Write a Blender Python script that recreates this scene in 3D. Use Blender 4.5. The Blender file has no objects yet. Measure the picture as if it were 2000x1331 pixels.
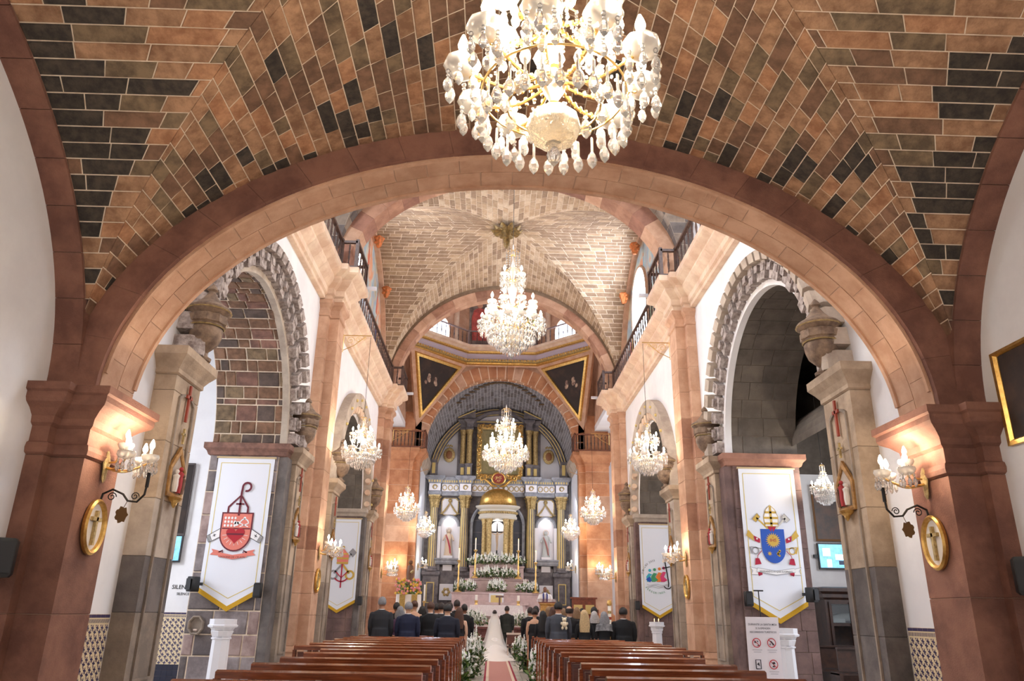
import bpy, bmesh, math, random
from mathutils import Vector, Matrix
random.seed(7)
PI = math.pi
scene = bpy.context.scene
COL = scene.collection

# ------------------------------------------------------------------ camera
CAM_F, CAM_P, CAM_Y, CAM_R = 1471.036, 0.348549, 0.02094028, 0.01669336
CAM_LOC = Vector((-0.287, 0.0, 1.5))
_fw = Vector((math.sin(CAM_Y)*math.cos(CAM_P), math.cos(CAM_Y)*math.cos(CAM_P), math.sin(CAM_P)))
_rt = Vector((math.cos(CAM_Y), -math.sin(CAM_Y), 0)); _up = _rt.cross(_fw)
_r0 = _rt*math.cos(CAM_R) + _up*math.sin(CAM_R); _u0 = -_rt*math.sin(CAM_R) + _up*math.cos(CAM_R)
cam_data = bpy.data.cameras.new('camera'); cam = bpy.data.objects.new('camera', cam_data); COL.objects.link(cam)
cam_data.sensor_width = 36; cam_data.lens = CAM_F/2000*36; cam_data.clip_start = .05; cam_data.clip_end = 300
cam.matrix_world = Matrix(((_r0.x, _u0.x, -_fw.x, CAM_LOC.x), (_r0.y, _u0.y, -_fw.y, CAM_LOC.y), (_r0.z, _u0.z, -_fw.z, CAM_LOC.z), (0, 0, 0, 1)))
scene.camera = cam

# ------------------------------------------------------------------ world, exposure, daylight
world = bpy.data.worlds.new('world'); scene.world = world; world.use_nodes = True
_bg = world.node_tree.nodes['Background']; _bg.inputs[0].default_value = (.80, .88, 1, 1); _bg.inputs[1].default_value = 1.0
scene.view_settings.view_transform = 'Standard'; scene.view_settings.look = 'None'
scene.view_settings.gamma = 1; scene.view_settings.use_curve_mapping = False
EXPOSURE = 0.3
scene.view_settings.exposure = EXPOSURE
DAY = (.84, .90, 1.0); WARM = (1.0, .80, .58); BULB = (1.0, .88, .72)
def area_light(name, loc, target, sx, sy, watts, color):
    l = bpy.data.lights.new(name, 'AREA'); l.shape = 'RECTANGLE'; l.size = sx; l.size_y = sy; l.energy = watts; l.color = color
    o = bpy.data.objects.new(name, l); COL.objects.link(o); o.location = loc
    o.rotation_euler = (Vector(target) - Vector(loc)).to_track_quat('-Z', 'Y').to_euler(); return o
def point_light(name, loc, watts, color, r=.1):
    l = bpy.data.lights.new(name, 'POINT'); l.energy = watts; l.color = color; l.shadow_soft_size = r
    o = bpy.data.objects.new(name, l); COL.objects.link(o); o.location = loc; return o
for s in (-1, 1):                       # windows of the near nave bay (out of the picture), of the side chapels
    area_light('clerestory_daylight', (s*5.1, 14.1, 12.9), (0, 14.1, 6.0), 2.6, 2.2, 700, DAY)
    area_light('chapel_daylight', (s*10.6, 14.0, 4.2), (s*6, 14.4, 2.5), 2.6, 3.2, 330, DAY)
    area_light('chapel_daylight', (s*10.6, 25.2, 4.2), (s*6, 25.4, 2.5), 2.6, 3.2, 110, DAY)
    area_light('chancel_daylight', (s*4.05, 43.4, 8.2), (0, 45.2, 5.5), .7, 2.4, 90, DAY)
area_light('crossing_fill_light', (0, 36.6, 24.6), (0, 36.6, 0), 4.0, 4.0, 900, DAY)  # lamp added under the closed dome to brighten drum and crossing
area_light('entrance_daylight', (0, -5.2, 2.6), (0, 4, 3.4), 3.4, 4.4, 70, DAY)

# ------------------------------------------------------------------ helpers
def lin(c):
    def f(v):
        v /= 255.0
        return v/12.92 if v <= .04045 else ((v + .055)/1.055)**2.4
    return (f(c[0]), f(c[1]), f(c[2]), 1)
_mats = {}
def M(name, col, rough=.6, metal=0.0, col2=None, scale=5.0, bump=0.0, bscale=40.0, rnd=0.0, emit=0.0, spec=.5, trans=0.0, alpha=1.0, coat=0.0, detail=6, lo=.38, hi=.62, stretch=None):
    if name in _mats: return _mats[name]
    m = bpy.data.materials.new(name); m.use_nodes = True; nt = m.node_tree; N = nt.nodes; L = nt.links
    b = N['Principled BSDF']; c = lin(col)
    b.inputs['Base Color'].default_value = c; b.inputs['Roughness'].default_value = rough; b.inputs['Metallic'].default_value = metal
    b.inputs['Specular IOR Level'].default_value = spec; b.inputs['Transmission Weight'].default_value = trans
    b.inputs['Alpha'].default_value = alpha; b.inputs['Coat Weight'].default_value = coat
    m.diffuse_color = c
    if emit: b.inputs['Emission Color'].default_value = c; b.inputs['Emission Strength'].default_value = emit
    geo = None; out = None
    if col2 is not None or bump:
        geo = N.new('ShaderNodeNewGeometry'); vec = geo.outputs['Position']
        if stretch:
            mp = N.new('ShaderNodeMapping'); mp.inputs['Scale'].default_value = stretch; L.new(vec, mp.inputs['Vector']); vec = mp.outputs['Vector']
    if col2 is not None:
        nz = N.new('ShaderNodeTexNoise'); nz.inputs['Scale'].default_value = scale; nz.inputs['Detail'].default_value = detail; nz.inputs['Roughness'].default_value = .65
        L.new(vec, nz.inputs['Vector'])
        mr = N.new('ShaderNodeMapRange'); mr.inputs['From Min'].default_value = lo; mr.inputs['From Max'].default_value = hi
        L.new(nz.outputs['Fac'], mr.inputs['Value'])
        mx = N.new('ShaderNodeMix'); mx.data_type = 'RGBA'; mx.inputs[6].default_value = c; mx.inputs[7].default_value = lin(col2)
        L.new(mr.outputs['Result'], mx.inputs[0]); out = mx.outputs[2]
    if rnd:
        oi = N.new('ShaderNodeObjectInfo'); hs = N.new('ShaderNodeHueSaturation'); mr2 = N.new('ShaderNodeMapRange')
        mr2.inputs['To Min'].default_value = 1 - rnd; mr2.inputs['To Max'].default_value = 1 + rnd
        L.new(oi.outputs['Random'], mr2.inputs['Value']); L.new(mr2.outputs['Result'], hs.inputs['Value'])
        if out is not None: L.new(out, hs.inputs['Color'])
        else: hs.inputs['Color'].default_value = c
        out = hs.outputs['Color']
    if out is not None: L.new(out, b.inputs['Base Color'])
    if bump:
        n2 = N.new('ShaderNodeTexNoise'); n2.inputs['Scale'].default_value = bscale; n2.inputs['Detail'].default_value = 4; L.new(geo.outputs['Position'], n2.inputs['Vector'])
        bp = N.new('ShaderNodeBump'); bp.inputs['Strength'].default_value = bump; bp.inputs['Distance'].default_value = .02
        L.new(n2.outputs['Fac'], bp.inputs['Height']); L.new(bp.outputs['Normal'], b.inputs['Normal'])
    _mats[name] = m
    return m

def link(name, mesh, mats=None, parent=None, loc=None, rot=None, smooth=False, scale=None):
    o = bpy.data.objects.new(name, mesh); COL.objects.link(o)
    if mesh is not None and mats is not None and not len(mesh.materials):
        for mm in (mats if isinstance(mats, (list, tuple)) else [mats]): mesh.materials.append(mm)
    if parent is not None: o.parent = parent
    if loc is not None: o.location = loc
    if rot is not None: o.rotation_euler = rot
    if scale is not None: o.scale = scale if isinstance(scale, (tuple, list, Vector)) else (scale,)*3
    return o
def tag(o, label=None, cat=None, group=None, kind=None):
    if label: o['label'] = label
    if cat: o['category'] = cat
    if group: o['group'] = group
    if kind: o['kind'] = kind
    return o
def thing(name, loc, label, cat, group=None, rz=0.0, scale=1.0):
    o = link(name, None, loc=loc, rot=(0, 0, rz), scale=scale); o.empty_display_size = .1
    return tag(o, label, cat, group)
def struct(o): o['kind'] = 'structure'; return o
def stuff(o): o['kind'] = 'stuff'; return o
def rel(o, parent, loc=(0, 0, 0), rot=(0, 0, 0)):
    o.parent = parent; o.location = loc; o.rotation_euler = rot; return o
def copy_to(o, parent, loc, rot=None, scale=None):
    c = o.copy(); COL.objects.link(c); c.parent = parent; c.location = loc
    if rot is not None: c.rotation_euler = rot
    if scale is not None: c.scale = scale if isinstance(scale, (tuple, list)) else (scale,)*3
    return c

class MB:
    def __init__(s): s.v = []; s.f = []; s.mi = []; s.cur = 0
    def add(s, vs, fs):
        b = len(s.v); s.v += [tuple(v) for v in vs]; s.f += [tuple(i + b for i in f) for f in fs]; s.mi += [s.cur]*len(fs); return s
    def box(s, x0, x1, y0, y1, z0, z1):
        return s.add([(x0, y0, z0), (x1, y0, z0), (x1, y1, z0), (x0, y1, z0), (x0, y0, z1), (x1, y0, z1), (x1, y1, z1), (x0, y1, z1)],
                     [(3, 2, 1, 0), (4, 5, 6, 7), (0, 1, 5, 4), (1, 2, 6, 5), (2, 3, 7, 6), (3, 0, 4, 7)])
    def hexa(s, bottom, top):
        return s.add(list(bottom) + list(top), [(3, 2, 1, 0), (4, 5, 6, 7), (0, 1, 5, 4), (1, 2, 6, 5), (2, 3, 7, 6), (3, 0, 4, 7)])
    def rings(s, rings, closed=True, caps=True, loop=False):
        n = len(rings[0]); fs = []; vs = [p for r in rings for p in r]; m = len(rings)
        for i in range(m if loop else m - 1):
            j = (i + 1) % m
            for k in range(n if closed else n - 1):
                k2 = (k + 1) % n
                fs.append((i*n + k, i*n + k2, j*n + k2, j*n + k))
        if caps and not loop:
            fs.append(tuple(range(n - 1, -1, -1))); fs.append(tuple((m - 1)*n + k for k in range(n)))
        return s.add(vs, fs)
    def lathe(s, prof, n=16, loc=(0, 0, 0), a0=0.0, a1=2*PI, caps=True, sx=1, sy=1, wob=0.0, lobes=0):
        full = abs(a1 - a0 - 2*PI) < 1e-6; R = []
        cnt = n if full else n + 1
        for r, z in prof:
            ring = []
            for k in range(cnt):
                a = a0 + (a1 - a0)*k/n; q = r*(1 + (wob*math.cos(lobes*a) if lobes else 0))
                ring.append((loc[0] + q*sx*math.cos(a), loc[1] + q*sy*math.sin(a), loc[2] + z))
            R.append(ring)
        return s.rings(R, closed=True, caps=caps)
    def tube(s, pts, rad, n=8, caps=True, flat=None):
        pts = [Vector(p) for p in pts]; R = []; prev = None
        for i, p in enumerate(pts):
            d = (pts[min(i + 1, len(pts) - 1)] - pts[max(i - 1, 0)])
            d = d.normalized() if d.length > 1e-9 else Vector((0, 0, 1))
            if prev is None:
                ref = Vector((0, 0, 1)) if abs(d.z) < .9 else Vector((1, 0, 0))
                u = d.cross(ref).normalized()
            else:
                u = (prev - d*prev.dot(d)); u = u.normalized() if u.length > 1e-6 else d.orthogonal().normalized()
            prev = u; w = d.cross(u); r = rad[i] if isinstance(rad, (list, tuple)) else rad
            fw = flat if flat else 1.0
            R.append([p + u*(r*math.cos(2*PI*k/n)) + w*(r*fw*math.sin(2*PI*k/n)) for k in range(n)])
        return s.rings(R, caps=caps)
    def ball(s, c, r, n=8, m=6, sx=1, sy=1, sz=1):
        prof = [(max(r*math.sin(PI*i/m), 1e-4), -r*sz*math.cos(PI*i/m)) for i in range(m + 1)]
        return s.lathe(prof, n, c, sx=sx, sy=sy)
    def prism(s, poly, fa, fb):
        """poly: 2d outline; fa, fb map a 2d point to the two end 3d points"""
        n = len(poly); vs = [fa(p) for p in poly] + [fb(p) for p in poly]
        fs = [tuple(range(n - 1, -1, -1)), tuple(range(n, 2*n))] + [(i, (i + 1) % n, n + (i + 1) % n, n + i) for i in range(n)]
        return s.add(vs, fs)
    def mesh(s, name, smooth=False, fix=True):
        me = bpy.data.meshes.new(name); me.from_pydata(s.v, [], s.f)
        if any(s.mi): me.polygons.foreach_set('material_index', s.mi)
        if fix:
            bm = bmesh.new(); bm.from_mesh(me); bmesh.ops.recalc_face_normals(bm, faces=bm.faces); bm.to_mesh(me); bm.free()
        if smooth:
            me.polygons.foreach_set('use_smooth', [True]*len(me.polygons))
            if hasattr(me, 'set_sharp_from_angle'): me.set_sharp_from_angle(angle=math.radians(42))
        me.update(); return me
    def build(s, name, mats, parent=None, loc=None, rot=None, smooth=False, fix=True):
        return link(name, s.mesh(name, smooth, fix), mats, parent, loc, rot)

def offset_poly(poly, d):
    n = len(poly); out = []
    for i in range(n):
        a, b, c = Vector(poly[i - 1]), Vector(poly[i]), Vector(poly[(i + 1) % n])
        e1 = (b - a).normalized(); e2 = (c - b).normalized()
        n1 = Vector((e1.y, -e1.x)); n2 = Vector((e2.y, -e2.x)); bis = n1 + n2
        k = 1 + n1.dot(n2)
        out.append(b + bis*(d/max(k, .2)))
    return out
def loft_plan(mb, poly, prof):
    """poly CCW plan outline (x,y); prof list of (outward offset, z)"""
    return mb.rings([[(p.x, p.y, z) for p in offset_poly(poly, d)] for d, z in prof])
def rect(x0, x1, y0, y1): return [(x0, y0), (x1, y0), (x1, y1), (x0, y1)]
def mirx(poly, s): return poly if s > 0 else [(-x, y) for x, y in reversed(poly)]
def in_view(p, margin=40):
    d = Vector(p) - CAM_LOC; z = d.dot(_fw)
    if z < .2: return False
    x = 1000 + CAM_F*d.dot(_r0)/z; y = 665.5 - CAM_F*d.dot(_u0)/z
    return -margin < x < 2000 + margin and -margin < y < 1331 + margin
_txt = {}
def text_geo(string, size=1.0, bold=0.0):
    key = (string, bold)
    if key not in _txt:
        cu = bpy.data.curves.new('lettering', 'FONT'); cu.body = string; cu.align_x = 'CENTER'; cu.align_y = 'CENTER'; cu.size = 1.0; cu.resolution_u = 2; cu.offset = bold
        ob = bpy.data.objects.new('lettering', cu); COL.objects.link(ob)
        dg = bpy.context.evaluated_depsgraph_get(); dg.update(); me = ob.evaluated_get(dg).to_mesh()
        _txt[key] = ([(v.co.x, v.co.y) for v in me.vertices], [tuple(p.vertices) for p in me.polygons])
        ob.evaluated_get(dg).to_mesh_clear(); bpy.data.objects.remove(ob); bpy.data.curves.remove(cu)
    v, f = _txt[key]
    return [(x*size, y*size) for x, y in v], f
def put_text(mb, string, fmap, size, at=(0, 0), rot=0.0, bold=0.0):
    v, f = text_geo(string, size, bold); c, s = math.cos(rot), math.sin(rot)
    mb.add([fmap((at[0] + x*c - y*s, at[1] + x*s + y*c)) for x, y in v], f)

# ------------------------------------------------------------------ materials
RED = M('red_cantera', (182, 138, 112), .85, col2=(150, 106, 84), scale=1.6, bump=.25, bscale=60, rnd=.10)
RED2 = M('red_cantera_light', (206, 166, 138), .85, col2=(184, 142, 114), scale=2.2, bump=.2, bscale=60, rnd=.08)
RED3 = M('red_cantera_deep', (160, 114, 94), .85, col2=(130, 90, 74), scale=2.0, bump=.2, bscale=60, rnd=.08)
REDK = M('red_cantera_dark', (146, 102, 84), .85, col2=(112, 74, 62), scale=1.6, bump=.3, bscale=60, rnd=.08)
ORANGE = M('orange_cantera', (202, 146, 106), .85, col2=(174, 114, 78), scale=1.6, bump=.15, rnd=.10)
BEIGE = M('beige_cantera', (230, 206, 180), .85, col2=(212, 178, 152), scale=1.8, bump=.15, rnd=.06)
GREY = M('grey_cantera', (164, 148, 132), .9, col2=(124, 112, 102), scale=1.7, bump=.3, bscale=50, rnd=.10)
GREYD = M('grey_cantera_damp', (122, 114, 110), .9, col2=(92, 86, 84), scale=1.9, bump=.3, bscale=50, rnd=.10)
GREYL = M('grey_cantera_pale', (200, 186, 170), .9, col2=(168, 152, 138), scale=1.7, bump=.2, bscale=50, rnd=.08)
CARVED = M('carved_stone', (190, 178, 172), .9, col2=(128, 114, 108), scale=9, bump=.8, bscale=45, rnd=.10)
MORTAR = M('lime_mortar', (228, 210, 188), .95, col2=(206, 186, 162), scale=8)
JOINT = M('stone_joint', (204, 172, 148), .95)
WHITE = M('whitewash', (238, 236, 236), .9, col2=(228, 225, 226), scale=.9, bump=.05, bscale=12)
BR_TAN = M('brick_tan', (178, 138, 106), .9, col2=(134, 98, 72), scale=6, bump=.35, bscale=55, rnd=.10)
BR_ORG = M('brick_orange', (190, 142, 106), .9, col2=(150, 104, 74), scale=6, bump=.35, bscale=55, rnd=.10)
BR_BRN = M('brick_brown', (136, 102, 80), .9, col2=(104, 78, 60), scale=6, bump=.35, bscale=55, rnd=.12)
BR_OLV = M('brick_olive', (136, 114, 88), .9, col2=(96, 80, 62), scale=6, bump=.35, bscale=55, rnd=.12)
BR_DRK = M('brick_black', (78, 68, 58), .9, col2=(48, 42, 38), scale=9, bump=.4, bscale=55, rnd=.15)
V2_A = M('vault_stone_a', (186, 160, 130), .9, col2=(166, 138, 108), scale=5, bump=.2, rnd=.10)
V2_B = M('vault_stone_b', (160, 134, 108), .9, col2=(140, 114, 90), scale=5, bump=.2, rnd=.10)
V2_C = M('vault_stone_c', (204, 182, 154), .9, col2=(184, 158, 130), scale=5, bump=.2, rnd=.08)
CH_A = M('chancel_stone_a', (142, 140, 144), .9, col2=(116, 114, 118), scale=5, bump=.2)
CH_B = M('chancel_stone_b', (118, 112, 112), .9, col2=(98, 92, 94), scale=5, bump=.2)
CH_M = M('chancel_mortar', (206, 206, 212), .95)
GOLD = M('gilding', (228, 188, 112), .34, .85, col2=(196, 152, 80), scale=12)
GOLDM = M('matt_gilding', (204, 180, 126), .5, .45, col2=(150, 128, 84), scale=14, bump=.5, bscale=60)
GOLDP = M('gold_paint', (214, 190, 122), .5, .2)
BRASS = M('brass', (222, 184, 116), .28, .9)
IRON = M('wrought_iron', (38, 34, 32), .5, .6)
WOODB = M('baluster_wood', (92, 66, 54), .5, col2=(66, 46, 40), scale=12)
PEW = M('pew_varnish', (142, 76, 42), .16, col2=(104, 52, 28), scale=3, stretch=(1, 14, 14), coat=.6, spec=.6)
PEWD = M('pew_varnish_dark', (104, 56, 40), .32, col2=(80, 40, 30), scale=3, stretch=(1, 10, 10), coat=.3)
PEWL = M('pale_block', (206, 186, 172), .5)
BLACK = M('black_plastic', (16, 16, 18), .45)
PIERB = M('beige_grey_cantera', (190, 168, 144), .9, col2=(150, 130, 110), scale=1.6, bump=.25, bscale=50, rnd=.08)
CRYSTAL = M('crystal', (255, 253, 250), .03, trans=.86, spec=.9)
CRYSTW = M('crystal_frosted', (255, 251, 244), .15, trans=.6, spec=.9)
BULBM = M('lit_bulb', (255, 236, 208), .4, emit=45)
CANDLE = M('candle_white', (250, 246, 236), .5)
SKIN = M('skin_tan', (196, 146, 116), .55, rnd=.1)
RETG = M('retablo_stone', (124, 118, 120), .8, col2=(92, 88, 92), scale=3, bump=.2)
RETB = M('retablo_blue_stone', (158, 160, 168), .8, col2=(126, 128, 136), scale=3, bump=.15)
RETW = M('retablo_white', (224, 222, 228), .7)
PINK = M('pink_marble', (206, 182, 180), .35, col2=(184, 158, 156), scale=2.4, detail=9, spec=.5)
FLOORM = M('floor_stone', (206, 200, 192), .32, col2=(184, 176, 166), scale=1.6, rnd=.06)
LEAF = M('leaf_green', (74, 112, 52), .5, col2=(50, 84, 38), scale=9)
LEAFL = M('leaf_lime', (132, 158, 76), .5, col2=(100, 130, 60), scale=9)
PETAL = M('petal_white', (246, 246, 240), .6)
for _s, _b in (('SILENCIO', .01), ('SILENCE', .01), ('CAPILLA', .01), ('DE', .01), ('SANTO', .01), ('DIOCESIS DE CELAYA', 0.0), ('IHS', 0.0), ('MISERANDO ATQUE ELIGENDO', 0.0), ('DURANTE LA SANTA MISA', .01), ('SE SUSPENDEN', .01), ('RECORRIDOS TUR\u00cdSTICOS', .01), ('JHS', 0.0), ('XP', 0.0)) + tuple((c, .004) for c in 'JUBILEO25PGRNS'): text_geo(_s, 1.0, _b)   # PRETEXT glyphs made while the scene is still small
# ================================================================== STRUCTURE
def ell(a, b, z0, t): return (a*math.sin(t), z0 + b*math.cos(t))
def arc_params(a, b, t0, t1, step, count=None):
    n = 600; ts = [t0 + (t1 - t0)*i/n for i in range(n + 1)]; acc = [0.0]
    for i in range(n):
        p, q = ell(a, b, 0, ts[i]), ell(a, b, 0, ts[i + 1]); acc.append(acc[-1] + math.hypot(q[0] - p[0], q[1] - p[1]))
    m = count or max(1, round(acc[-1]/step)); out = []; k = 0
    for i in range(m + 1):
        d = acc[-1]*i/m
        while k < n - 1 and acc[k + 1] < d: k += 1
        out.append(ts[k] + (ts[k + 1] - ts[k])*((d - acc[k])/max(acc[k + 1] - acc[k], 1e-9)))
    return out
def brick_geo(c, n, depth, gap, jit=.004, ng=False):
    """c four corners on the surface, n normal out of the masonry"""
    c = [Vector(p) for p in c]; n = Vector(n); out = []
    for i in range(4):
        a = c[i]; e1 = c[(i + 1) % 4] - a; e2 = c[i - 1] - a
        l1, l2 = max(e1.length, 1e-4), max(e2.length, 1e-4)
        k1, k2 = (0 if ng and i == 1 else 1), (0 if ng and i == 0 else 1)
        out.append((a, e1/l1*min(gap, l1*.3)*k1 + e2/l2*min(gap, l2*.3)*k2))
    j = lambda i: Vector((0, 0, 0)) if ng and i < 2 else Vector((random.uniform(-jit, jit), random.uniform(-jit, jit), random.uniform(-jit, jit)))
    base = [a + g*.5 for a, g in out]; top = [a + g*1.15 + n*depth + j(i) for i, (a, g) in enumerate(out)]
    return base + top, [(4, 5, 6, 7), (0, 1, 5, 4), (1, 2, 6, 5), (2, 3, 7, 6), (3, 0, 4, 7)]
def brick_obj(parent, c, n, mat, depth=.02, gap=.007, name='brick', jit=.004, ng=False):
    v, f = brick_geo(c, n, depth, gap, jit, ng); me = bpy.data.meshes.new(name); me.from_pydata(v, [], f)
    return link(name, me, mat, parent)
def lay_bricks(parent, bricks, limit, name='brick', stuff_name='brickwork', depth=.01, gap=.013, jit=.006):
    """bricks: list of (corners, normal, material); the largest in view become parts, the rest one mesh"""
    def size(b):
        c = sum((Vector(p) for p in b[0]), Vector())/4; d = (c - CAM_LOC).length
        a = (Vector(b[0][1]) - Vector(b[0][0])).cross(Vector(b[0][3]) - Vector(b[0][0])).length
        return (a/d/d) if in_view(c, 10) else 0.0
    sc = sorted(((size(b), i) for i, b in enumerate(bricks)), reverse=True)
    chosen = {i for s_, i in sc[:limit] if s_ > 0}; mats = []; mb = MB()
    for i, (c, n, m, *ng) in enumerate(bricks):
        ng = bool(ng and ng[0])
        if i in chosen: brick_obj(parent, c, n, m, depth, gap, name, jit, ng)
        else:
            if m not in mats: mats.append(m)
            mb.cur = mats.index(m); v, f = brick_geo(c, n, depth, gap, jit, ng); mb.add(v, f)
    if mb.f: stuff(mb.build(stuff_name, mats, parent, fix=False))
def split_len(a, b, lo, hi):
    out = [a]; x = a + random.uniform(.3, 1)*lo
    while x < b - lo*.45: out.append(x); x += random.uniform(lo, hi)
    out.append(b); return out

def groin_vault(nm, yc, ax, by, rise, z0, yf, yb, xw, course, blen, pick, mortar, limit, cells='FBLR', gap=.013):
    nc = len(arc_params(ax, rise, -PI/2, PI/2, course)) - 1
    wrap = {(q, k): (pick('F', -.6, 1.5, 0) if random.random() < .62 else None) for q in 'LR' for k in range(nc)}   # stones bent round the groin
    for cell in cells:
        shell = MB(); bricks = []
        sgn = 1 if cell in 'FR' else -1
        if cell in 'FB':
            ts = arc_params(ax, rise, -PI/2, PI/2, course, nc); yend = yf if cell == 'F' else yb
            for i in range(len(ts) - 1):
                q = []; t0, t1 = ts[i], ts[i + 1]
                (x0, za), (x1, zb) = ell(ax, rise, z0, t0), ell(ax, rise, z0, t1)
                g0, g1 = yc + sgn*abs(x0)*by/ax, yc + sgn*abs(x1)*by/ax
                if (yend - min(g0, g1)*1)*sgn < .02 and (yend - max(g0, g1))*sgn < .02: continue
                shell.add([(x0, g0, za), (x1, g1, zb), (x1, yend, zb), (x0, yend, za)], [(0, 1, 2, 3)])
                tm = (t0 + t1)/2; n = Vector((-math.sin(tm)/ax, 0, -math.cos(tm)/rise)).normalized()
                cuts = split_len(0, 1, blen[0]/max(abs(yend - (g0 + g1)/2), .05), blen[1]/max(abs(yend - (g0 + g1)/2), .05))
                for u, w in zip(cuts, cuts[1:]):
                    c = [(x0, g0 + (yend - g0)*u, za), (x1, g1 + (yend - g1)*u, zb), (x1, g1 + (yend - g1)*w, zb), (x0, g0 + (yend - g0)*w, za)]
                    if sgn < 0: c = c[::-1]
                    wm = wrap[('L', i) if tm < 0 else ('R', nc - 1 - i)] if cell == 'F' and u == 0 else None
                    bricks.append((c, n, wm or pick(cell, tm, abs(yend - (c[0][1] + c[2][1])/2), (u + w)/2), wm is not None))
        else:
            ts = arc_params(by, rise, -PI/2, PI/2, course, nc); xe = sgn*xw
            for i in range(len(ts) - 1):
                t0, t1 = ts[i], ts[i + 1]
                (d0, za), (d1, zb) = ell(by, rise, z0, t0), ell(by, rise, z0, t1)
                g0, g1 = sgn*abs(d0)*ax/by, sgn*abs(d1)*ax/by
                if (xe - g0)*sgn < .05 and (xe - g1)*sgn < .05: continue
                g0 = g0 if (xe - g0)*sgn > 0 else xe; g1 = g1 if (xe - g1)*sgn > 0 else xe
                shell.add([(g0, yc + d0, za), (g1, yc + d1, zb), (xe, yc + d1, zb), (xe, yc + d0, za)], [(0, 1, 2, 3)])
                tm = (t0 + t1)/2; n = Vector((0, -math.sin(tm)/by, -math.cos(tm)/rise)).normalized()
                ln = max(abs(xe - (g0 + g1)/2), .05); cuts = split_len(0, 1, blen[0]*1.3/ln, blen[1]*1.4/ln)
                for u, w in zip(cuts, cuts[1:]):
                    c = [(g0 + (xe - g0)*u, yc + d0, za), (g1 + (xe - g1)*u, yc + d1, zb), (g1 + (xe - g1)*w, yc + d1, zb), (g0 + (xe - g0)*w, yc + d0, za)]
                    wm = wrap[(cell, nc - 1 - i)] if tm > 0 and u == 0 else None
                    bricks.append((c, n, wm or pick(cell, tm, abs(xe - (c[0][0] + c[2][0])/2), (u + w)/2), wm is not None))
        base = struct(shell.build('ceiling', mortar, fix=False)); base['label'] = nm
        lay_bricks(base, bricks, limit, gap=gap)

def pick1(cell, t, dist_end, u):
    r = random.random()
    if cell in 'LR':
        pd = .62 if dist_end < .75 else (.12 if dist_end < 1.3 else .02)
        if r < pd: return BR_DRK
        return random.choice((BR_TAN, BR_TAN, BR_BRN, BR_OLV, BR_ORG))
    side = abs(t) > .35
    pd = (.42 if .5 > dist_end else .3 if dist_end < 1.1 else .08) if side else .06
    if r < pd: return BR_DRK if random.random() < .5 else BR_BRN
    return random.choice((BR_TAN, BR_TAN, BR_BRN, BR_OLV, BR_ORG)) if side else random.choice((BR_TAN, BR_BRN, BR_BRN, BR_OLV, BR_ORG))
groin_vault('brown brick groin vault over the entrance bay', 3.1, 5.0, 4.87, 3.5, 3.7, 7.99, -1.75, 4.84, .172, (.24, .52), pick1, MORTAR, 300)
def pick2(cell, t, d, u): return random.choice((V2_A, V2_A, V2_B, V2_C) if cell in 'FB' else (V2_A, V2_B, V2_B))
groin_vault('pale brick groin vault over the far nave bay', 25.22, 4.95, 5.3, 4.95, 10.2, 30.5, 19.93, 5.2, .19, (.3, .55), pick2, MORTAR, 300, gap=.024)
def pick3(cell, t, d, u): return random.choice((GREY, GREYD, GREY))
groin_vault('rough grey stone groin vault over the near nave bay', 13.97, 4.95, 5.25, 4.3, 10.2, 19.2, 8.75, 5.2, .3, (.4, .8), pick3, GREYL, 40)

# ---- arches -----------------------------------------------------------------
def voussoir_arch(label, a, b, z0, y0, y1, t, n, mats, rows=2, tb=None, joint=JOINT, t0=-PI/2, t1=PI/2, gap=.006):
    core = MB(); tb = tb or t; R = []
    for i in range(61):
        th = t0 + (t1 - t0)*i/60
        xi, zi = ell(a + .01, b + .01, z0, th); xo, zo = ell(a + t - .01, b + tb - .01, z0, th)
        R.append([(xi, y0 + .02, zi), (xi, y1 - .02, zi), (xo, y1 - .02, zo), (xo, y0 + .02, zo)])
    core.rings(R); root = struct(core.build('arch', joint)); root['label'] = label
    ts = arc_params(a, b, t0, t1, 1e9 if n == 0 else (2*PI*math.sqrt((a*a + b*b)/2)/2)*(t1 - t0)/PI/n)
    for r in range(rows):
        ya, yb = y0 + (y1 - y0)*r/rows, y0 + (y1 - y0)*(r + 1)/rows
        for i in range(len(ts) - 1):
            off = 0 if r % 2 == 0 else (ts[1] - ts[0])*.45
            th0, th1 = ts[i] + off, min(ts[i + 1] + off, t1)
            if r % 2 and i == 0: segs = [(ts[0], th0), (th0, th1)]
            else: segs = [(th0, th1)]
            for p, q in segs:
                if q - p < .01: continue
                g = gap/a*.5; K = 3; mb = MB(); RR = []
                for k in range(K + 1):
                    th = p + g + (q - p - 2*g)*k/K
                    xi, zi = ell(a, b, z0, th); xo, zo = ell(a + t, b + tb, z0, th)
                    ga, gb = (gap/2 if r else 0), (gap/2 if r < rows - 1 else 0)
                    RR.append([(xi, ya + ga, zi), (xi, yb - gb, zi), (xo, yb - gb, zo), (xo, ya + ga, zo)])
                mb.rings(RR); mb.build('voussoir', random.choice(mats), root, fix=False)
    return root
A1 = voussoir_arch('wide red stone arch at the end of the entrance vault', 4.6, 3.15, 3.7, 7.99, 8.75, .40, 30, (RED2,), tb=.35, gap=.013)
A1F = voussoir_arch('red face ring added on the near arch, its shade painted dark', 4.61, 3.16, 3.7, 7.92, 7.995, .39, 21, (REDK,), rows=1, tb=.34, gap=.004, joint=REDK)  # added ring: unlit near face painted darker than the lit soffit stones
mb = MB()                                                    # raised fillets along both soffit edges of the near arch
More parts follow.
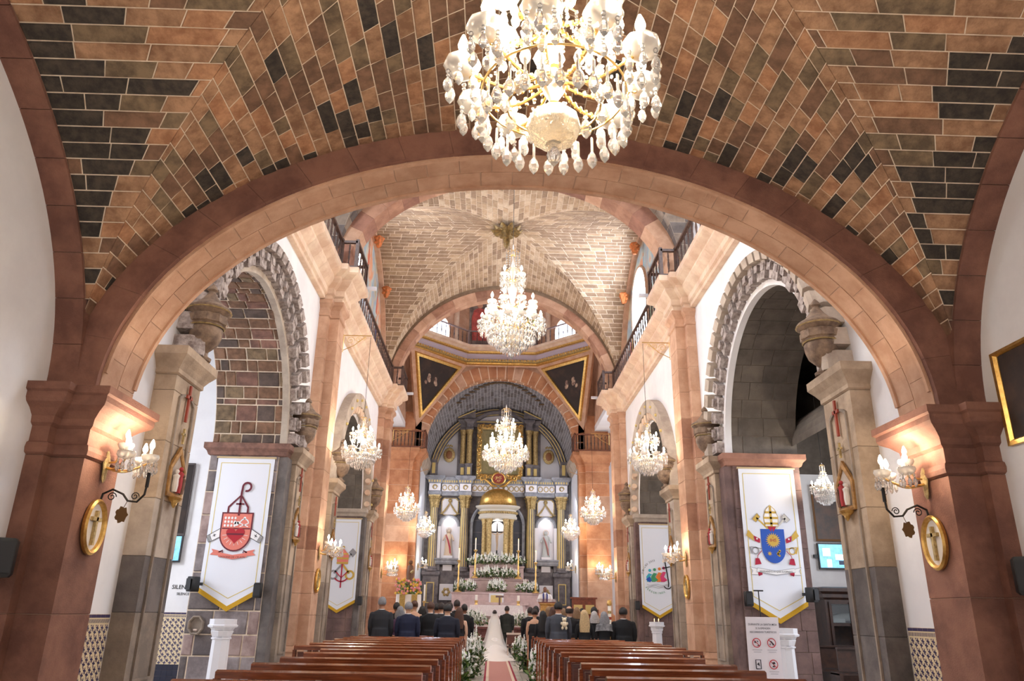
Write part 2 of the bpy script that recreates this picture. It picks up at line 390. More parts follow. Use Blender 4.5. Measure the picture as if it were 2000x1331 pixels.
for ya, yb in ((8.0, 8.05), (8.69, 8.755)):
    mb.rings([[(ell(4.575, 3.125, 3.7, t)[0], ya, ell(4.575, 3.125, 3.7, t)[1]), (ell(4.575, 3.125, 3.7, t)[0], yb, ell(4.575, 3.125, 3.7, t)[1]),
               (ell(4.63, 3.18, 3.7, t)[0], yb, ell(4.63, 3.18, 3.7, t)[1]), (ell(4.63, 3.18, 3.7, t)[0], ya, ell(4.63, 3.18, 3.7, t)[1])] for t in [-1.5 + 3.0*i/80 for i in range(81)]])
mb.build('soffit_fillet', RED2, A1)
A2 = voussoir_arch('red stone transverse arch between the two nave bays', 4.6, 3.55, 10.2, 19.2, 19.93, .5, 25, (RED, RED2, RED3), rows=1)
A3 = voussoir_arch('red stone arch opening into the domed crossing', 4.6, 4.6, 10.05, 30.5, 31.25, .32, 29, (RED, RED2), rows=2)
A4 = voussoir_arch('orange stone arch before the chancel', 4.25, 4.25, 10.2, 41.95, 42.75, .75, 29, (ORANGE, ORANGE, RED2), rows=2, gap=.05, joint=M('pale_joint', (240, 218, 194), .9))

def spandrel(name, a, b, z0, y0, y1, ztop, mat, xw=5.35):
    mb = MB(); pts = [(-xw, z0)] + [ell(a, b, z0, -PI/2 + PI*i/48) for i in range(49)] + [(xw, z0), (xw, ztop), (-xw, ztop)]
    mb.prism(pts, lambda p: (p[0], y0, p[1]), lambda p: (p[0], y1, p[1])); return struct(mb.build(name, mat))
spandrel('wall_loft', 4.98, 3.48, 3.7, 8.05, 8.7, 15.8, WHITE)
spandrel('wall_nave_arch', 5.08, 4.03, 10.2, 19.26, 19.88, 15.8, GREY)
spandrel('wall_crossing_near', 4.9, 4.9, 10.05, 30.56, 31.2, 17.0, V2_B, 5.4)
spandrel('wall_crossing_far', 4.98, 4.98, 10.2, 42.0, 42.7, 17.0, RED2, 6.4)

# wall ribs of the entrance bay: red stone arches against the white side walls
for s in (-1, 1):
    mb = MB(); R = []
    root = None; segs = arc_params(4.87, 3.5, -PI/2, PI/2, .5)
    core = MB(); core.rings([[(s*4.85, 3.1 + 4.86*math.sin(t), 3.7 + 3.49*math.cos(t)), (s*5.16, 3.1 + 4.86*math.sin(t), 3.7 + 3.49*math.cos(t)), (s*5.16, 3.1 + 5.1*math.sin(t), 3.7 + 3.75*math.cos(t)), (s*4.85, 3.1 + 5.1*math.sin(t), 3.7 + 3.75*math.cos(t))] for t in [-PI/2 + PI*i/60 for i in range(61)]])
    root = struct(core.build('trim_rib', JOINT)); root['label'] = 'red stone rib arching over the white lunette wall'
    for p, q in zip(segs, segs[1:]):
        vb = MB(); vb.rings([[(s*4.835, 3.1 + 4.83*math.sin(t), 3.7 + 3.46*math.cos(t)), (s*5.15, 3.1 + 4.83*math.sin(t), 3.7 + 3.46*math.cos(t)), (s*5.15, 3.1 + 5.0*math.sin(t), 3.7 + 3.65*math.cos(t)), (s*4.835, 3.1 + 5.0*math.sin(t), 3.7 + 3.65*math.cos(t))] for t in [p + .0008 + (q - p - .0016)*k/3 for k in range(4)]])
        vb.build('rib_stone', REDK, root, fix=False)

# ---- pillars ----------------------------------------------------------------
def stone_pillar(name, label, poly, z0, z1, cap, base, mats, course=.62, joint=JOINT, cap_mat=None, low=None, gap=.004):
    core = MB(); loft_plan(core, poly, [(-.012, z0), (-.012, z1)]); root = struct(core.build(name, joint)); root['label'] = label
    z = z0 + (base[-1][1] - z0 if base else 0)
    if base: bb = MB(); loft_plan(bb, poly, base); bb.build('plinth', mats[0], root)
    top = cap[0][1] if cap else z1
    while z < top - .02:
        h = min(random.uniform(.8, 1.2)*course, top - z)
        if top - z - h < .2: h = top - z
        b = MB(); loft_plan(b, poly, [(-.008, z + gap*.5), (0, z + gap + .004), (0, z + h - gap - .004), (-.008, z + h - gap*.5)])
        b.build('stone_block', random.choice(mats) if not low or z + h*.5 > low[0] else random.choice(low[1]), root); z += h
    if cap: cb = MB(); loft_plan(cb, poly, cap); cb.build('capital', cap_mat or mats[0], root)
    return root
CAP1 = [(0, 2.98), (.035, 3.0), (.045, 3.05), (.03, 3.1), (0, 3.12), (0, 3.28), (.04, 3.31), (.05, 3.38), (.12, 3.45), (.2, 3.5), (.22, 3.54), (.22, 3.6), (.25, 3.62), (.25, 3.7), (0, 3.7)]
PL1 = [(4.6, 7.99), (4.95, 7.99), (4.95, 7.86), (5.3, 7.86), (5.3, 8.75), (4.6, 8.75)]
for s in (-1, 1):
    stone_pillar('pillar', 'massive red stone pier carrying the near arch', mirx(PL1, s), 0, 3.7, CAP1, [(.1, 0), (.1, .35), (.04, .42), (0, .5)], (REDK, REDK, REDK), 1.15)
CAP2 = [(0, 8.98), (.03, 9.0), (.03, 9.06), (0, 9.08), (0, 9.22), (.06, 9.3), (.1, 9.34), (.1, 9.44), (0, 9.45)]
CORN = [(0, 9.45), (.05, 9.46), (.05, 9.56), (.11, 9.6), (.11, 9.76), (.24, 9.88), (.3, 9.96), (.3, 10.02), (.46, 10.12), (.5, 10.16), (.5, 10.32), (0, 10.32)]
def pil(y): return [(4.6, y), (4.85, y), (4.85, y - .22), (5.25, y - .22), (5.25, y + .95), (4.85, y + .95), (4.85, y + .73), (4.6, y + .73)]
for yb, who in ((19.2, 'tall red stone pilaster between the nave bays'), (30.5, 'tall red stone pilaster at the crossing')):
    for s in (-1, 1):
        r_ = stone_pillar('pillar', who, mirx(pil(yb), s), 0, 9.45, CAP2, [(.13, 0), (.13, .45), (.1, .5), (.06, .56), (.08, .6), (.03, .68), (0, .72)], (RED2, RED2, RED, RED2), .6, gap=.008)
        cb = MB(); loft_plan(cb, mirx(pil(yb), s), CORN); cb.build('cornice_ressaut', BEIGE, r_)
for s in (-1, 1):                                            # piers of the chancel arch
    p4 = [(4.45, 41.95), (4.8, 41.95), (4.8, 41.7), (6.1, 41.7), (6.1, 42.8), (4.45, 42.8)]
    r_ = stone_pillar('pillar', 'orange lit stone pier beside the chancel', mirx(p4, s), .0, 9.4, None, [(.1, 0), (.1, 1.5), (0, 1.6)], (ORANGE, ORANGE, RED2), .75, joint=_mats['pale_joint'], gap=.010)
    cb = MB(); loft_plan(cb, mirx(p4, s), [(0, 9.3), (.06, 9.4), (.06, 9.5), (.2, 9.7), (.3, 9.85), (.36, 9.9), (.36, 10.1), (0, 10.12)]); cb.build('capital', ORANGE, r_)
    ub = MB(); loft_plan(ub, mirx(p4, s), [(0, 10.1), (0, 12.2)]); ub.build('upper_block', ORANGE, r_)

# ---- nave walls with side arches ----------------------------------------------
YB = (14.1, 25.2)
def nave_wall(s, y0, y1, yc, nm):
    mb = MB(); pts = [(y0, 0), (yc - 2.75, 0), (yc - 2.75, 5.0)] + [(yc - 2.75*math.cos(PI*i/32), 5.0 + 2.75*math.sin(PI*i/32)) for i in range(1, 32)] + [(yc + 2.75, 5.0), (yc + 2.75, 0), (y1, 0), (y1, 9.6), (y0, 9.6)]
    mb.prism(pts, lambda p: (s*5.1, p[0], p[1]), lambda p: (s*6.6, p[0], p[1])); return struct(mb.build(nm, WHITE))
WALLS = {}
for s, sd in ((-1, 'left'), (1, 'right')):
    WALLS[s, 0] = nave_wall(s, 8.7, 19.3, YB[0], 'wall_' + sd)
    WALLS[s, 1] = nave_wall(s, 19.3, 31.2, YB[1], 'wall_' + sd)
    mb = MB(); mb.box(s*5.14, s*5.5, -5.8, 8.7, 0, 7.6); struct(mb.build('wall_' + sd, WHITE))            # entrance bay side wall
    # lunette walls above the cornice
    for y0, y1 in ((8.75, 19.3), (19.88, 30.6)):
        mb = MB(); mb.box(s*5.18, s*5.5, y0, y1, 10.2, 15.9); struct(mb.build('wall_' + sd, WHITE))
    # cornice stones
    prof = CORN
    blk = MB(); blk.rings([[(s*(5.12 - d - .1), yy, z) for d, z in prof] + [(s*5.2, yy, 10.32), (s*5.2, yy, 9.45)] for yy in (0.003, .597)])
    me = blk.mesh('cornice_block'); host = MB(); host.box(s*4.99, s*5.2, 8.75, 31, 9.47, 10.3); host = struct(host.build('trim_cornice', JOINT)); host['label'] = 'pale stone cornice running along the nave wall'
    for y0, y1 in ((8.8, 18.9), (20.2, 30.2)):
        n = int((y1 - y0)/.6)
        for i in range(n): link('cornice_block', me, BEIGE, host, loc=(0, y0 + (y1 - y0)*i/n + random.uniform(0, .004), 0), scale=(1, (y1 - y0)/n/.6, 1))

# masonry lining of the reveals and soffits
def reveal(s, yc, wall, style):
    bricks = []
    xa, xb = 5.09, 6.615
    ts = arc_params(2.75, 2.75, -PI*.42, PI/2, .27 if style == 'rubble' else .42)
    if style == 'rubble': ts = [t_ + (random.uniform(-.03, .03) if 0 < i_ < len(ts) - 1 else 0) for i_, t_ in enumerate(ts)]
    for i in range(len(ts) - 1):
        t0, t1 = ts[i], ts[i + 1]; p0 = (yc + 2.745*math.sin(t0), 5.0 + 2.745*math.cos(t0)); p1 = (yc + 2.745*math.sin(t1), 5.0 + 2.745*math.cos(t1))
        tm = (t0 + t1)/2; n = (0, -math.sin(tm), -math.cos(tm))
        cuts = split_len(xa, xb, .2, .55) if style == 'rubble' else split_len(xa, xb, .45, .7)
        for u, w in zip(cuts, cuts[1:]):
            c = [(s*u, *p0), (s*w, *p0), (s*w, *p1), (s*u, *p1)]
            m = random.choice((BR_BRN, BR_BRN, RUB1, RUB2, BR_OLV)) if style == 'rubble' else DARKASH
            bricks.append((c, n, m))
    z = 0.0
    while z < 4.74:
        h = min(random.uniform(.34, .62) if style == 'rubble' else .42, 4.75 - z)
        cuts = split_len(xa, xb, .35, .75) if style == 'rubble' else split_len(xa, xb, .4, .62)
        for u, w in zip(cuts, cuts[1:]):
            c = [(s*u, yc + 2.745, z), (s*w, yc + 2.745, z), (s*w, yc + 2.745, z + h), (s*u, yc + 2.745, z + h)]
            bricks.append((c, (0, -1, 0), random.choice((JMB1, JMB2, JMB1, JMB3)) if style == 'rubble' else DARKASH2))
        z += h
    base = MB(); R = [[(s*xa, yc + 2.748*math.sin(t), 5.0 + 2.748*math.cos(t)), (s*xb, yc + 2.748*math.sin(t), 5.0 + 2.748*math.cos(t))] for t in [-PI*.42 + (PI*.92)*k/30 for k in range(31)]] + [[(s*xa, yc + 2.748, 0), (s*xb, yc + 2.748, 0)]]
    base.rings(R, closed=False, caps=False); o = base.build('masonry_bed', MORTAR if style == 'rubble' else DARKMORT, wall, fix=False)
    lay_bricks(wall, bricks, 280, name='stone', depth=.02 if style == 'rubble' else .012, gap=.026 if style == 'rubble' else .007, jit=.016 if style == 'rubble' else .002)
RUB1 = M('rubble_red', (142, 104, 90), .9, col2=(110, 80, 70), scale=5, bump=.4, rnd=.12)
RUB2 = M('rubble_dark', (100, 84, 76), .9, col2=(78, 66, 60), scale=5, bump=.4, rnd=.12)
JMB1 = M('jamb_grey', (152, 142, 142), .9, col2=(118, 108, 108), scale=3, bump=.3, rnd=.1)
JMB2 = M('jamb_rose', (170, 148, 142), .9, col2=(136, 114, 110), scale=3, bump=.3, rnd=.1)
JMB3 = M('jamb_dark', (120, 110, 108), .9, col2=(92, 84, 84), scale=3, bump=.3, rnd=.1)
DARKASH = M('dark_ashlar', (112, 102, 92), .9, col2=(88, 80, 72), scale=2, bump=.2, rnd=.1)
DARKASH2 = M('purple_ashlar', (128, 102, 96), .9, col2=(96, 76, 74), scale=2, bump=.25, rnd=.12)
DARKMORT = M('dark_mortar', (160, 140, 126), .95)
reveal(-1, YB[0], WALLS[-1, 0], 'rubble'); reveal(1, YB[0], WALLS[1, 0], 'ashlar')
reveal(-1, YB[1], WALLS[-1, 1], 'ashlar'); reveal(1, YB[1], WALLS[1, 1], 'ashlar')
PIERCAP = [(0, 4.62), (.03, 4.64), (.03, 4.7), (.08, 4.78), (.13, 4.84), (.16, 4.88), (.16, 5.0), (0, 5.0)]
IMP = [(0, 4.72), (.04, 4.74), (.07, 4.82), (.13, 4.88), (.13, 5.0), (0, 5.0)]
def panel_frame(mb, fmap, w, h, t=.035, c=.08):
    """octagon topped raised frame, w x h centred in u, from v=0 to v=h"""
    o = [(-w/2, 0), (w/2, 0), (w/2, h - c), (w/2 - c, h - c*.4), (w*.18, h), (-w*.18, h), (-w/2 + c, h - c*.4), (-w/2, h - c)]
    i = [(x*(1 - 2*t/w), t + y*(1 - 2*t/h)) for x, y in o]
    n = len(o)
    for k in range(n):
        k2 = (k + 1) % n
        mb.add([fmap(o[k], 0), fmap(o[k2], 0), fmap(i[k2], 0), fmap(i[k], 0), fmap(o[k], .03), fmap(o[k2], .03), fmap(i[k2], .03), fmap(i[k], .03)],
               [(4, 5, 6, 7), (0, 1, 5, 4), (1, 2, 6, 5), (2, 3, 7, 6), (3, 0, 4, 7)])
PIERS = {}
for s in (-1, 1):
    for b, yc in enumerate(YB):
        for e, (ya, yb) in enumerate(((yc - 3.8, yc - 2.9), (yc + 3.15, yc + 4.0))):
            poly = mirx(rect(4.8, 5.2, ya, yb), s)
            r_ = stone_pillar('pillar', 'grey stone pier of the side arch with a sunk panel', poly, 0, 5.0, PIERCAP, [(.09, 0), (.09, .3), (.03, .42), (0, .45)], (PIERB, PIERB, GREYL) if b == 0 else (PIERB, GREYL), .85, joint=GREYD, cap_mat=PIERB, low=(2.2, (GREY, GREYD, GREY)))
            f = MB(); ym = (ya + yb)/2; panel_frame(f, lambda p, d, ym=ym: (s*(4.8 - d), ym + p[0], .62 + p[1]), (yb - ya)*.62, 3.8); f.build('panel_moulding', GREY, r_)
            PIERS[s, b, e] = r_
        # inner jamb strip and impost on the far reveal
        im = MB(); loft_plan(im, mirx(rect(4.98, 6.62, yc + 2.74, yc + 3.4), s), IMP); im.build('impost', GREYL if b else RUB1 if s < 0 else RED3, WALLS[s, b])
        im = MB(); loft_plan(im, mirx(rect(4.98, 6.62, yc - 3.4, yc - 2.74), s), IMP); im.build('impost', GREY, WALLS[s, b])
        js = MB(); loft_plan(js, mirx(rect(4.9, 5.3, yc + 2.76, yc + 3.16), s), [(0, 0), (0, 4.72)]); js.build('jamb_strip', GREYD if s < 0 else DARKASH2, WALLS[s, b])
        # archivolt
        if b == 0:
            ring = MB(); ring.rings([[(s*5.12, yc - r*math.cos(a), 5 + r*math.sin(a)) for r in (2.72, 2.98)] + [(s*4.98, yc - r*math.cos(a), 5 + r*math.sin(a)) for r in (2.98, 2.72)] for a in [PI*i/40 for i in range(41)]])
            host = struct(ring.build('trim_archivolt', WHITE if s > 0 else GREYL)); host['label'] = 'carved stone archivolt around the side arch'
            n = 27
            for i in range(n):
                a = PI*(i + .5)/n; da = PI/n
                def sect(r0, r1, k, x0, x1, mat, nm):
                    q = MB(); A0, A1_ = a - da*k/2, a + da*k/2
                    P = lambda r, aa, x: (s*x, yc - r*math.cos(aa), 5 + r*math.sin(aa))
                    q.hexa([P(r0, A0, x0), P(r1, A0, x0), P(r1, A1_, x0), P(r0, A1_, x0)], [P(r0, A0, x1), P(r1, A0, x1), P(r1, A1_, x1), P(r0, A1_, x1)]); return q.build(nm, mat, host)
                sect(2.84, 3.24, .86 if i % 2 else .7, 5.1, 4.86 if i % 2 else 4.80, CARVED, 'carved_slab')
                sect(3.0, 3.14, .5, 4.85, 4.78, CARVED, 'carved_boss')
                q = MB(); A0, A1_ = a - da*.37, a + da*.37
                P = lambda r, aa, x: (s*x, yc - r*math.cos(aa), 5 + r*math.sin(aa))
                R = [[P(r, aa, x) for r, x in ((3.2, 5.1), (3.46, 5.1), (3.46, 4.86), (3.42, 4.80), (3.42, 4.72), (3.37, 4.66), (3.2, 4.7))] for aa in (A0, A1_)]
                q.rings(R); q.build('corona_stone', CARVED if s < 0 else GREYL, host)
        else:
            ring = MB(); ring.rings([[(s*5.12, yc - r*math.cos(a), 5 + r*math.sin(a)) for r in (3.02, 3.45)] + [(s*4.82, yc - r*math.cos(a), 5 + r*math.sin(a)) for r in (3.45, 3.02)] for a in [PI*i/48 for i in range(49)]])
            host = struct(ring.build('trim_archivolt', GREYL)); host['label'] = 'scalloped pale stone archivolt around the far side arch'
            cusp = MB()
            prof = [(.0, -.27), (.05, -.26), (.09, -.2), (.1, -.1), (.1, .08)]
            cusp.lathe(prof, 10); cm = cusp.mesh('cusp', True)
            for i in range(23):
                a = PI*(i + .5)/23; r = 3.02
                c_ = link('cusp', cm, BEIGE, host, loc=(s*4.93, yc - r*math.cos(a), 5 + r*math.sin(a)), rot=(a - PI/2 if True else 0, 0, 0))
                if i % 2 == 0: d_ = MB(); d_.ball((0, 0, 0), .05); d_.build('gilt_bead', GOLDP, host, loc=(s*4.80, yc - 3.24*math.cos(a), 5 + 3.24*math.sin(a)))
        # chapel shell behind the opening
        far = yc + (3.9 if s < 0 and b == 0 else 6.2 if b == 0 else 3.6)
        mb = MB(); mb.box(s*6.6, s*11, far, far + .3, 0, 7.8); struct(mb.build('wall_chapel', WHITE))
        mb = MB(); mb.box(s*6.6, s*11, yc - 4.4, yc - 4.1, 0, 7.8); struct(mb.build('wall_chapel', WHITE))
        mb = MB(); mb.box(s*10.9, s*11.2, yc - 4.4, far + .3, 0, 7.8); struct(mb.build('wall_chapel', WHITE))
        if s > 0 and b == 0:
            mb = MB(); mb.box(6.6, 11, yc - 4.4, far + .3, 7.75, 8.0); struct(mb.build('roof_chapel', DARKASH))
            mb = MB(); R = []                                  # low barrel vault of dark stone
            for i in range(25):
                t = -PI/2 + PI*i/24; R.append([(8.8 + 2.3*math.sin(t), yy, 5.2 + 1.3*math.cos(t)) for yy in (yc - 4.2, far)])
            mb.rings(R, closed=False, caps=False); struct(mb.build('ceiling_chapel', DARKASH))
            mb = MB(); mb.box(6.6, 11, far - .02, far, 5.2, 7.8); struct(mb.build('wall_chapel', DARKASH))
        else:
            mb = MB(); mb.box(s*6.6, s*11, yc - 4.4, far + .3, 7.75, 8.0); struct(mb.build('ceiling_chapel', WHITE))

# ---- crossing ------------------------------------------------------------------
YX = 36.6
for s in (-1, 1):
    mb = MB(); mb.box(s*8.8, s*9.1, 31, 42.8, 0, 11.4); struct(mb.build('wall_transept', WHITE))
    mb = MB(); mb.box(s*5.35, s*9.1, 31, 31.3, 0, 11.4); struct(mb.build('wall_transept', WHITE))
    mb = MB(); mb.box(s*6.0, s*9.1, 42.5, 42.8, 0, 11.4); struct(mb.build('wall_transept', WHITE))
    mb = MB(); mb.box(s*5.35, s*9.1, 31, 42.8, 11.3, 11.6); struct(mb.build('ceiling_transept', WHITE))
    mb = MB(); mb.box(s*5.36, s*5.6, 31, 42.8, 11.6, 16.3); struct(mb.build('wall_transept', RED2))
def octa(ap): return [(ap*math.cos(PI/8 + PI/4*k)/math.cos(PI/8), YX + ap*math.sin(PI/8 + PI/4*k)/math.cos(PI/8)) for k in range(8)]
def octring(prof, name, mat, parent=None):
    mb = MB(); mb.rings([[(x, y, z) for x, y in octa(a)] for a, z in prof], caps=False); return mb.build(name, mat, parent)
drum = struct(octring([(5.1, 15.0), (5.02, 15.05), (5.02, 16.1), (5.2, 16.1), (5.2, 20.6)], 'wall_drum', RED2)); drum['label'] = 'octagonal drum above the crossing'
LAV = M('lavender_stone', (186, 170, 178), .8)
octring([(5.02, 15.06), (4.88, 15.1), (4.86, 15.16), (4.9, 15.2)], 'gilt_band', GOLD, drum)
octring([(4.9, 15.2), (4.8, 15.24), (4.78, 15.34), (4.86, 15.38)], 'egg_band', GOLDM, drum)
octring([(4.86, 15.38), (4.82, 15.62), (4.76, 15.66)], 'frieze_band', LAV, drum)
octring([(4.76, 15.66), (4.64, 15.7), (4.62, 15.78), (4.7, 15.82)], 'gilt_band', GOLD, drum)
octring([(4.7, 15.82), (4.66, 15.95), (4.5, 16.0), (4.48, 16.14), (5.1, 16.14)], 'corona', BEIGE, drum)
egg = MB(); egg.ball((0, 0, 0), .055, 6, 5, sz=1.3); egg = egg.mesh('egg', True)
for k in (1, 2, 3, 0, 4):                                    # gilded eggs on the faces seen from the nave
    o8 = octa(4.78); a, b_ = Vector(o8[k - 1 if k else 7]), Vector(o8[k])
    for i in range(22):
        p = a.lerp(b_, (i + .5)/22); link('egg', egg, GOLD, drum, loc=(p.x, p.y, 15.3))
dome = MB(); dome.lathe([(5.5*math.cos(t), 20.5 + 4.6*math.sin(t)) for t in [PI/2*i/10*.98 for i in range(11)]], 24, (0, YX, 0)); struct(dome.build('ceiling_dome', WHITE, smooth=True))
DAYG = M('daylit_glass', (226, 236, 255), .5, emit=5)
DAYH = M('daylit_glass_clerestory', (226, 236, 255), .5, emit=16)
def wall_window(nm, centre, nrm, w, h, parent=None, mat=None, frame=RED2, thick=.06):
    n = Vector(nrm).normalized(); u = Vector((0, 0, 1)).cross(n).normalized(); c = Vector(centre)
    out = [(-w/2, 0), (w/2, 0), (w/2, h - w/2)] + [(w/2*math.cos(a), h - w/2 + w/2*math.sin(a)) for a in [PI*i/14 for i in range(1, 14)]] + [(-w/2, h - w/2)]
    P = lambda p, d: c + u*p[0] + Vector((0, 0, p[1])) + n*d
    mb = MB(); mb.prism(out, lambda p: P(p, .0), lambda p: P(p, thick)); o = struct(mb.build(nm, mat or DAYG, parent))
    fr = MB(); k = len(out); ou = [(p[0]*(1 + .16/w), -.08 + (p[1])*(1 + .16/h)) for p in out]
    fr.rings([[P(out[i], 0), P(ou[i], 0), P(ou[i], thick + .06), P(out[i], thick + .06)] for i in range(k)], loop=True); fr.build('window_frame', frame, o)
    return o
for k in range(8):
    if k == 2: continue
    a = PI/4*k; nrm = (-math.cos(a), -math.sin(a), 0)
    wall_window('window_%d' % (k + 1), (5.17*math.cos(a), YX + 5.17*math.sin(a), 16.1), nrm, 1.5, 1.5)
    for e_ in (-1.3, 1.3):
        pp = MB(); pp.lathe([(.2, 16.1), (.2, 16.4), (.16, 16.45), (.15, 19.6), (.22, 19.8)], 12, (5.1*math.cos(a) - e_*math.sin(a), YX + 5.1*math.sin(a) + e_*math.cos(a), 0)); pp.build('drum_column', BEIGE, drum, smooth=True)
for s in (-1, 1):
    wall_window('window_%d' % (10 + s), (s*5.18, 26.4 if s > 0 else 22.6, 11.2), (-s, 0, 0), 2.7, 2.9, mat=DAYH)  # left pane is added out of view, kept only for its light
    wall_window('window_%d' % (13 + s), (s*8.78, 36.6, 4.2), (-s, 0, 0), 3.2, 5.4, mat=DAYG)
# pendentives with their triangular paintings
PAINT = M('dark_painting', (44, 33, 28), .75, col2=(80, 56, 42), scale=1.1, detail=8, lo=.5, hi=.75)
FIGP = M('painted_robe', (200, 168, 140), .5, col2=(96, 60, 50), scale=4)
for s in (-1, 1):
    A, B, C_ = Vector((s*4.95, 38.5, 15.15)), Vector((s*1.95, 41.75, 15.15)), Vector((s*4.75, 41.9, 11.4))
    nn = (B - A).cross(C_ - A).normalized(); nn = nn if nn.y < 0 else -nn
    mb = MB(); mb.add([A, B, C_, A - nn*.2, B - nn*.2, C_ - nn*.2], [(0, 1, 2), (5, 4, 3), (0, 3, 4, 1), (1, 4, 5, 2), (2, 5, 3, 0)])
    pe = struct(mb.build('wall_pendentive', RED2)); pe['label'] = 'stone pendentive between the arches of the crossing'
    cen = (A + B + C_)/3
    tri = lambda k, d: [cen + (p - cen)*k + nn*d for p in (A, B, C_)]
    t = thing('triangular_painting', tuple(cen), 'dark triangular painting in a gilt frame on the %s pendentive' % ('left' if s < 0 else 'right'), 'painting', 'pendentive paintings')
    L_ = lambda pts: [p - cen for p in pts]
    cv = MB(); cv.add(L_(tri(.66, .0)) + L_(tri(.66, .05)), [(3, 4, 5), (2, 1, 0), (0, 1, 4, 3), (1, 2, 5, 4), (2, 0, 3, 5)]); cv.build('canvas', PAINT, t)
    fr = MB(); r0, r1, r2, r3 = L_(tri(.66, 0)), L_(tri(.68, .12)), L_(tri(.78, .12)), L_(tri(.82, 0))
    fr.rings([[r0[i], r1[i], r2[i], r3[i]] for i in range(3)], loop=True); fr.build('frame', GOLD, t)
    fg = MB(); ax, bx = (B - A).normalized(), (C_ - A).normalized()
    for du, dv, r in ((-.15, .05, .16), (-.2, .2, .2), (.15, .1, .13), (.12, .28, .2), (-.35, .35, .14)):
        p = nn*.055 + ax*(du*1.6) + bx*(dv*1.5 - .2); q = []
        for k in range(8): q.append(p + ax*(r*.7*math.cos(k*PI/4)) + bx*(r*math.sin(k*PI/4)))
        fg = MB(); fg.add(q, [tuple(range(8))]); fg.build('painted_figure', FIGP, t, fix=False)
# painted figure panels on the far drum face
for dx, colr, nm in ((-1.35, (206, 92, 82), 'red robed'), (1.45, (150, 146, 60), 'olive robed')):
    t = thing('wall_painting', (dx, YX + 5.13, 16.3), 'painted %s figure panel behind the drum balustrade' % nm, 'painting', 'drum paintings')
    mb = MB(); mb.box(-.62, .62, 0, .05, 0, 3.2); mb.build('panel', M('panel_ground', (150, 132, 120), .7, col2=(96, 84, 78), scale=2), t)
    mb = MB(); mb.rings([[(x*w, -.03 - .02*math.cos(a), z) for a, x in [(PI*k/8, -math.cos(PI*k/8)) for k in range(9)]] for z, w in ((.3, .42), (1.0, .46), (1.7, .48), (2.2, .36), (2.35, .14))], closed=False, caps=False)
    mb.build('robe', M('robe_' + nm[:3], colr, .7, col2=tuple(int(c*.75) for c in colr), scale=5), t)
    mb = MB(); mb.ball((0, -.03, 2.52), .17, 10, 8, sy=.3); mb.build('head', SKIN, t)

# ---- chancel -------------------------------------------------------------------
for s, sd in ((-1, 'left'), (1, 'right')):
    mb = MB(); mb.box(s*4.45, s*4.8, 42.6, 47.2, 0, 10.4); struct(mb.build('wall_chancel', M('chancel_white', (222, 226, 236), .9)))
    mb = MB(); loft_plan(mb, mirx(rect(4.45, 4.9, 42.8, 47.1), s), [(0, 9.3), (.1, 9.5), (.25, 9.8), (.3, 10.15), (0, 10.2)]); o = struct(mb.build('trim_chancel', GREYL))
mb = MB(); mb.box(-5, 5, 47.0, 47.3, 0, 15); struct(mb.build('wall_chancel', M('chancel_back_white', (226, 226, 232), .9)))
ts = arc_params(4.55, 4.55, -PI/2, PI/2, .21); shell = MB(); bricks = []
def chv(t, y):                                               # the vault drops a little towards the retablo
    u = (y - 42.7)/4.2; r = 4.55 - .27*u; return (r*math.sin(t), y, 10.2 - .75*u + r*math.cos(t))
for t0, t1 in zip(ts, ts[1:]):
    shell.add([chv(t0, 42.7), chv(t1, 42.7), chv(t1, 46.95), chv(t0, 46.95)], [(0, 1, 2, 3)]); tm = (t0 + t1)/2
    cuts = split_len(42.7, 46.95, .35, .6)
    for u, w in zip(cuts, cuts[1:]): bricks.append(([chv(t0, u), chv(t1, u), chv(t1, w), chv(t0, w)], (-math.sin(tm), 0, -math.cos(tm)), random.choice((CH_A, CH_A, CH_B))))
sh = struct(shell.build('ceiling', CH_M, fix=False)); sh['label'] = 'grey brick barrel vault over the chancel'; lay_bricks(sh, bricks, 150, gap=.018)
gar = MB()                                                   # painted brown garland across the vault
for k in range(-9, 10):
    t = k/9*.62; zz = 44.3 - .9*math.cos(k/9*PI/2); x, _y, z = chv(t, zz)
    gar.ball((x*.99, zz, z - .03), .17, 8, 5, sx=1.5, sy=.8, sz=.25)
struct(gar.build('trim_garland', M('garland_paint', (104, 82, 58), .8)))

# ---- floors, closing walls -----------------------------------------------------
mb = MB(); mb.box(-11.2, 11.2, -6, 47.3, -.3, -.02); floor = struct(mb.build('floor', FLOORM))
slab = MB(); slab.box(.004, .596, .004, .596, -.03, 0); sl = slab.mesh('floor_slab')
for i in range(-3, 3):
    for j in range(26): link('floor_slab', sl, FLOORM, floor, loc=(i*.6 - .07, 15.4 + j*.6, random.uniform(0, .002)))
mb = MB(); mb.box(-11.2, -1.88, -6, 31, -.02, 0); mb.box(1.74, 11.2, -6, 31, -.02, 0); mb.box(-1.88, 1.74, -6, 15.4, -.02, 0); mb.build('floor_paving', FLOORM, floor)
mb = MB()
for k in range(6): mb.box(-5.2, 5.2, 31.6 + k*.32, 47.2, k/6, (k + 1)/6)
struct(mb.build('floor_sanctuary', M('sanctuary_marble', (220, 212, 206), .3, col2=(196, 186, 180), scale=2)))
for s in (-1, 1): mb = MB(); mb.box(s*5.2, s*9, 31, 47, 0, 1.0); struct(mb.build('floor_transept', FLOORM))
mb = MB(); mb.box(-5.5, -1.9, -6, -5.7, 0, 7.2); mb.box(1.9, 5.5, -6, -5.7, 0, 7.2); mb.box(-1.9, 1.9, -6, -5.7, 4.8, 7.2); struct(mb.build('wall_back', WHITE))
mb = MB(); mb.box(-5.5, 5.5, -6, -1.6, 7.15, 7.4); struct(mb.build('ceiling', WHITE))
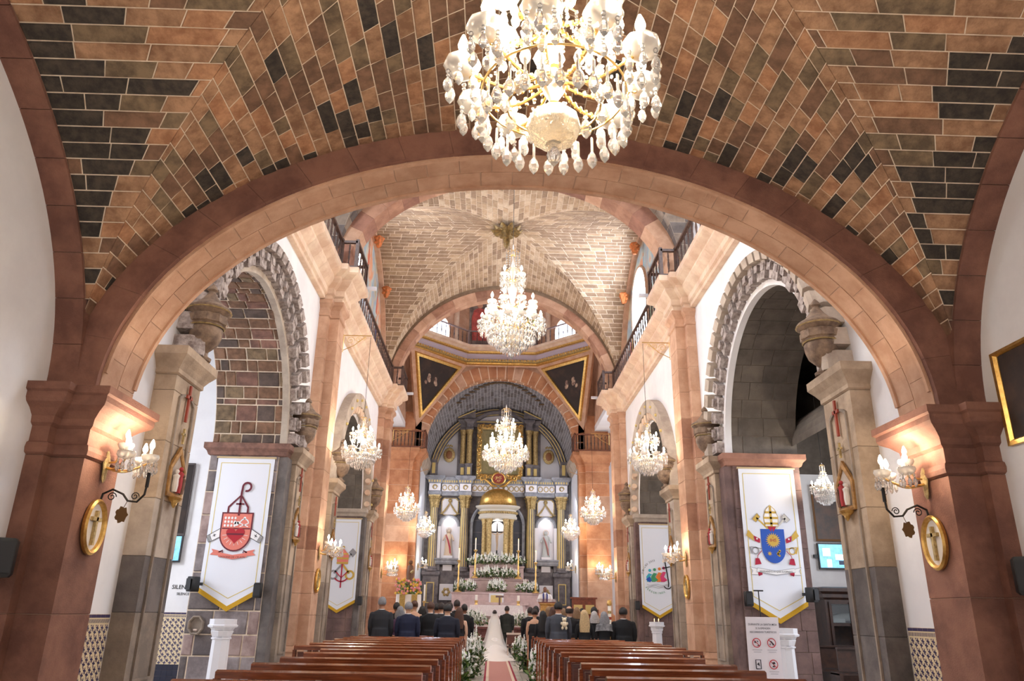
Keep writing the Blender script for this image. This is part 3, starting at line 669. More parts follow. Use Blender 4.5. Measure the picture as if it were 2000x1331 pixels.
mb = MB(); mb.box(-11, 11, 8.7, 47.3, 16.3, 16.5); o = None
mb = MB(); mb.box(-5.6, 5.6, 8.6, 31.3, 15.8, 16.0); struct(mb.build('roof', GREY))
# ================================================================== FIXTURES OF THE NAVE
# ---- balustrades ----------------------------------------------------------------
bal = MB(); bal.lathe([(.018, 0), (.018, .1), (.03, .12), (.018, .15), (.026, .26), (.034, .34), (.02, .46), (.03, .49), (.02, .52), (.026, .6), (.016, .72), (.016, .78)], 8)
BALM = bal.mesh('baluster', True)
def railing(label, pts, z, mat=WOODB, h=.82, step=.36, group='carved balustrades along the cornice', bm=None):
    t = thing('balustrade', (pts[0][0], pts[0][1], z), label, 'balustrade', group); o = Vector((pts[0][0], pts[0][1]))
    P = [Vector(p) - o for p in pts]; bm = bm or BALM
    for k, (a, b) in enumerate(zip(P, P[1:])):
        d = (b - a); L_ = d.length; u = d/L_; w = Vector((-u.y, u.x))
        for nm, z0, z1, hw in (('top_rail', h - .07, h, .045), ('bottom_rail', 0, .06, .035)):
            mb = MB(); c = [a + w*hw, a - w*hw, b - w*hw, b + w*hw]
            mb.hexa([(p.x, p.y, z0) for p in c], [(p.x, p.y, z1) for p in c]); mb.build(nm, mat, t)
        n = max(1, int(L_/step))
        for i in range(n):
            p = a + u*(L_*(i + .5)/n); link('baluster', bm, mat, t, loc=(p.x, p.y, .03), scale=(1, 1, (h - .08)/.78))
    for p in P:
        mb = MB(); mb.box(p.x - .045, p.x + .045, p.y - .045, p.y + .045, 0, h + .04); mb.build('newel_post', mat, t)
    return t
SD = {-1: 'left', 1: 'right'}
for s in (-1, 1):
    railing('dark wooden balustrade on the %s cornice before the first pilaster' % SD[s], [(s*4.62, 12.6), (s*4.62, 18.72)], 10.32)
    railing('wooden balcony rail over the %s pilaster between the bays' % SD[s], [(s*4.62, 18.78), (s*4.2, 18.78), (s*4.2, 20.36), (s*4.62, 20.36)], 10.32)
    railing('dark wooden balustrade on the %s cornice of the far bay' % SD[s], [(s*4.62, 20.5), (s*4.62, 29.95)], 10.32)
    railing('wooden balcony rail over the %s pilaster at the crossing' % SD[s], [(s*4.62, 30.08), (s*4.2, 30.08), (s*4.2, 31.66), (s*4.62, 31.66)], 10.32)
    railing('brown wooden balcony on the %s chancel pier' % SD[s], [(s*6.2, 41.4), (s*4.18, 41.4), (s*4.18, 42.6)], 10.12, h=.95, step=.2, mat=M('chancel_rail_wood', (134, 78, 52), .5, col2=(104, 60, 40), scale=9))
o8 = octa(4.7)
dr = railing('pale turned balustrade around the crossing drum', [o8[0], o8[1], o8[2], o8[3]], 16.16, mat=M('drum_rail', (140, 120, 116), .6), h=.9, step=.3)
railing('pale turned balustrade on the left side of the crossing drum', [o8[3], o8[4]], 16.16, mat=_mats['drum_rail'], h=.9, step=.3)
railing('pale turned balustrade on the right side of the crossing drum', [o8[7], o8[0]], 16.16, mat=_mats['drum_rail'], h=.9, step=.3)

# ---- painted lunettes, corbel masks -----------------------------------------------
def mural_mat():
    m = bpy.data.materials.new('mural_paint'); m.use_nodes = True; N = m.node_tree.nodes; L = m.node_tree.links; b = N['Principled BSDF']
    g = N.new('ShaderNodeNewGeometry'); nz = N.new('ShaderNodeTexNoise'); nz.inputs['Scale'].default_value = .75; nz.inputs['Detail'].default_value = 7
    L.new(g.outputs['Position'], nz.inputs['Vector']); cr = N.new('ShaderNodeValToRGB'); e = cr.color_ramp.elements
    e[0].position = .3; e[0].color = lin((116, 132, 110)); e[1].position = .72; e[1].color = lin((214, 200, 176))
    for p, c in ((.4, (196, 178, 150)), (.48, (150, 170, 186)), (.55, (186, 198, 190)), (.62, (220, 150, 110))): x = e.new(p); x.color = lin(c)
    L.new(nz.outputs['Fac'], cr.inputs['Fac']); L.new(cr.outputs['Color'], b.inputs['Base Color']); b.inputs['Roughness'].default_value = .8; return m
MURAL = mural_mat(); CLAY = M('terracotta', (214, 116, 56), .7, col2=(150, 92, 44), scale=9, bump=.5)
ROBES = [M('mural_blue', (52, 78, 150), .8), M('mural_ochre', (206, 164, 70), .8), M('mural_red', (206, 108, 84), .8), M('mural_sky', (150, 190, 206), .8)]
for s in (-1, 1):
    t = thing('lunette_mural', (s*5.17, 25.2, 10.35), 'painted mural of robed figures filling the %s lunette' % SD[s], 'mural', 'lunette murals')
    pts = [(-4.9, 0)] + [(-4.9*math.cos(PI*i/40), 4.6*math.sin(PI*i/40)) for i in range(1, 40)] + [(4.9, 0)]
    mb = MB(); mb.prism(pts, lambda p: (0, p[0], p[1]), lambda p: (-s*.012, p[0], p[1])); mb.build('painted_ground', MURAL, t)
    for k, (y, z, h) in enumerate(((3.0, .7, 1.6), (3.6, .5, 1.4), (2.9, 2.4, .9), (-2.5, .8, 1.6), (-3.3, .5, 1.3), (4.1, .4, 1.1), (.35, 3.3, .8))):
        mb = MB(); out = [(y - .3*h*.5, z), (y + .3*h*.5, z), (y + .26*h*.5, z + h*.6), (y + .12*h*.5, z + h*.8), (y - .12*h*.5, z + h*.8), (y - .26*h*.5, z + h*.6)]
        mb.prism(out, lambda p: (-s*.012, p[0], p[1]), lambda p: (-s*.018, p[0], p[1])); mb.build('painted_robe', ROBES[(k + (s > 0)) % 4], t)
        mb = MB(); out = [(y + .1*h*math.cos(a), z + h*.9 + .1*h*math.sin(a)) for a in [2*PI*i/10 for i in range(10)]]
        mb.prism(out, lambda p: (-s*.012, p[0], p[1]), lambda p: (-s*.018, p[0], p[1])); mb.build('painted_head', SKIN, t)
    rb = MB(); rb.rings([[(s*5.2, 25.2 + a_*math.sin(tt), 10.25 + b_*math.cos(tt)) for a_, b_ in ((5.25, 4.9),)] + [(s*4.98, 25.2 + 5.25*math.sin(tt), 10.25 + 4.9*math.cos(tt)), (s*4.98, 25.2 + 5.05*math.sin(tt), 10.25 + 4.7*math.cos(tt)), (s*5.2, 25.2 + 5.05*math.sin(tt), 10.25 + 4.7*math.cos(tt))] for tt in [-PI/2 + PI*i/50 for i in range(51)]])
    struct(rb.build('trim_lunette', RED2))
    for k, (y, z) in enumerate(((25.45, 14.6), (28.1, 13.7), (22.3, 13.7))):
        c = thing('clay_corbel', (s*4.82, y, z - .05), 'orange clay corbel on the %s vault rim, %s' % (SD[s], ('at its crown', 'on its far haunch', 'on its near haunch', 'low beside the crossing')[k]), 'corbel', 'terracotta corbels')
        mb = MB(); mb.lathe([(.06, -.22), (.1, -.16), (.13, -.02), (.17, .1), (.2, .16), (.12, .24)], 10, wob=.12, lobes=5); mb.build('flower_cup', CLAY, c, smooth=True)
        mb = MB()
        for j in range(5): mb.ball((-s*.1*math.cos(j), .16*math.sin(j*1.26), .05 + .12*math.cos(j*1.26)), .07, 6, 5)
        mb.build('petals', CLAY, c, smooth=True)

# ---- urns on the pier capitals ------------------------------------------------------
URN = [(.05, 0), (.13, .01), (.14, .05), (.08, .09), (.06, .14), (.1, .18), (.2, .28), (.24, .4), (.25, .5), (.23, .54), (.26, .56), (.24, .6), (.24, .72), (.29, .76), (.33, .8), (.33, .84), (.3, .87), (.2, .93), (.12, 1.02), (.07, 1.1), (.05, 1.14), (.08, 1.17), (.06, 1.22), (.01, 1.28)]
um = MB(); um.lathe(URN, 20, wob=.0); UM = um.mesh('urn_body', True)
fm = MB(); fm.lathe([(.245, .58), (.28, .6), (.28, .72), (.25, .74)], 20, wob=.06, lobes=10, caps=False); FM = fm.mesh('fluted_band', True)
URNM = M('urn_stone', (150, 126, 104), .8, col2=(104, 84, 70), scale=6, bump=.3)
for s in (-1, 1):
    for b, yc in enumerate(YB):
        for e, y in enumerate((yc - 3.2, yc + 3.4)):
            t = thing('stone_urn', (s*4.74, y, 5.0), 'lidded stone urn on the %s capital of the %s %s arch' % (('near', 'far')[e], ('first', 'second')[b], SD[s]), 'urn', 'urns on the pier capitals')
            link('urn_body', UM, URNM, t); link('fluted_band', FM, URNM, t)
            g = MB()
            for r, z in ((.335, .805), (.265, .545)): g.lathe([(r - .01, z - .012), (r + .008, z), (r - .01, z + .012)], 20, caps=False)
            g.build('gilt_ring', GOLDM, t)

# ---- stations of the cross -----------------------------------------------------------
FIGS = [M('fig_white', (222, 214, 206), .6), M('fig_red', (166, 44, 48), .6), M('fig_brown', (112, 78, 58), .6), M('fig_blue', (92, 110, 140), .6)]
MAROON = M('painted_cross', (150, 62, 44), .6)
GILTB = M('brown_gilding', (176, 132, 74), .5, .35, col2=(134, 96, 52), scale=10)
def station(s, y, z, label):
    t = thing('station_relief', (s*4.78, y, z), label, 'relief', 'stations of the cross')
    X = lambda d: -s*d
    fr = MB(); o = [(-.25, 0), (.25, 0), (.27, .4), (0, .72), (-.27, .4)]; i = [(-.19, .06), (.19, .06), (.2, .38), (0, .6), (-.2, .38)]
    fr.rings([[(X(0), o[k][0], o[k][1]), (X(.04), o[k][0], o[k][1]), (X(.05), (o[k][0] + i[k][0])/2, (o[k][1] + i[k][1])/2), (X(.04), i[k][0], i[k][1]), (X(.02), i[k][0], i[k][1])] for k in range(5)], loop=True)
    fr.build('gabled_frame', GILTB, t)
    mb = MB(); mb.prism(i, lambda p: (X(.0), *p), lambda p: (X(.02), *p)); mb.build('niche_back', GREYL, t)
    for k, (yy, h) in enumerate(((-.1, .3), (.03, .36), (.13, .27))):
        mb = MB(); mb.lathe([(.035, 0), (.045, h*.3), (.04, h*.6), (.05, h*.75), (.015, h*.84)], 8, (X(.065), yy, .07)); mb.ball((X(.065), yy, .07 + h*.93), .032, 8, 6); mb.build('relief_figure', FIGS[k], t)
    mb = MB(); mb.lathe([(.15, 0), (.12, -.04), (.06, -.07), (.05, -.1), (.01, -.14)], 10, (X(.05), 0, 0), sx=.6); mb.build('bracket', GOLD, t)
    mb = MB(); mb.box(X(.03) - .015, X(.03) + .015, -.015, .015, .76, .98); mb.box(X(.03) - .015, X(.03) + .015, -.06, .06, .88, .91); mb.build('finial_cross', GOLDM, t)
    mb = MB(); mb.box(X(.02) - .015, X(.02) + .015, -.022, .022, 1.08, 1.62); mb.box(X(.02) - .015, X(.02) + .015, -.09, .09, 1.42, 1.47); mb.build('painted_cross', MAROON, t)
for s in (-1, 1):
    for b, yc in enumerate(YB):
        for e, y in enumerate((yc - 3.35, yc + 3.58)):
            station(s, y, 2.95 if e == 0 else 3.0, 'gilded gabled station relief on the %s pier of the %s %s arch' % (('near', 'far')[e], ('first', 'second')[b], SD[s]))

# ---- glazed tile dado -------------------------------------------------------------------
TILEC = M('tile_cream', (226, 206, 168), .3); TILEB = M('tile_indigo', (66, 58, 92), .3); TILEK = M('tile_black', (36, 38, 56), .35)
def tile_mesh(kind):
    mb = MB(); a, g = .118, .001
    mb.box(g, a - g, 0, .012, g, a - g); mb.cur = 1
    if kind == 'print':
        for cx, cz, w in ((.035, .035, 1), (.083, .083, 1)):
            o = [(cx + .027*w*math.cos(t)*(1 + .4*math.cos(4*t + .6)), cz + .027*w*math.sin(t)*(1 + .4*math.cos(4*t + .6))) for t in [2*PI*i/20 for i in range(20)]]
            mb.add([(x, -.0006, z) for x, z in o], [tuple(range(20))])
        for p in ([(.09, .04), (.118, .055), (.1, .07)], [(.045, .09), (.06, .118), (.03, .118)]):
            mb.add([(x, -.0006, z) for x, z in p], [tuple(range(len(p)))])
    elif kind == 'border':
        mb.add([(g, -.0006, .08), (a - g, -.0006, .08), (a - g, -.0006, a - g), (g, -.0006, a - g)], [(0, 1, 2, 3)])
        for k in range(4): mb.add([(.004 + k*.029, -.0006, .02), (.02 + k*.029, -.0006, .02), (.03 + k*.029, -.0006, .065), (.014 + k*.029, -.0006, .065)], [(0, 1, 2, 3)])
    return mb.mesh('tile', fix=False)
TM = {k: tile_mesh(k) for k in ('print', 'border')}
TKM = MB(); TKM.box(.001, .117, 0, .012, .001, .117); TKM = TKM.mesh('tile')
def dado(parent_label, origin, u, nx, z1, dark_rows=0, zmin=0.0):
    """origin at floor, u unit direction along the wall (tile x), tiles face the -y side after rotation"""
    rz = math.atan2(u[1], u[0]); t = thing('tile_dado', origin, parent_label, 'tile dado', 'glazed tile dados', rz=rz)
    bk = MB(); bk.box(0, nx*.118, .006, .02, 0, z1); bk.build('bed', MORTAR, t)
    nz = int(z1/.118)
    for j in range(nz):
        if j*.118 < zmin: continue
        for i in range(nx):
            if j == nz - 1: link('tile', TM['border'], [TILEC, TILEB], t, loc=(i*.118, 0, j*.118))
            elif j < dark_rows: link('tile', TKM, TILEK, t, loc=(i*.118, 0, j*.118))
            else: link('tile', TM['print'], [TILEC, TILEB], t, loc=(i*.118, 0, j*.118))
    return t
dado('indigo and cream tile dado on the left wall beside the near pier', (-5.06, 10.15, 0), (0, -1), 12, 1.42, 0, .35).rotation_euler.z = PI/2
bpy.data.objects['tile_dado'].location = (-5.06, 8.78, 0)
dado('indigo and cream tile dado on the right wall beside the near pier', (5.06, 10.2, 0), (0, -1), 12, 1.42, 0, .35)
CHY = YB[0] + 3.9
dado('indigo and cream tile dado under the silence sign', (-8.1, CHY - .025, 0), (1, 0), 12, 1.42, 3)

# wall lettering in the side chapel
def wall_sign(label, cx, cz, y, lines, mat, size):
    t = thing('wall_lettering', (cx, y, cz), label, 'lettering')
    for k, (txt, sc) in enumerate(lines):
        mb = MB(); put_text(mb, txt, lambda p: (p[0], -.004, p[1]), size*sc, (0, -k*size*1.15), bold=.01); mb.build('line_of_letters', mat, t, fix=False)
wall_sign('black painted words SILENCIO SILENCE on white chapel wall', -7.19, 1.95, CHY - .004, (('SILENCIO', 1), ('SILENCE', .62)), BLACK, .125)
wall_sign('black painted words CAPILLA DE SANTO half hidden by the grey pier', -7.95, 1.95, CHY - .004, (('CAPILLA', .8), ('DE', .8), ('SANTO', .8)), BLACK, .12)

# ---- sconces, oval crosses, brackets, loudspeakers ------------------------------------------
prism_m = MB(); prism_m.lathe([(.004, 0), (.018, -.02), (.026, -.05), (.02, -.078), (.003, -.1)], 6); DROP = prism_m.mesh('pendant', False)
bead_m = MB(); bead_m.ball((0, 0, 0), .014, 6, 4); BEAD = bead_m.mesh('bead', True)
cup_m = MB(); cup_m.lathe([(.012, -.035), (.04, -.03), (.08, -.005), (.097, .03), (.09, .055), (.08, .05), (.05, .005), (.02, .02), (.02, .0)], 24, wob=.035, lobes=8); CUP = cup_m.mesh('crystal_cup', True)
can_m = MB(); can_m.lathe([(.016, 0), (.016, .1), (.012, .105)], 8); CAN = can_m.mesh('candle_tube', True)
blb_m = MB(); blb_m.lathe([(.012, 0), (.024, .022), (.028, .045), (.02, .075), (.006, .11)], 10); BLB = blb_m.mesh('bulb', True)
def lamp_end(t, p, sc=1.0, drops=4, strand=False, single=False):
    link('crystal_cup', CUP, CRYSTW, t, loc=p, scale=sc); link('candle_tube', CAN, CANDLE, t, loc=(p[0], p[1], p[2] + .02*sc), scale=sc); link('bulb', BLB, BULBM, t, loc=(p[0], p[1], p[2] + .12*sc), scale=sc)
    for k in range(drops):
        a = 2*PI*k/drops + .4
        q = (p[0] + .075*sc*math.cos(a), p[1] + .075*sc*math.sin(a), p[2] - .02*sc)
        if strand:
            link('bead', BEAD, CRYSTAL, t, loc=(q[0], q[1], q[2] - .01), scale=sc)
            link('bead', BEAD, CRYSTAL, t, loc=(q[0], q[1], q[2] - .035*sc), scale=sc*.8)
            link('pendant', DROP, CRYSTAL, t, loc=(q[0], q[1], q[2] - .045*sc), scale=sc*random.uniform(.85, 1.15))
        else: link('pendant', DROP, CRYSTAL, t, loc=q, scale=sc)
def sconce(label, loc, nrm, sc=1.0, watts=18, arms=3, drops=7):
    n = Vector(nrm); rz = math.atan2(n.y, n.x); t = thing('wall_sconce', loc, label, 'wall lamp', 'crystal wall sconces', rz=rz, scale=sc)
    mb = MB(); mb.lathe([(.01, -.17), (.04, -.13), (.05, -.02), (.07, .05), (.05, .12), (.015, .18)], 12, (.02, 0, 0), sx=.4, wob=.1, lobes=5); mb.build('back_plate', GOLDM, t, smooth=True)
    for k in range(arms):
        a = (k - (arms - 1)/2)*.62; dx, dy = math.cos(a), math.sin(a)
        L_ = .36 if k != (arms - 1)/2 else .46
        pts = [(.03 + L_*u*dx, L_*u*dy, -.05*math.sin(u*PI)*1.2 + .06*u) for u in [i/9 for i in range(10)]]
        mb = MB(); mb.tube(pts, [.014 - .004*i/9 for i in range(10)], 6); arm_ = mb.build('arm', BRASS, t, smooth=True)
        lamp_end(arm_, (.03 + L_*dx, L_*dy, .09), 1.0, drops, True)
    mb = MB(); mb.tube([(.03, 0, .05), (.12, 0, .06), (.2, 0, .2)], .011, 6); arm_ = mb.build('arm', BRASS, t)
    lamp_end(arm_, (.2, .0, .22), .9, drops)
    pl = point_light('sconce_light', (loc[0] + n.x*.34*sc, loc[1] + n.y*.34*sc, loc[2] + .3*sc), watts, WARM, .07)
    return t
def oval_cross(label, loc, nrm):
    n = Vector(nrm); rz = math.atan2(n.y, n.x); t = thing('oval_cross_frame', loc, label, 'framed cross', 'oval framed crosses', rz=rz)
    mb = MB(); mb.rings([[(d, (w + r)*math.cos(a), (h + r)*math.sin(a)) for d, r in ((0, .03), (.035, .035), (.055, .012), (.04, -.012), (.01, -.02))] for w, h, a in [(.19, .26, 2*PI*i/32) for i in range(32)]], loop=True); mb.build('oval_frame', GOLD, t, smooth=True)
    mb = MB(); mb.prism([(.185*math.cos(2*PI*i/28), .255*math.sin(2*PI*i/28)) for i in range(28)], lambda p: (0, *p), lambda p: (.012, *p)); mb.build('white_ground', M('ivory_ground', (226, 218, 208), .6), t)
    mb = MB(); mb.box(.012, .045, -.02, .02, -.19, .17); mb.box(.012, .045, -.095, .095, .06, .1); mb.build('gilt_cross', GOLDM, t)
def scroll_bracket(label, loc, nrm):
    n = Vector(nrm); rz = math.atan2(n.y, n.x); t = thing('iron_bracket', loc, label, 'bracket', 'iron lamp brackets', rz=rz)
    pts = [(0, 0, 0), (.02, 0, .12), (.12, 0, .17), (.24, 0, .12), (.3, 0, .05), (.4, 0, .04), (.47, 0, .12), (.48, 0, .24)]
    mb = MB(); mb.tube(pts, .012, 6); mb.build('arm', IRON, t)
    for cx, cz, r in ((.12, .09, .05), (.37, .1, .045)):
        mb = MB(); mb.tube([(cx + r*(1 - u*.75)*math.cos(u*9), 0, cz + r*(1 - u*.75)*math.sin(u*9)) for u in [i/20 for i in range(21)]], .006, 5); mb.build('scroll', IRON, t)
    mb = MB()
    mb.tube([(.48, 0, .2), (.48, 0, .36)], .02, 8); mb.build('socket', IRON, t)
    mb = MB(); o = [(.26 + .065*math.cos(a)*(1 + .14*math.cos(7*a)), -.1 + .085*math.sin(a)*(1 + .14*math.cos(7*a))) for a in [2*PI*i/20 for i in range(20)]]
    mb.prism(o, lambda p: (p[0], -.004, p[1]), lambda p: (p[0], .004, p[1])); mb.tube([(.3, 0, .05), (.27, 0, -.03)], .004, 4); mb.build('leaf_pendant', M('bronze_leaf', (112, 84, 50), .5, .5), t)
for s in (-1, 1):
    d = SD[s]
    sconce('crystal sconce with lit bulbs on the near %s pier' % d, (s*4.59, 8.4, 2.95), (-s, 0, 0), 1.0, 42)
    scroll_bracket('black iron scroll bracket under the near %s sconce' % d, (s*4.59, 8.46, 2.55), (-s, 0, 0))
    oval_cross('oval gilt frame with cross on the near %s pier' % d, (s*4.585, 8.4, 2.31), (-s, 0, 0))
    sconce('lit crystal sconce on the %s pilaster between the bays' % d, (s*4.59, 19.5, 2.85), (-s, 0, 0), 1.05, 24)
    oval_cross('small oval gilt frame with cross on the %s nave pilaster' % d, (s*4.585, 19.55, 2.2), (-s, 0, 0))
    sconce('lit crystal sconce on the %s pilaster at the crossing' % d, (s*4.59, 30.8, 2.9), (-s, 0, 0), 1.1, 26)
    sconce('lit sconce on the orange %s chancel pier' % d, (s*5.4, 41.66, 3.6), (0, -1, 0), 1.3, 34, 2)
    sconce('white lit sconce on the %s chancel wall' % d, (s*4.43, 44.0, 3.9), (-s, 0, 0), 1.2, 20, 2)
def speaker(label, loc, nrm, h=.33, w=.22):
    n = Vector(nrm); rz = math.atan2(n.y, n.x); t = thing('loudspeaker', loc, label, 'loudspeaker', 'black wall loudspeakers', rz=rz)
    mb = MB(); hw = w/2; mb.rings([[(x, y*k, z) for x, y in ((-.1, -hw*.55), (.07, -hw), (.12, -hw*.8), (.14, 0), (.12, hw*.8), (.07, hw), (-.1, hw*.55))] for z, k in ((-h/2, .8), (-h/2 + .03, 1), (h/2 - .03, 1), (h/2, .8))]); mb.build('cabinet', BLACK, t, smooth=True)
    mb = MB(); mb.rings([[(.145, y*k, z) for y in (-hw*.7, 0, hw*.7)] + [(.15, y*k, z) for y in (hw*.7, 0, -hw*.7)] for z, k in ((-h/2 + .04, 1), (h/2 - .04, 1))]); mb.build('grille', M('speaker_grille', (40, 40, 43), .6), t)
    mb = MB(); mb.box(-.2, -.08, -.03, .03, -.02, .04); mb.build('mount', BLACK, t)
for s in (-1, 1):
    d = SD[s]
    speaker('black loudspeaker low on the near %s wall' % d, (s*5.0, 7.62, 1.93), (-s*.6, -.8, 0), .36, .26)
    speaker('black loudspeaker beside the inner edge of the near %s banner' % d, (s*5.13, YB[0] + 2.56, 1.88), (0, -1, 0), .3, .19)
    speaker('black loudspeaker at the outer edge of the near %s banner' % d, (s*6.46, YB[0] + 2.5, 1.98), (s*.5, -.87, 0), .3, .19)
    speaker('small black loudspeaker beside the far %s banner' % d, (s*4.82, YB[1] + 2.56, 1.85), (0, -1, 0), .3, .18)
# framed picture at the right edge of the entrance bay
t = thing('wall_picture', (5.13, 6.85, 3.78), 'dark picture in a gilt frame on the near right wall', 'picture')
mb = MB(); mb.rings([[(-d, y*(1 + r), z*(1 + r)) for d, r in ((0, .1), (.05, .1), (.06, .02), (.03, -.02), (0, -.02))] for y, z in ((-.72, -.5), (.72, -.5), (.72, .42), (-.72, .42))], loop=True); mb.build('frame', GOLD, t)
mb = MB(); mb.box(-.02, -.005, -.72, .72, -.5, .42); mb.build('canvas', PAINT, t)

# ---- banners -----------------------------------------------------------------------------
CLOTH = M('banner_cloth', (232, 234, 242), .75); CLOTHG = M('banner_gold_line', (218, 196, 110), .6); FRINGE = M('banner_fringe', (216, 166, 20), .6, bump=.8, bscale=120)
POLE = M('banner_rod', (206, 182, 140), .45)
EC = {k: M('print_' + k, c, .7) for k, c in dict(maroon=(104, 28, 44), red=(178, 30, 44), salmon=(226, 128, 112), white=(242, 240, 240), black=(34, 30, 34), blue=(38, 84, 178), gold=(206, 168, 72), pale=(206, 200, 190), grey=(150, 146, 150), crimson=(176, 24, 58), green=(70, 148, 100), teal=(64, 170, 190), orange=(232, 126, 50), pink=(214, 62, 110)).items()}
def circle(cx, cy, r, n=24, sy=1.0, a0=0.0): return [(cx + r*math.cos(a0 + 2*PI*i/n), cy + r*sy*math.sin(a0 + 2*PI*i/n)) for i in range(n)]
def band(pts, w):
    """polyline -> ribbon polygon"""
    L_, R_ = [], []
    for i, p in enumerate(pts):
        a = Vector(pts[max(i - 1, 0)]); b = Vector(pts[min(i + 1, len(pts) - 1)]); d = (b - a).normalized(); nn = Vector((-d.y, d.x))*w/2
        L_.append((p[0] + nn.x, p[1] + nn.y)); R_.append((p[0] - nn.x, p[1] - nn.y))
    return [(L_[i], L_[i + 1], R_[i + 1], R_[i]) for i in range(len(pts) - 1)]
def arc(cx, cy, r, a0, a1, n=14, sy=1.0): return [(cx + r*math.cos(a0 + (a1 - a0)*i/n), cy + r*sy*math.sin(a0 + (a1 - a0)*i/n)) for i in range(n + 1)]
def banner(label, x, y, ztop, w, h, fold, emblem):
    """hangs facing -y; u across, v downward from the top"""
    t = thing('hanging_banner', (x, y, ztop), label, 'banner', 'white fringed church banners')
    def pt(u, v, d=0.0): return (u, -d - fold*(.5 + .5*math.cos(u/w*9.0 + 1.2*v))*min(1, v/.6)*.6 - .004*math.cos(v*5), -v)
    tip = .36*w/1.25
    low = lambda u: h - tip*abs(u)/(w/2)
    nu, nv = 14, 22; mb = MB(); V = []
    for k, d in ((0, .012), (1, 0.0)):
        V.append([[pt(-w/2 + w*i/nu, low(-w/2 + w*i/nu)*j/nv, d) for i in range(nu + 1)] for j in range(nv + 1)])
    mb.rings(V[0], closed=False, caps=False); mb.rings(V[1], closed=False, caps=False)
    mb.rings([[V[0][j][0], V[1][j][0]] for j in range(nv + 1)], closed=False, caps=False); mb.rings([[V[0][j][-1], V[1][j][-1]] for j in range(nv + 1)], closed=False, caps=False)
    cl_ = mb.build('cloth', CLOTH, t, smooth=True)
    fr = MB(); F = []
    for i in range(nu*2 + 1):
        u = -w/2 + w*i/(nu*2); a = pt(u, low(u) - .02, .018); b = pt(u, low(u) + .085, .018); b = (b[0], a[1], b[2]); F.append([a, b, (b[0], b[1] + .014, b[2]), (a[0], a[1] + .014, a[2])])
    fr.rings(F); fr.build('fringe', FRINGE, t)
    ln = MB(); m_ = .07*w
    E_ = [(-w/2 + m_, m_*1.2), (w/2 - m_, m_*1.2), (w/2 - m_, low(w/2) - m_*1.1), (0, h - m_*2.0), (-w/2 + m_, low(w/2) - m_*1.1), (-w/2 + m_, m_*1.2)]
    for a, b in zip(E_, E_[1:]):
        for k in range(8):
            p0 = (a[0] + (b[0] - a[0])*k/8, a[1] + (b[1] - a[1])*k/8); p1 = (a[0] + (b[0] - a[0])*(k + 1)/8, a[1] + (b[1] - a[1])*(k + 1)/8)
            for q in band([p0, p1], .012*w): ln.add([pt(c[0], c[1], .0155) for c in q], [(0, 1, 2, 3)])
    ln.build('gold_border', CLOTHG, cl_, fix=False)
    rd = MB(); rd.tube([(-w/2 - .03, -.02, .02), (w/2 + .03, -.02, .02)], .022, 8); rd.build('rod', POLE, t)
    parts = {}
    def flat(u, v, lvl): return (u, -.018 - fold*.6 - .0025*lvl, -v)
    def put(col, polys, lvl=0):
        key = (col, lvl); m_b = parts.setdefault(key, MB())
        for p in polys: m_b.add([flat(q[0]*w/1.25, q[1]*w/1.25, lvl) for q in p], [tuple(range(len(p)))])
    def txt_flip(col, s_, size, at, rot=0.0, lvl=0, bold=0.0):      # v grows downward: mirror the glyphs' y
        v, f = text_geo(s_, size, bold); c, sn = math.cos(rot), math.sin(rot); m_b = parts.setdefault((col, lvl), MB())
        m_b.add([flat((at[0] + px*c + py*sn)*w/1.25, (at[1] + px*sn - py*c)*w/1.25, lvl) for px, py in v], f)
    emblem(put, txt_flip)
    for (col, lvl), m_b in parts.items(): m_b.build('emblem_' + col, EC[col], cl_, fix=False)
    return t
def shield(cx, cy, w, h): return [(cx - w/2, cy - h/2), (cx + w/2, cy - h/2)] + [(cx + w/2*math.cos(a), cy + h*.05 + h*.45*math.sin(a)) for a in [PI*i/16 for i in range(17)]]
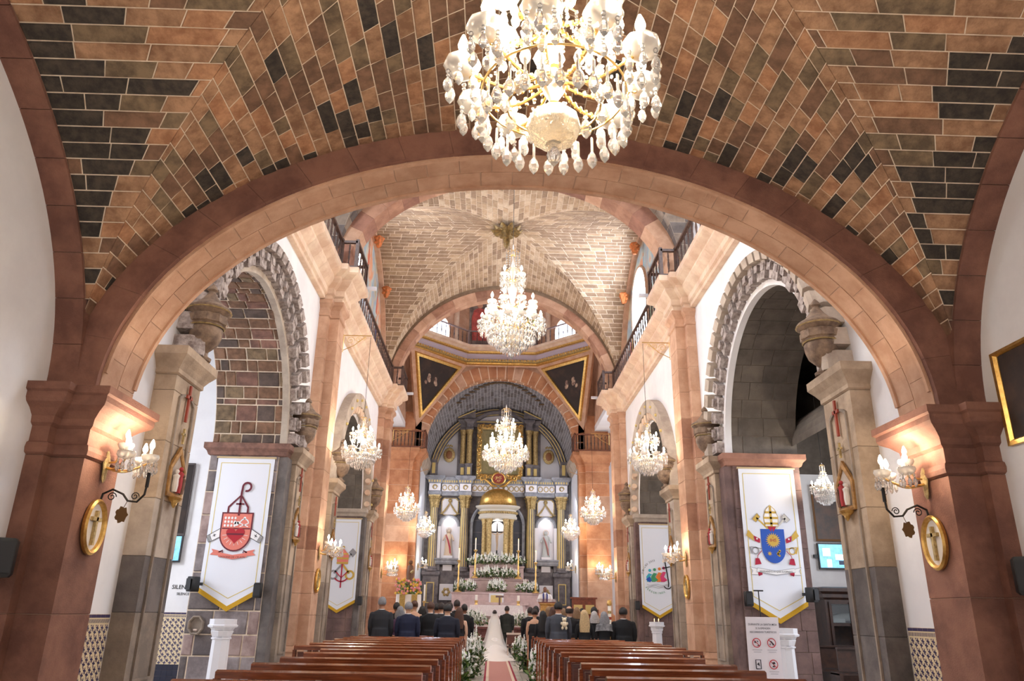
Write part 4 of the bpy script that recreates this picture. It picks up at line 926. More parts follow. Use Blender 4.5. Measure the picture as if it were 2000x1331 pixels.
def emb_diocese(put, txt):
    cx, cy = -.02, 1.55
    put('maroon', [shield(cx, cy + .04, .68, .82)], 0); put('salmon', [shield(cx, cy + .04, .62, .76)], 1)
    put('maroon', [[(cx - .3, cy - .04), (cx + .3, cy - .04), (cx + .3, cy - .015), (cx - .3, cy - .015)]], 2)
    put('red', [[(cx - .3, cy + .0), (cx - .12, cy), (cx - .12, cy - .33), (cx - .3, cy - .33)]][:0], 2)
    for r in range(3):
        for k in range(4): put('white', [circle(cx - .25 + k*.07, cy - .25 + r*.08, .024, 8, 1.2)], 2)
    put('white', band(arc(cx + .16, cy - .14, .09, PI, 2*PI, 8), .025) + band([(cx + .07, cy - .14), (cx + .25, cy - .07)], .02) + band([(cx + .25, cy - .14), (cx + .07, cy - .07)], .02) + [circle(cx + .16, cy - .25, .03, 8)], 2)
    for k in range(9):
        a = PI*.05 + PI*.9*k/8; put('white', band([(cx + .18*math.cos(a), cy + .08 + .18*math.sin(a)), (cx + .29*math.cos(a)*(.9 if 0 < k < 8 else .95), cy + .08 + .26*math.sin(a)*.95)], .008), 2)
    ht = [(cx + .2*math.sin(a)**3, cy + .1 - .185*(.8125*math.cos(a) - .3125*math.cos(2*a) - .125*math.cos(3*a) - .0625*math.cos(4*a))) for a in [2*PI*i/30 for i in range(30)]]
    put('red', [ht], 3); put('maroon', band([(cx - .18, cy + .09), (cx + .18, cy + .09)], .035), 4)
    put('white', [circle(cx, cy - .13, .05, 8), circle(cx - .04, cy - .15, .035, 8), circle(cx + .04, cy - .15, .035, 8)], 3)
    put('maroon', band([(cx - .22, cy - .36), (cx - .22, cy - .48), (cx + .02, cy - .74), (cx + .2, cy - .48), (cx + .2, cy - .36)], .045), 1)
    put('maroon', band([(cx + .02, cy - .3), (cx + .02, cy - .8), (cx + .03, cy - .9)] + arc(cx + .12, cy - .92, .09, PI, 2.6*PI, 16), .045) + band([(cx - .07, cy - .55), (cx + .11, cy - .55)], .035), 2)
    for sg in (-1, 1):
        put('white', [[(cx + sg*.34, cy - .02), (cx + sg*.6, cy + .14), (cx + sg*.54, cy + .27), (cx + sg*.33, cy + .16)]], 1)
        put('black', band([(cx + sg*.34, cy - .02), (cx + sg*.6, cy + .14), (cx + sg*.54, cy + .27), (cx + sg*.33, cy + .16)], .012) + band([(cx + sg*.41, cy + .1), (cx + sg*.47, cy + .14)], .014) + band([(cx + sg*.455, cy + .09), (cx + sg*.425, cy + .15)], .014), 2)
        for k in range(4): put('black', band([(cx + sg*(.6 - k*.02), cy + .15 - k*.012 + .0), (cx + sg*(.545 - k*.02), cy + .265 - k*.012)], .01), 3)
        put('salmon', [[(cx + sg*.24, cy + .45), (cx + sg*.46, cy + .4), (cx + sg*.42, cy + .46), (cx + sg*.48, cy + .52), (cx + sg*.26, cy + .54)]], 1)
    put('salmon', [[(cx - .3, cy + .47), (cx, cy + .52), (cx + .3, cy + .47), (cx + .3, cy + .56), (cx, cy + .61), (cx - .3, cy + .56)]], 2)
    put('maroon', band([(cx - .3, cy + .47), (cx - .22, cy + .43), (cx - .22, cy + .48)], .03) + band([(cx + .3, cy + .47), (cx + .22, cy + .43), (cx + .22, cy + .48)], .03), 1)
    txt('maroon', 'DIOCESIS DE CELAYA', .056, (cx, cy + .565), 0, 4)
def emb_papal(put, txt):
    cx, cy = 0.0, 1.68
    put('blue', [shield(cx, cy, .52, .72)], 1)
    put('gold', [[(cx + (.17 if i % 2 else .11)*math.cos(PI*i/20), cy - .12 + (.17 if i % 2 else .11)*math.sin(PI*i/20)) for i in range(40)]], 2)
    txt('crimson', 'IHS', .1, (cx, cy - .12), 0, 3); put('crimson', band([(cx, cy - .2), (cx, cy - .17)], .01), 3)
    put('gold', [[(cx - .1 + (.06 if i % 2 else .022)*math.cos(PI*i/8), cy + .16 + (.06 if i % 2 else .022)*math.sin(PI*i/8)) for i in range(16)]], 2)
    for k in range(6): put('gold', [circle(cx + .1 + .025*math.cos(k), cy + .14 + .02*k - .04, .026, 6)], 2)
    mitre = [(cx - .14, cy - .42), (cx - .16, cy - .62), (cx - .1, cy - .78), (cx, cy - .88), (cx + .1, cy - .78), (cx + .16, cy - .62), (cx + .14, cy - .42)]
    put('white', [mitre], 1); put('gold', band(mitre + mitre[:1], .012) + band([(cx - .15, cy - .48), (cx + .15, cy - .48)], .045) + band([(cx - .16, cy - .6), (cx + .16, cy - .6)], .045) + band([(cx - .13, cy - .72), (cx + .13, cy - .72)], .045) + band([(cx, cy - .86), (cx, cy - .42)], .05), 2)
    put('crimson', [[(cx - .08, cy - .38), (cx, cy - .42), (cx - .02, cy - .3)], [(cx + .08, cy - .38), (cx, cy - .42), (cx + .02, cy - .3)]], 2)
    put('red', [[(cx - .1, cy - .42), (cx + .1, cy - .42), (cx + .06, cy - .36), (cx - .06, cy - .36)]], 1)
    for sg, c1 in ((-1, 'gold'), (1, 'pale')):
        put(c1, band([(cx + sg*.08, cy - .36), (cx + sg*.32, cy - .6)], .035), 0)
        put(c1, [[(cx + sg*.24, cy - .62), (cx + sg*.34, cy - .5), (cx + sg*.42, cy - .57), (cx + sg*.3, cy - .7)]], 0); put('grey', band([(cx + sg*.24, cy - .62), (cx + sg*.34, cy - .5), (cx + sg*.42, cy - .57), (cx + sg*.3, cy - .7), (cx + sg*.24, cy - .62)], .01), 2)
        put('crimson', [[(cx + sg*.28, cy - .15), (cx + sg*.42, cy - .22), (cx + sg*.4, cy - .1), (cx + sg*.29, cy - .06)]], 0)
        put('gold', [[(cx + sg*.42, cy - .22), (cx + sg*.52, cy - .34), (cx + sg*.58, cy - .22), (cx + sg*.42, cy - .1)]], 0); put('white', [circle(cx + sg*.35, cy - .15, .02, 6)], 2)
        put('gold' if sg > 0 else 'grey', band(arc(cx + sg*.4, cy + .1, .07, 0, 2*PI, 12), .022) + band([(cx + sg*.26, cy + .06), (cx + sg*.5, cy + .02)], .016) + band([(cx + sg*.48, cy + .16), (cx + sg*.52, cy + .02)], .03), 0)
        put('crimson', band([(cx + sg*.27, cy + .1), (cx + sg*.36, cy + .2), (cx + sg*.38, cy + .28)], .014) + [[(cx + sg*.34, cy + .26), (cx + sg*.42, cy + .26), (cx + sg*.44, cy + .4), (cx + sg*.3, cy + .38)]], 1)
        put('white', [[(cx + sg*.3, cy + .5), (cx + sg*.56, cy + .44), (cx + sg*.5, cy + .52), (cx + sg*.54, cy + .6), (cx + sg*.32, cy + .6)]], 0); put('crimson', [[(cx + sg*.3, cy + .52), (cx + sg*.4, cy + .56), (cx + sg*.38, cy + .63), (cx + sg*.3, cy + .6)]], 1)
        put('grey', band([(cx + sg*.3, cy + .5), (cx + sg*.56, cy + .44), (cx + sg*.5, cy + .52), (cx + sg*.54, cy + .6), (cx + sg*.32, cy + .6)], .008), 1)
    put('white', [[(cx - .4, cy + .46), (cx, cy + .52), (cx + .4, cy + .46), (cx + .42, cy + .54), (cx, cy + .6), (cx - .42, cy + .54)]], 2)
    put('grey', band([(cx - .4, cy + .46), (cx, cy + .52), (cx + .4, cy + .46), (cx + .42, cy + .54), (cx, cy + .6), (cx - .42, cy + .54), (cx - .4, cy + .46)], .008), 3)
    txt('black', 'MISERANDO ATQUE ELIGENDO', .05, (cx, cy + .535), 0, 4)
def emb_keys(put, txt):
    cx, cy = .06, 1.5
    for sg, c in ((-1, 'gold'), (1, 'grey')):
        put(c, band([(cx - sg*.28, cy + .45), (cx + sg*.3, cy - .25)], .07), 0); put(c, band(arc(cx - sg*.3, cy + .5, .14, 0, 2*PI, 16), .07), 0)
        put(c, [[(cx + sg*.2, cy - .3), (cx + sg*.36, cy - .12), (cx + sg*.5, cy - .3), (cx + sg*.34, cy - .45)]], 0)
    m_ = [(cx - .2, cy + .12), (cx - .22, cy - .2), (cx, cy - .45), (cx + .22, cy - .2), (cx + .2, cy + .12)]; put('salmon', [m_], 2)
    put('gold', band([(cx - .21, cy + .08), (cx + .21, cy + .08)], .06) + band([(cx - .22, cy - .08), (cx + .22, cy - .08)], .06) + band([(cx - .19, cy - .24), (cx + .19, cy - .24)], .05) + [circle(cx, cy - .48, .05, 10)], 3)
    put('crimson', band([(cx, cy + .12), (cx, cy + .95)], .05) + band(arc(cx, cy + .45, .28, .2*PI, .8*PI, 12), .045) + band([(cx - .2, cy + .4), (cx, cy + .6), (cx + .2, cy + .4)], .04), 4)
def emb_jubilee(put, txt):
    cx, cy = -.02, 1.85
    for k, (c, dx) in enumerate((('teal', -.3), ('green', -.12), ('orange', .06), ('pink', .22))):
        x = cx + dx; put(c, [[(x - .1, cy + .2), (x - .12, cy + .02), (x - .02, cy - .1 - k*.02), (x + .1, cy - .06 - k*.03), (x + .02, cy + .02), (x + .14, cy + .14), (x + .02, cy + .2)], circle(x + .02, cy - .2 - k*.03, .055, 10)], k % 2)
    put('blue', [[(cx - .44, cy + .12), (cx - .3, cy + .02), (cx - .22, cy + .16), (cx - .3, cy + .22)]], 2)
    put('black', band([(cx + .3, cy - .5), (cx + .36, cy - .1), (cx + .4, cy + .25), (cx + .38, cy + .38)], .045) + band([(cx + .18, cy - .28), (cx + .48, cy - .34)], .04) + band(arc(cx + .36, cy + .3, .14, .1*PI, .9*PI, 10), .035), 3)
    for k in range(3): put('grey', band([(cx - .4 + .1*i, cy + .3 + .05*k + .025*math.sin(i*1.4 + k)) for i in range(9)], .012), 0)
    s1 = 'JUBILEO 2025'; r = .56
    for i, ch in enumerate(s1):
        if ch == ' ': continue
        a = PI + .15 + (i/11)*1.25; txt('black', ch, .095, (cx + r*math.cos(a), cy + r*math.sin(a)), a + PI/2, 0, .004)
    s2 = 'PEREGRINOS'
    for i, ch in enumerate(s2):
        a = PI*.76 - (i/9)*1.2; txt('green', ch, .095, (cx + (r + .04)*math.cos(a), cy + (r + .04)*math.sin(a)), a - PI/2, 0, .004)
banner('white banner with a red diocesan shield and crosier on rough stone', -5.79, YB[0] + 2.71, 4.66, 1.25, 3.12, .022, emb_diocese)
banner('white banner with blue papal arms and gold mitre on dark ashlar', 5.83, YB[0] + 2.71, 4.66, 1.25, 3.18, .035, emb_papal)
banner('white banner with crossed keys and tiara in the far left arch', -5.62, YB[1] + 2.66, 4.62, 1.2, 3.1, .02, emb_keys)
banner('white banner reading JUBILEO 2025 PEREGRINOS in the far right arch', 5.62, YB[1] + 2.66, 4.62, 1.2, 3.1, .02, emb_jubilee)

# ---- white pedestals, sign, cabinet, television -----------------------------------------------
PEDW = M('pedestal_white', (232, 232, 238), .5)
def pedestal(label, x, y, flames=False):
    t = thing('white_pedestal', (x, y, 0), label, 'pedestal', 'white octagonal pedestals')
    prof = [(.24, 0), (.24, .1), (.2, .14), (.17, .18)]; mb = MB(); mb.lathe(prof, 8, a0=PI/8, a1=PI/8 + 2*PI); mb.build('foot', PEDW, t)
    mb = MB(); mb.lathe([(.17, .18), (.155, .98)], 8, a0=PI/8, a1=PI/8 + 2*PI); mb.build('shaft', PEDW, t)
    mb = MB(); mb.lathe([(.16, .98), (.18, .99), (.18, 1.01), (.16, 1.02), (.17, 1.1), (.21, 1.17), (.22, 1.18), (.26, 1.19), (.27, 1.22), (.24, 1.24), (.24, 1.33), (.2, 1.33)], 8, a0=PI/8, a1=PI/8 + 2*PI); mb.build('capital', PEDW, t)
    mb = MB(); mb.lathe([(.165, 1.03), (.175, 1.05), (.2, 1.12), (.195, 1.13)], 16, wob=.05, lobes=8, caps=False); mb.build('leaf_band', PEDW, t)
    if flames:
        for dx in (-.07, .07):
            q = MB(); q.lathe([(.02, 0), (.02, .04)], 8); c = q.build('votive_candle', CANDLE, t, loc=(dx, 0, 1.33)); f = MB(); f.lathe([(.004, 0), (.012, .02), (.003, .06)], 6); f.build('flame', M('flame', (255, 190, 90), .5, emit=12), c, loc=(0, 0, .045))
pedestal('white octagonal pedestal in front of the red shield banner', -5.22, 15.0)
pedestal('white octagonal pedestal beside the visitor notice', 5.22, 15.0)
pedestal('white octagonal pedestal with two lit candles under the JUBILEO banner', 5.15, 26.2, True)
t = thing('visitor_notice', (4.68, 14.6, 0), 'white roll-up notice with red prohibition circles reading DURANTE LA SANTA MISA', 'sign', rz=.06)
mb = MB(); mb.rings([[(x, .012*math.sin(v*4) - y, z) for x, y in ((-.31, 0), (.31, 0), (.31, .006), (-.31, .006))] for v, z in [(k/8, .06 + 1.46*k/8) for k in range(9)]]); mb.build('sheet', M('notice_white', (236, 230, 236), .6), t)
prt = {}
def np_(c): return prt.setdefault(c, MB())
nf = lambda p: (p[0], -.022, p[1])
for txt_, z, sz in (('DURANTE LA SANTA MISA', 1.39, .045), ('SE SUSPENDEN', 1.325, .042), ('RECORRIDOS TUR\u00cdSTICOS', 1.26, .042)): put_text(np_('print_dark'), txt_, nf, sz, (0, z), 0, .01)
ic = ((-.14, 1.08, 0), (.14, 1.08, 1), (-.14, .72, 2), (.14, .72, 3), (.14, .36, 4), (-.14, .36, 5))
for x, z, k in ic:
    d = np_('print_dark')
    if k == 2:
        for q in band([(x - .045, z - .075), (x + .045, z - .075), (x + .045, z + .075), (x - .045, z + .075), (x - .045, z - .075)], .018): d.add([nf(p) for p in q], [(0, 1, 2, 3)])
        d.add([nf(p) for p in [(x - .03, z), (x + .01, z + .035), (x + .025, z - .03)]], [(0, 1, 2)])
    else:
        for q in band(arc(x, z, .075, 0, 2*PI, 24), .014) + band([(x - .05, z + .05), (x + .05, z - .05)], .012): np_('print_red').add([nf(p) for p in q], [(0, 1, 2, 3)])
        shp = {0: [[(x - .05, z + .01), (x - .02, z + .04), (x - .01, z - .01)], [(x, z - .05), (x + .04, z - .03), (x + .04, z - .055)], [(x, z + .04), (x + .03, z + .03), (x + .02, z)]], 1: [[(x - .03, z + .04), (x, z + .03), (x + .05, z - .03), (x + .02, z - .04)], [(x - .045, z - .02), (x - .02, z - .005), (x - .03, z - .05)]],
               3: [[(x - .03, z + .03), (x + .02, z + .045), (x + .035, z + .01), (x - .01, z)], [(x - .03, z - .045), (x + .03, z - .045), (x, z - .01)]], 4: [[(x - .02, z + .01), (x + .025, z + .01), (x + .025, z + .045), (x - .02, z + .045)], [(x + .02, z - .03), (x + .05, z - .03), (x + .05, z - .01), (x + .02, z - .01)]], 5: [[(x - .03, z - .03), (x + .03, z - .03), (x, z + .03)]]}[k]
        for p in shp: d.add([(q[0], -.0225, q[1]) for q in p], [tuple(range(len(p)))])
    for r in range(2): 
        for q in band([(x - .09 + .02*r, z - .12 - .035*r), (x + .09 - .02*r, z - .12 - .035*r)], .008): np_('print_grey_line').add([nf(p) for p in q], [(0, 1, 2, 3)])
pm = {'print_dark': M('print_dark', (44, 38, 46), .7), 'print_red': M('print_redline', (196, 30, 44), .7), 'print_grey_line': M('print_greyline', (170, 164, 172), .7)}
for k, b_ in prt.items(): b_.build(k, pm[k], t, fix=False)
mb = MB(); mb.tube([(0, .03, 0), (0, .03, 1.98)], .01, 6); mb.tube([(-.09, .03, 1.98), (.09, .03, 1.98)], .014, 6); mb.build('stand_pole', BLACK, t)
mb = MB(); mb.box(-.34, .34, -.08, .1, 0, .05); mb.build('stand_base', BLACK, t)
RY = YB[0] + 6.2
t = thing('television', (8.75, RY - .12, 3.05), 'wall television showing the ceremony in the right chapel', 'television')
mb = MB(); mb.box(-.52, .52, 0, .06, -.33, .33); mb.build('case', BLACK, t)
SCR = M('lit_screen', (120, 190, 226), .3, emit=1.1, col2=(26, 60, 96), scale=5, detail=3)
mb = MB(); mb.box(-.49, .49, -.006, 0, -.29, .3); scr_ = mb.build('screen', SCR, t)
for x, z, w, h, c in ((.12, -.02, .2, .07, (228, 240, 246)), (.2, -.16, .2, .05, (22, 40, 66)), (-.3, .1, .1, .1, (220, 236, 250)), (-.25, -.18, .06, .1, (236, 240, 244))):
    mb = MB(); mb.box(x - w, x + w, -.009, -.006, z - h, z + h); mb.build('screen_image', M('screen_%d' % int(x*100 + 50), c, .3, emit=.9), scr_)
mb = MB(); mb.box(-.62, -.5, .02, .1, -.04, .04); mb.build('wall_arm', BLACK, t)
t = thing('television', (-7.55, CHY - .1, 2.78), 'narrow lit television half hidden by the grey pier', 'television')
mb = MB(); mb.box(-.36, .2, 0, .05, -.3, .3); mb.build('case', BLACK, t); mb = MB(); mb.box(-.33, .17, -.006, 0, -.26, .27); mb.build('screen', SCR, t)
t = thing('wall_picture', (-7.75, CHY - .06, 3.9), 'tall dark picture behind the grey pier in the left chapel', 'picture')
mb = MB(); mb.box(-.4, .38, 0, .05, -.8, .8); mb.build('canvas', PAINT, t); mb = MB(); mb.rings([[(x*(1 + r), -d, z*(1 + r)) for d, r in ((0, .04), (.05, .04), (.04, -.02), (0, -.02))] for x, z in ((-.4, -.8), (.4, -.8), (.4, .8), (-.4, .8))], loop=True); mb.build('frame', M('dark_frame', (52, 36, 30), .5), t)
t = thing('wall_picture', (8.82, RY - .07, 4.15), 'brown religious painting in a thin gilt frame above the television', 'picture')
mb = MB(); mb.box(-.55, .55, 0, .05, -.68, .72); mb.build('canvas', M('brown_painting', (92, 62, 42), .45, col2=(52, 40, 32), scale=2.2), t); mb = MB(); mb.rings([[(x*(1 + r), -d, z*(1 + r)) for d, r in ((0, .06), (.05, .06), (.03, -.02), (0, -.02))] for x, z in ((-.55, -.68), (.55, -.68), (.55, .72), (-.55, .72))], loop=True); mb.build('frame', M('walnut_frame', (120, 82, 44), .45), t)
WALN = M('walnut', (70, 44, 32), .4, col2=(48, 30, 24), scale=6); CREAM = M('shroud', (232, 226, 214), .7)
t = thing('reliquary_cabinet', (8.9, RY - .75, 0), 'dark glazed wooden reliquary cabinet with a shrouded figure', 'cabinet')
mb = MB(); mb.box(-1.1, 1.1, -.4, .45, 0, .9); mb.build('base_cupboard', WALN, t)
mb = MB(); mb.box(-1.08, 1.08, .38, .45, .9, 2.2); mb.box(-1.08, -1.0, -.38, .4, .9, 2.2); mb.box(1.0, 1.08, -.38, .4, .9, 2.2); mb.box(-1.0, 1.0, -.38, .4, 1.35, 1.42); mb.box(-1.0, 1.0, -.38, .4, 1.85, 1.95); mb.build('carcase', WALN, t)
for x in (-1.0, -.5, 0, .5, .94): mb = MB(); mb.box(x, x + .06, -.42, -.36, .9, 1.9); mb.build('stile', WALN, t)
mb = MB(); loft_plan(mb, rect(-1.08, 1.08, -.38, .45), [(0, 1.95), (.06, 2.0), (.06, 2.08), (.14, 2.14), (.14, 2.22), (0, 2.25)]); mb.build('cornice', WALN, t)
mb = MB(); mb.box(-.98, .98, -.385, -.37, 2.0, 2.14); mb.build('gilt_label', GOLDP, t)
for k in range(4): mb = MB(); mb.box(-.94 + k*.5, -.5 + k*.5, -.40, -.39, 1.42, 1.85); mb.build('pane', M('cabinet_glass', (220, 230, 236), .05, trans=.95), t)
mb = MB(); mb.tube([(-.9, 0, 1.5), (-.5, 0, 1.55), (0, 0, 1.57), (.5, 0, 1.53), (.9, 0, 1.5)], [.08, .12, .14, .11, .08], 10, flat=.8); fig = mb.build('shrouded_figure', CREAM, t, smooth=True); mb = MB(); mb.box(-.95, -.55, -.2, .25, 1.43, 1.52); mb.build('pillow', CREAM, t)
for k in range(2):
    t = thing('chapel_bench', (8.4, RY - 2.5 - k*1.1, 0), 'dark chapel bench, %s of two under the reliquary cabinet' % ('farther', 'nearer')[k], 'bench', 'dark chapel benches')
    mb = MB(); mb.box(-1.5, 1.5, 0, .42, .42, .47); mb.build('seat', WALN, t); mb = MB(); mb.box(-1.5, 1.5, -.04, .02, .5, .92); mb.build('backrest', WALN, t)
    for x in (-1.5, 0, 1.44): mb = MB(); mb.box(x, x + .06, -.04, .42, 0, .45); mb.build('leg', WALN, t)
    mb = MB(); mb.box(-1.5, 1.5, -.08, .04, .92, .96); mb.build('top_rail', WALN, t)
# octagonal water stoup fixed on the stone below the left banner
t = thing('water_stoup', (-6.36, YB[0] + 2.72, 1.18), 'small octagonal stone stoup left of the white pedestal', 'stoup')
mb = MB(); mb.rings([[(.17*k*math.cos(a), d, .2*k*math.sin(a)) for a in [2*PI*i/8 + PI/8 for i in range(8)]] for d, k in ((0, 1), (-.08, 1), (-.1, .9), (-.08, .8), (-.02, .7))]); mb.build('stone_rim', GREY, t)
mb = MB(); mb.box(-.02, .05, -.1, -.05, -.1, -.07); mb.build('water_dish', PEWL, t)
# ================================================================== RETABLO AND SANCTUARY
ret = thing('retablo', (0, 46.5, 1.0), 'grey and gold columned retablo filling the chancel end wall', 'altarpiece')
RZ = -1.0                                                     # parts are given in world heights
def rp(mb, name, mat, smooth=False, loc=(0, 0, 0)): return mb.build(name, mat, ret, loc=(loc[0], loc[1], loc[2] + RZ), smooth=smooth)
def rbox(name, mat, *b): mb = MB(); mb.box(*b); return rp(mb, name, mat)
rbox('base_wall', RETG, -4.4, 4.4, .05, .45, 1.0, 4.05)
rbox('back_wall', RETG, -4.4, 4.4, .3, .45, 4.0, 9.3)
for x in (-3.85, -2.0, 2.0, 3.85):
    mb = MB(); loft_plan(mb, rect(x - .46, x + .46, -.3, .1), [(.1, 1.0), (.1, 1.5), (.03, 1.65), (0, 1.7), (0, 3.5), (.08, 3.6), (.08, 3.75), (.02, 3.8)]); rp(mb, 'pedestal', RETG)
    fr = MB(); fr.rings([[(x + a*(.2 + r), -.31 - d, 2.6 + b*(.55 + r)) for d, r in ((0, .03), (.03, .03), (.03, -.02), (0, -.02))] for a, b in ((-1, -1), (1, -1), (1, 1), (-1, 1))], loop=True); rp(fr, 'gilt_panel_line', GOLDP)
    mb = MB(); mb.lathe([(.36, 0), (.36, .08), (.32, .12), (.34, .18), (.3, .24), (.28, .27)], 20); rp(mb, 'column_base', RETG, True, (x, -.1, 3.8))
    mb = MB(); R = []
    for z, r in ((4.07, .27), (5.2, .265), (6.4, .245), (7.5, .225)):
        R.append([(x + r*(1 + (.0 if (k//1) % 2 else -.07))*math.cos(2*PI*k/24), -.1 + r*(1 + (.0 if k % 2 else -.07))*math.sin(2*PI*k/24), z) for k in range(24)])
    mb.rings(R); mb.mi = [(0 if i % 2 else 1) for i in range(len(mb.f))]; rp(mb, 'fluted_shaft', [GOLDP, RETG])
    mb = MB(); mb.lathe([(.23, 7.48), (.25, 7.52), (.23, 7.56), (.27, 7.7), (.25, 7.78), (.32, 7.95), (.28, 8.0), (.4, 8.15)], 16, (x, -.1, 0), wob=.12, lobes=8); mb.box(x - .34, x + .34, -.44, .2, 8.13, 8.22); rp(mb, 'column_capital', GOLDM)
    rbox('frieze_field', RETW, x - .34, x + .34, -.415, -.39, 8.48, 8.9)
    mb = MB(); loft_plan(mb, rect(x - .36, x + .36, -.4, .3), [(0, 8.22), (.04, 8.3), (.04, 8.42), (0, 8.44), (0, 8.92), (.06, 8.96), (.08, 9.1), (.22, 9.2), (.26, 9.24), (.26, 9.36), (0, 9.38)]); rp(mb, 'entablature_block', RETB)
    mb = MB()
    for k in range(5): mb.box(x - .38 + k*.16, x - .3 + k*.16, -.5, -.4, 8.98, 9.1)
    rp(mb, 'dentils', GOLDP)
    mb = MB(); mb.tube([(x + .16*math.cos(a)*(1 - a/20), -.42, 8.68 + .16*math.sin(a)*(1 - a/20)) for a in [i*.5 for i in range(22)]], .025, 6); rp(mb, 'gilt_scroll', GOLDM)
for x0, x1 in ((-3.45, -2.4), (2.4, 3.45), (-1.6, 1.6)):
    rbox('frieze_field', RETW, x0, x1, -.155, -.13, 8.48, 8.9)
    mb = MB(); loft_plan(mb, rect(x0, x1, -.14, .3), [(0, 8.22), (.03, 8.3), (.03, 8.42), (0, 8.44), (0, 8.92), (.05, 8.98), (.06, 9.1), (.16, 9.2), (.18, 9.32), (0, 9.34)]); rp(mb, 'entablature_run', RETB)
    n = int((x1 - x0)/.3)
    for k in range(n):
        cx = x0 + (x1 - x0)*(k + .5)/n; mb = MB(); mb.tube([(cx + .13*math.cos(a), -.17, 8.69 + .15*math.sin(a)) for a in [2*PI*i/12 for i in range(13)]], .03, 5); rp(mb, 'gilt_scroll', GOLDM)
    mb = MB()
    for k in range(int((x1 - x0)/.14)): mb.box(x0 + .03 + k*.14, x0 + .1 + k*.14, -.24, -.15, 9.0, 9.12)
    stuff(rp(mb, 'dentil_row', GOLDP))
for x in (-2.92, 2.92):                                       # statue niches
    w, zs = .49, 6.45
    out = [(-.66, 4.5), (.66, 4.5), (.66, zs)] + [(.66*math.cos(a), zs + .66*math.sin(a)) for a in [PI*i/16 for i in range(1, 16)]] + [(-.66, zs)]
    inn = [(-w, 4.5), (w, 4.5), (w, zs)] + [(w*math.cos(a), zs + w*math.sin(a)) for a in [PI*i/16 for i in range(1, 16)]] + [(-w, zs)]
    mb = MB(); k = len(out); mb.rings([[(x + out[i][0], .3, out[i][1]), (x + out[i][0], .1, out[i][1]), (x + (out[i][0] + inn[i][0])/2, .05, (out[i][1] + inn[i][1])/2), (x + inn[i][0], .1, inn[i][1]), (x + inn[i][0], .3, inn[i][1])] for i in range(k)], loop=True); rp(mb, 'niche_surround', RETB)
    mb = MB(); mb.prism(inn, lambda p: (x + p[0], .28, p[1]), lambda p: (x + p[0], .3, p[1])); rp(mb, 'niche_back', RETW)
    for sg in (-1, 1):
        mb = MB(); mb.box(x + sg*.575 - .09, x + sg*.575 + .09, .0, .28, 4.5, 6.4); rp(mb, 'niche_pilaster', RETW)
    mb = MB(); loft_plan(mb, rect(x - .72, x + .72, -.2, .3), [(0, 4.2), (.05, 4.3), (.05, 4.42), (.1, 4.46), (.1, 4.54), (0, 4.55)]); rp(mb, 'niche_shelf', RETB)
    for sg in (-1, 1): mb = MB(); mb.box(x + sg*.55 - .1, x + sg*.55 + .1, -.12, .1, 3.85, 4.22); rp(mb, 'shelf_corbel', RETG)
    rbox('white_tablet', RETW, x - .27, x + .27, -.0, .06, 3.85, 4.18)
    o = [(-.5, 7.25), (-.36, 7.1), (.36, 7.1), (.5, 7.25), (.5, 7.95), (.36, 8.1), (-.36, 8.1), (-.5, 7.95)]; n = 8
    mb = MB(); mb.prism(o, lambda p: (x + p[0], .24, p[1]), lambda p: (x + p[0], .3, p[1])); rp(mb, 'octagon_panel', RETW)
    mb = MB(); mb.rings([[(x + p[0]*k_, .24 - d, 7.6 + (p[1] - 7.6)*k_) for d, k_ in ((0, 1.06), (.06, 1.04), (.06, .98), (0, .94))] for p in o], loop=True); rp(mb, 'octagon_frame', GOLDM)
    for sg in (-1, 1): mb = MB(); mb.tube([(x, .15, 7.85), (x + sg*.1, .14, 7.65), (x + sg*.3, .12, 7.35), (x + sg*.5, .12, 7.15), (x + sg*.62, .12, 7.2)], [.03, .05, .06, .05, .02], 6); rp(mb, 'gilt_volute', GOLDM, True)
    mb = MB(); mb.ball((x, .15, 7.95), .12, 10, 8); rp(mb, 'gilt_boss', GOLDM, True)
    mb = MB(); loft_plan(mb, rect(x - .4, x + .4, -.12, .05), [(0, 2.2), (0, 3.1)]); rp(mb, 'white_relief_panel', RETW)
    mb = MB()
    for a in range(6): mb.ball((x + .17*math.cos(a*PI/3), -.13, 2.65 + .17*math.sin(a*PI/3)), .09, 8, 6, sy=.4)
    rp(mb, 'gilt_monogram', GOLDM, True)
# central arched recess
out = [(-1.68, 4.0), (1.68, 4.0), (1.68, 6.45)] + [(1.68*math.cos(a), 6.45 + 1.6*math.sin(a)) for a in [PI*i/24 for i in range(1, 24)]] + [(-1.68, 6.45)]
inn = [(-1.5, 4.0), (1.5, 4.0), (1.5, 6.45)] + [(1.5*math.cos(a), 6.45 + 1.44*math.sin(a)) for a in [PI*i/24 for i in range(1, 24)]] + [(-1.5, 6.45)]
mb = MB(); mb.rings([[(o[0], .3, o[1]), (o[0], .06, o[1]), ((o[0] + i[0])/2, .0, (o[1] + i[1])/2), (i[0], .06, i[1]), (i[0], .3, i[1])] for o, i in zip(out, inn)], loop=True); rp(mb, 'recess_arch', RETB)
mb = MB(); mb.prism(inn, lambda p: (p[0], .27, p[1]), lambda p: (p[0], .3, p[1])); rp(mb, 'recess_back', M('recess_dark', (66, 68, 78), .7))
for z in (4.7, 5.4, 6.1, 6.8): rbox('recess_tile_line', RETG, -1.48, 1.48, .255, .272, z, z + .03)
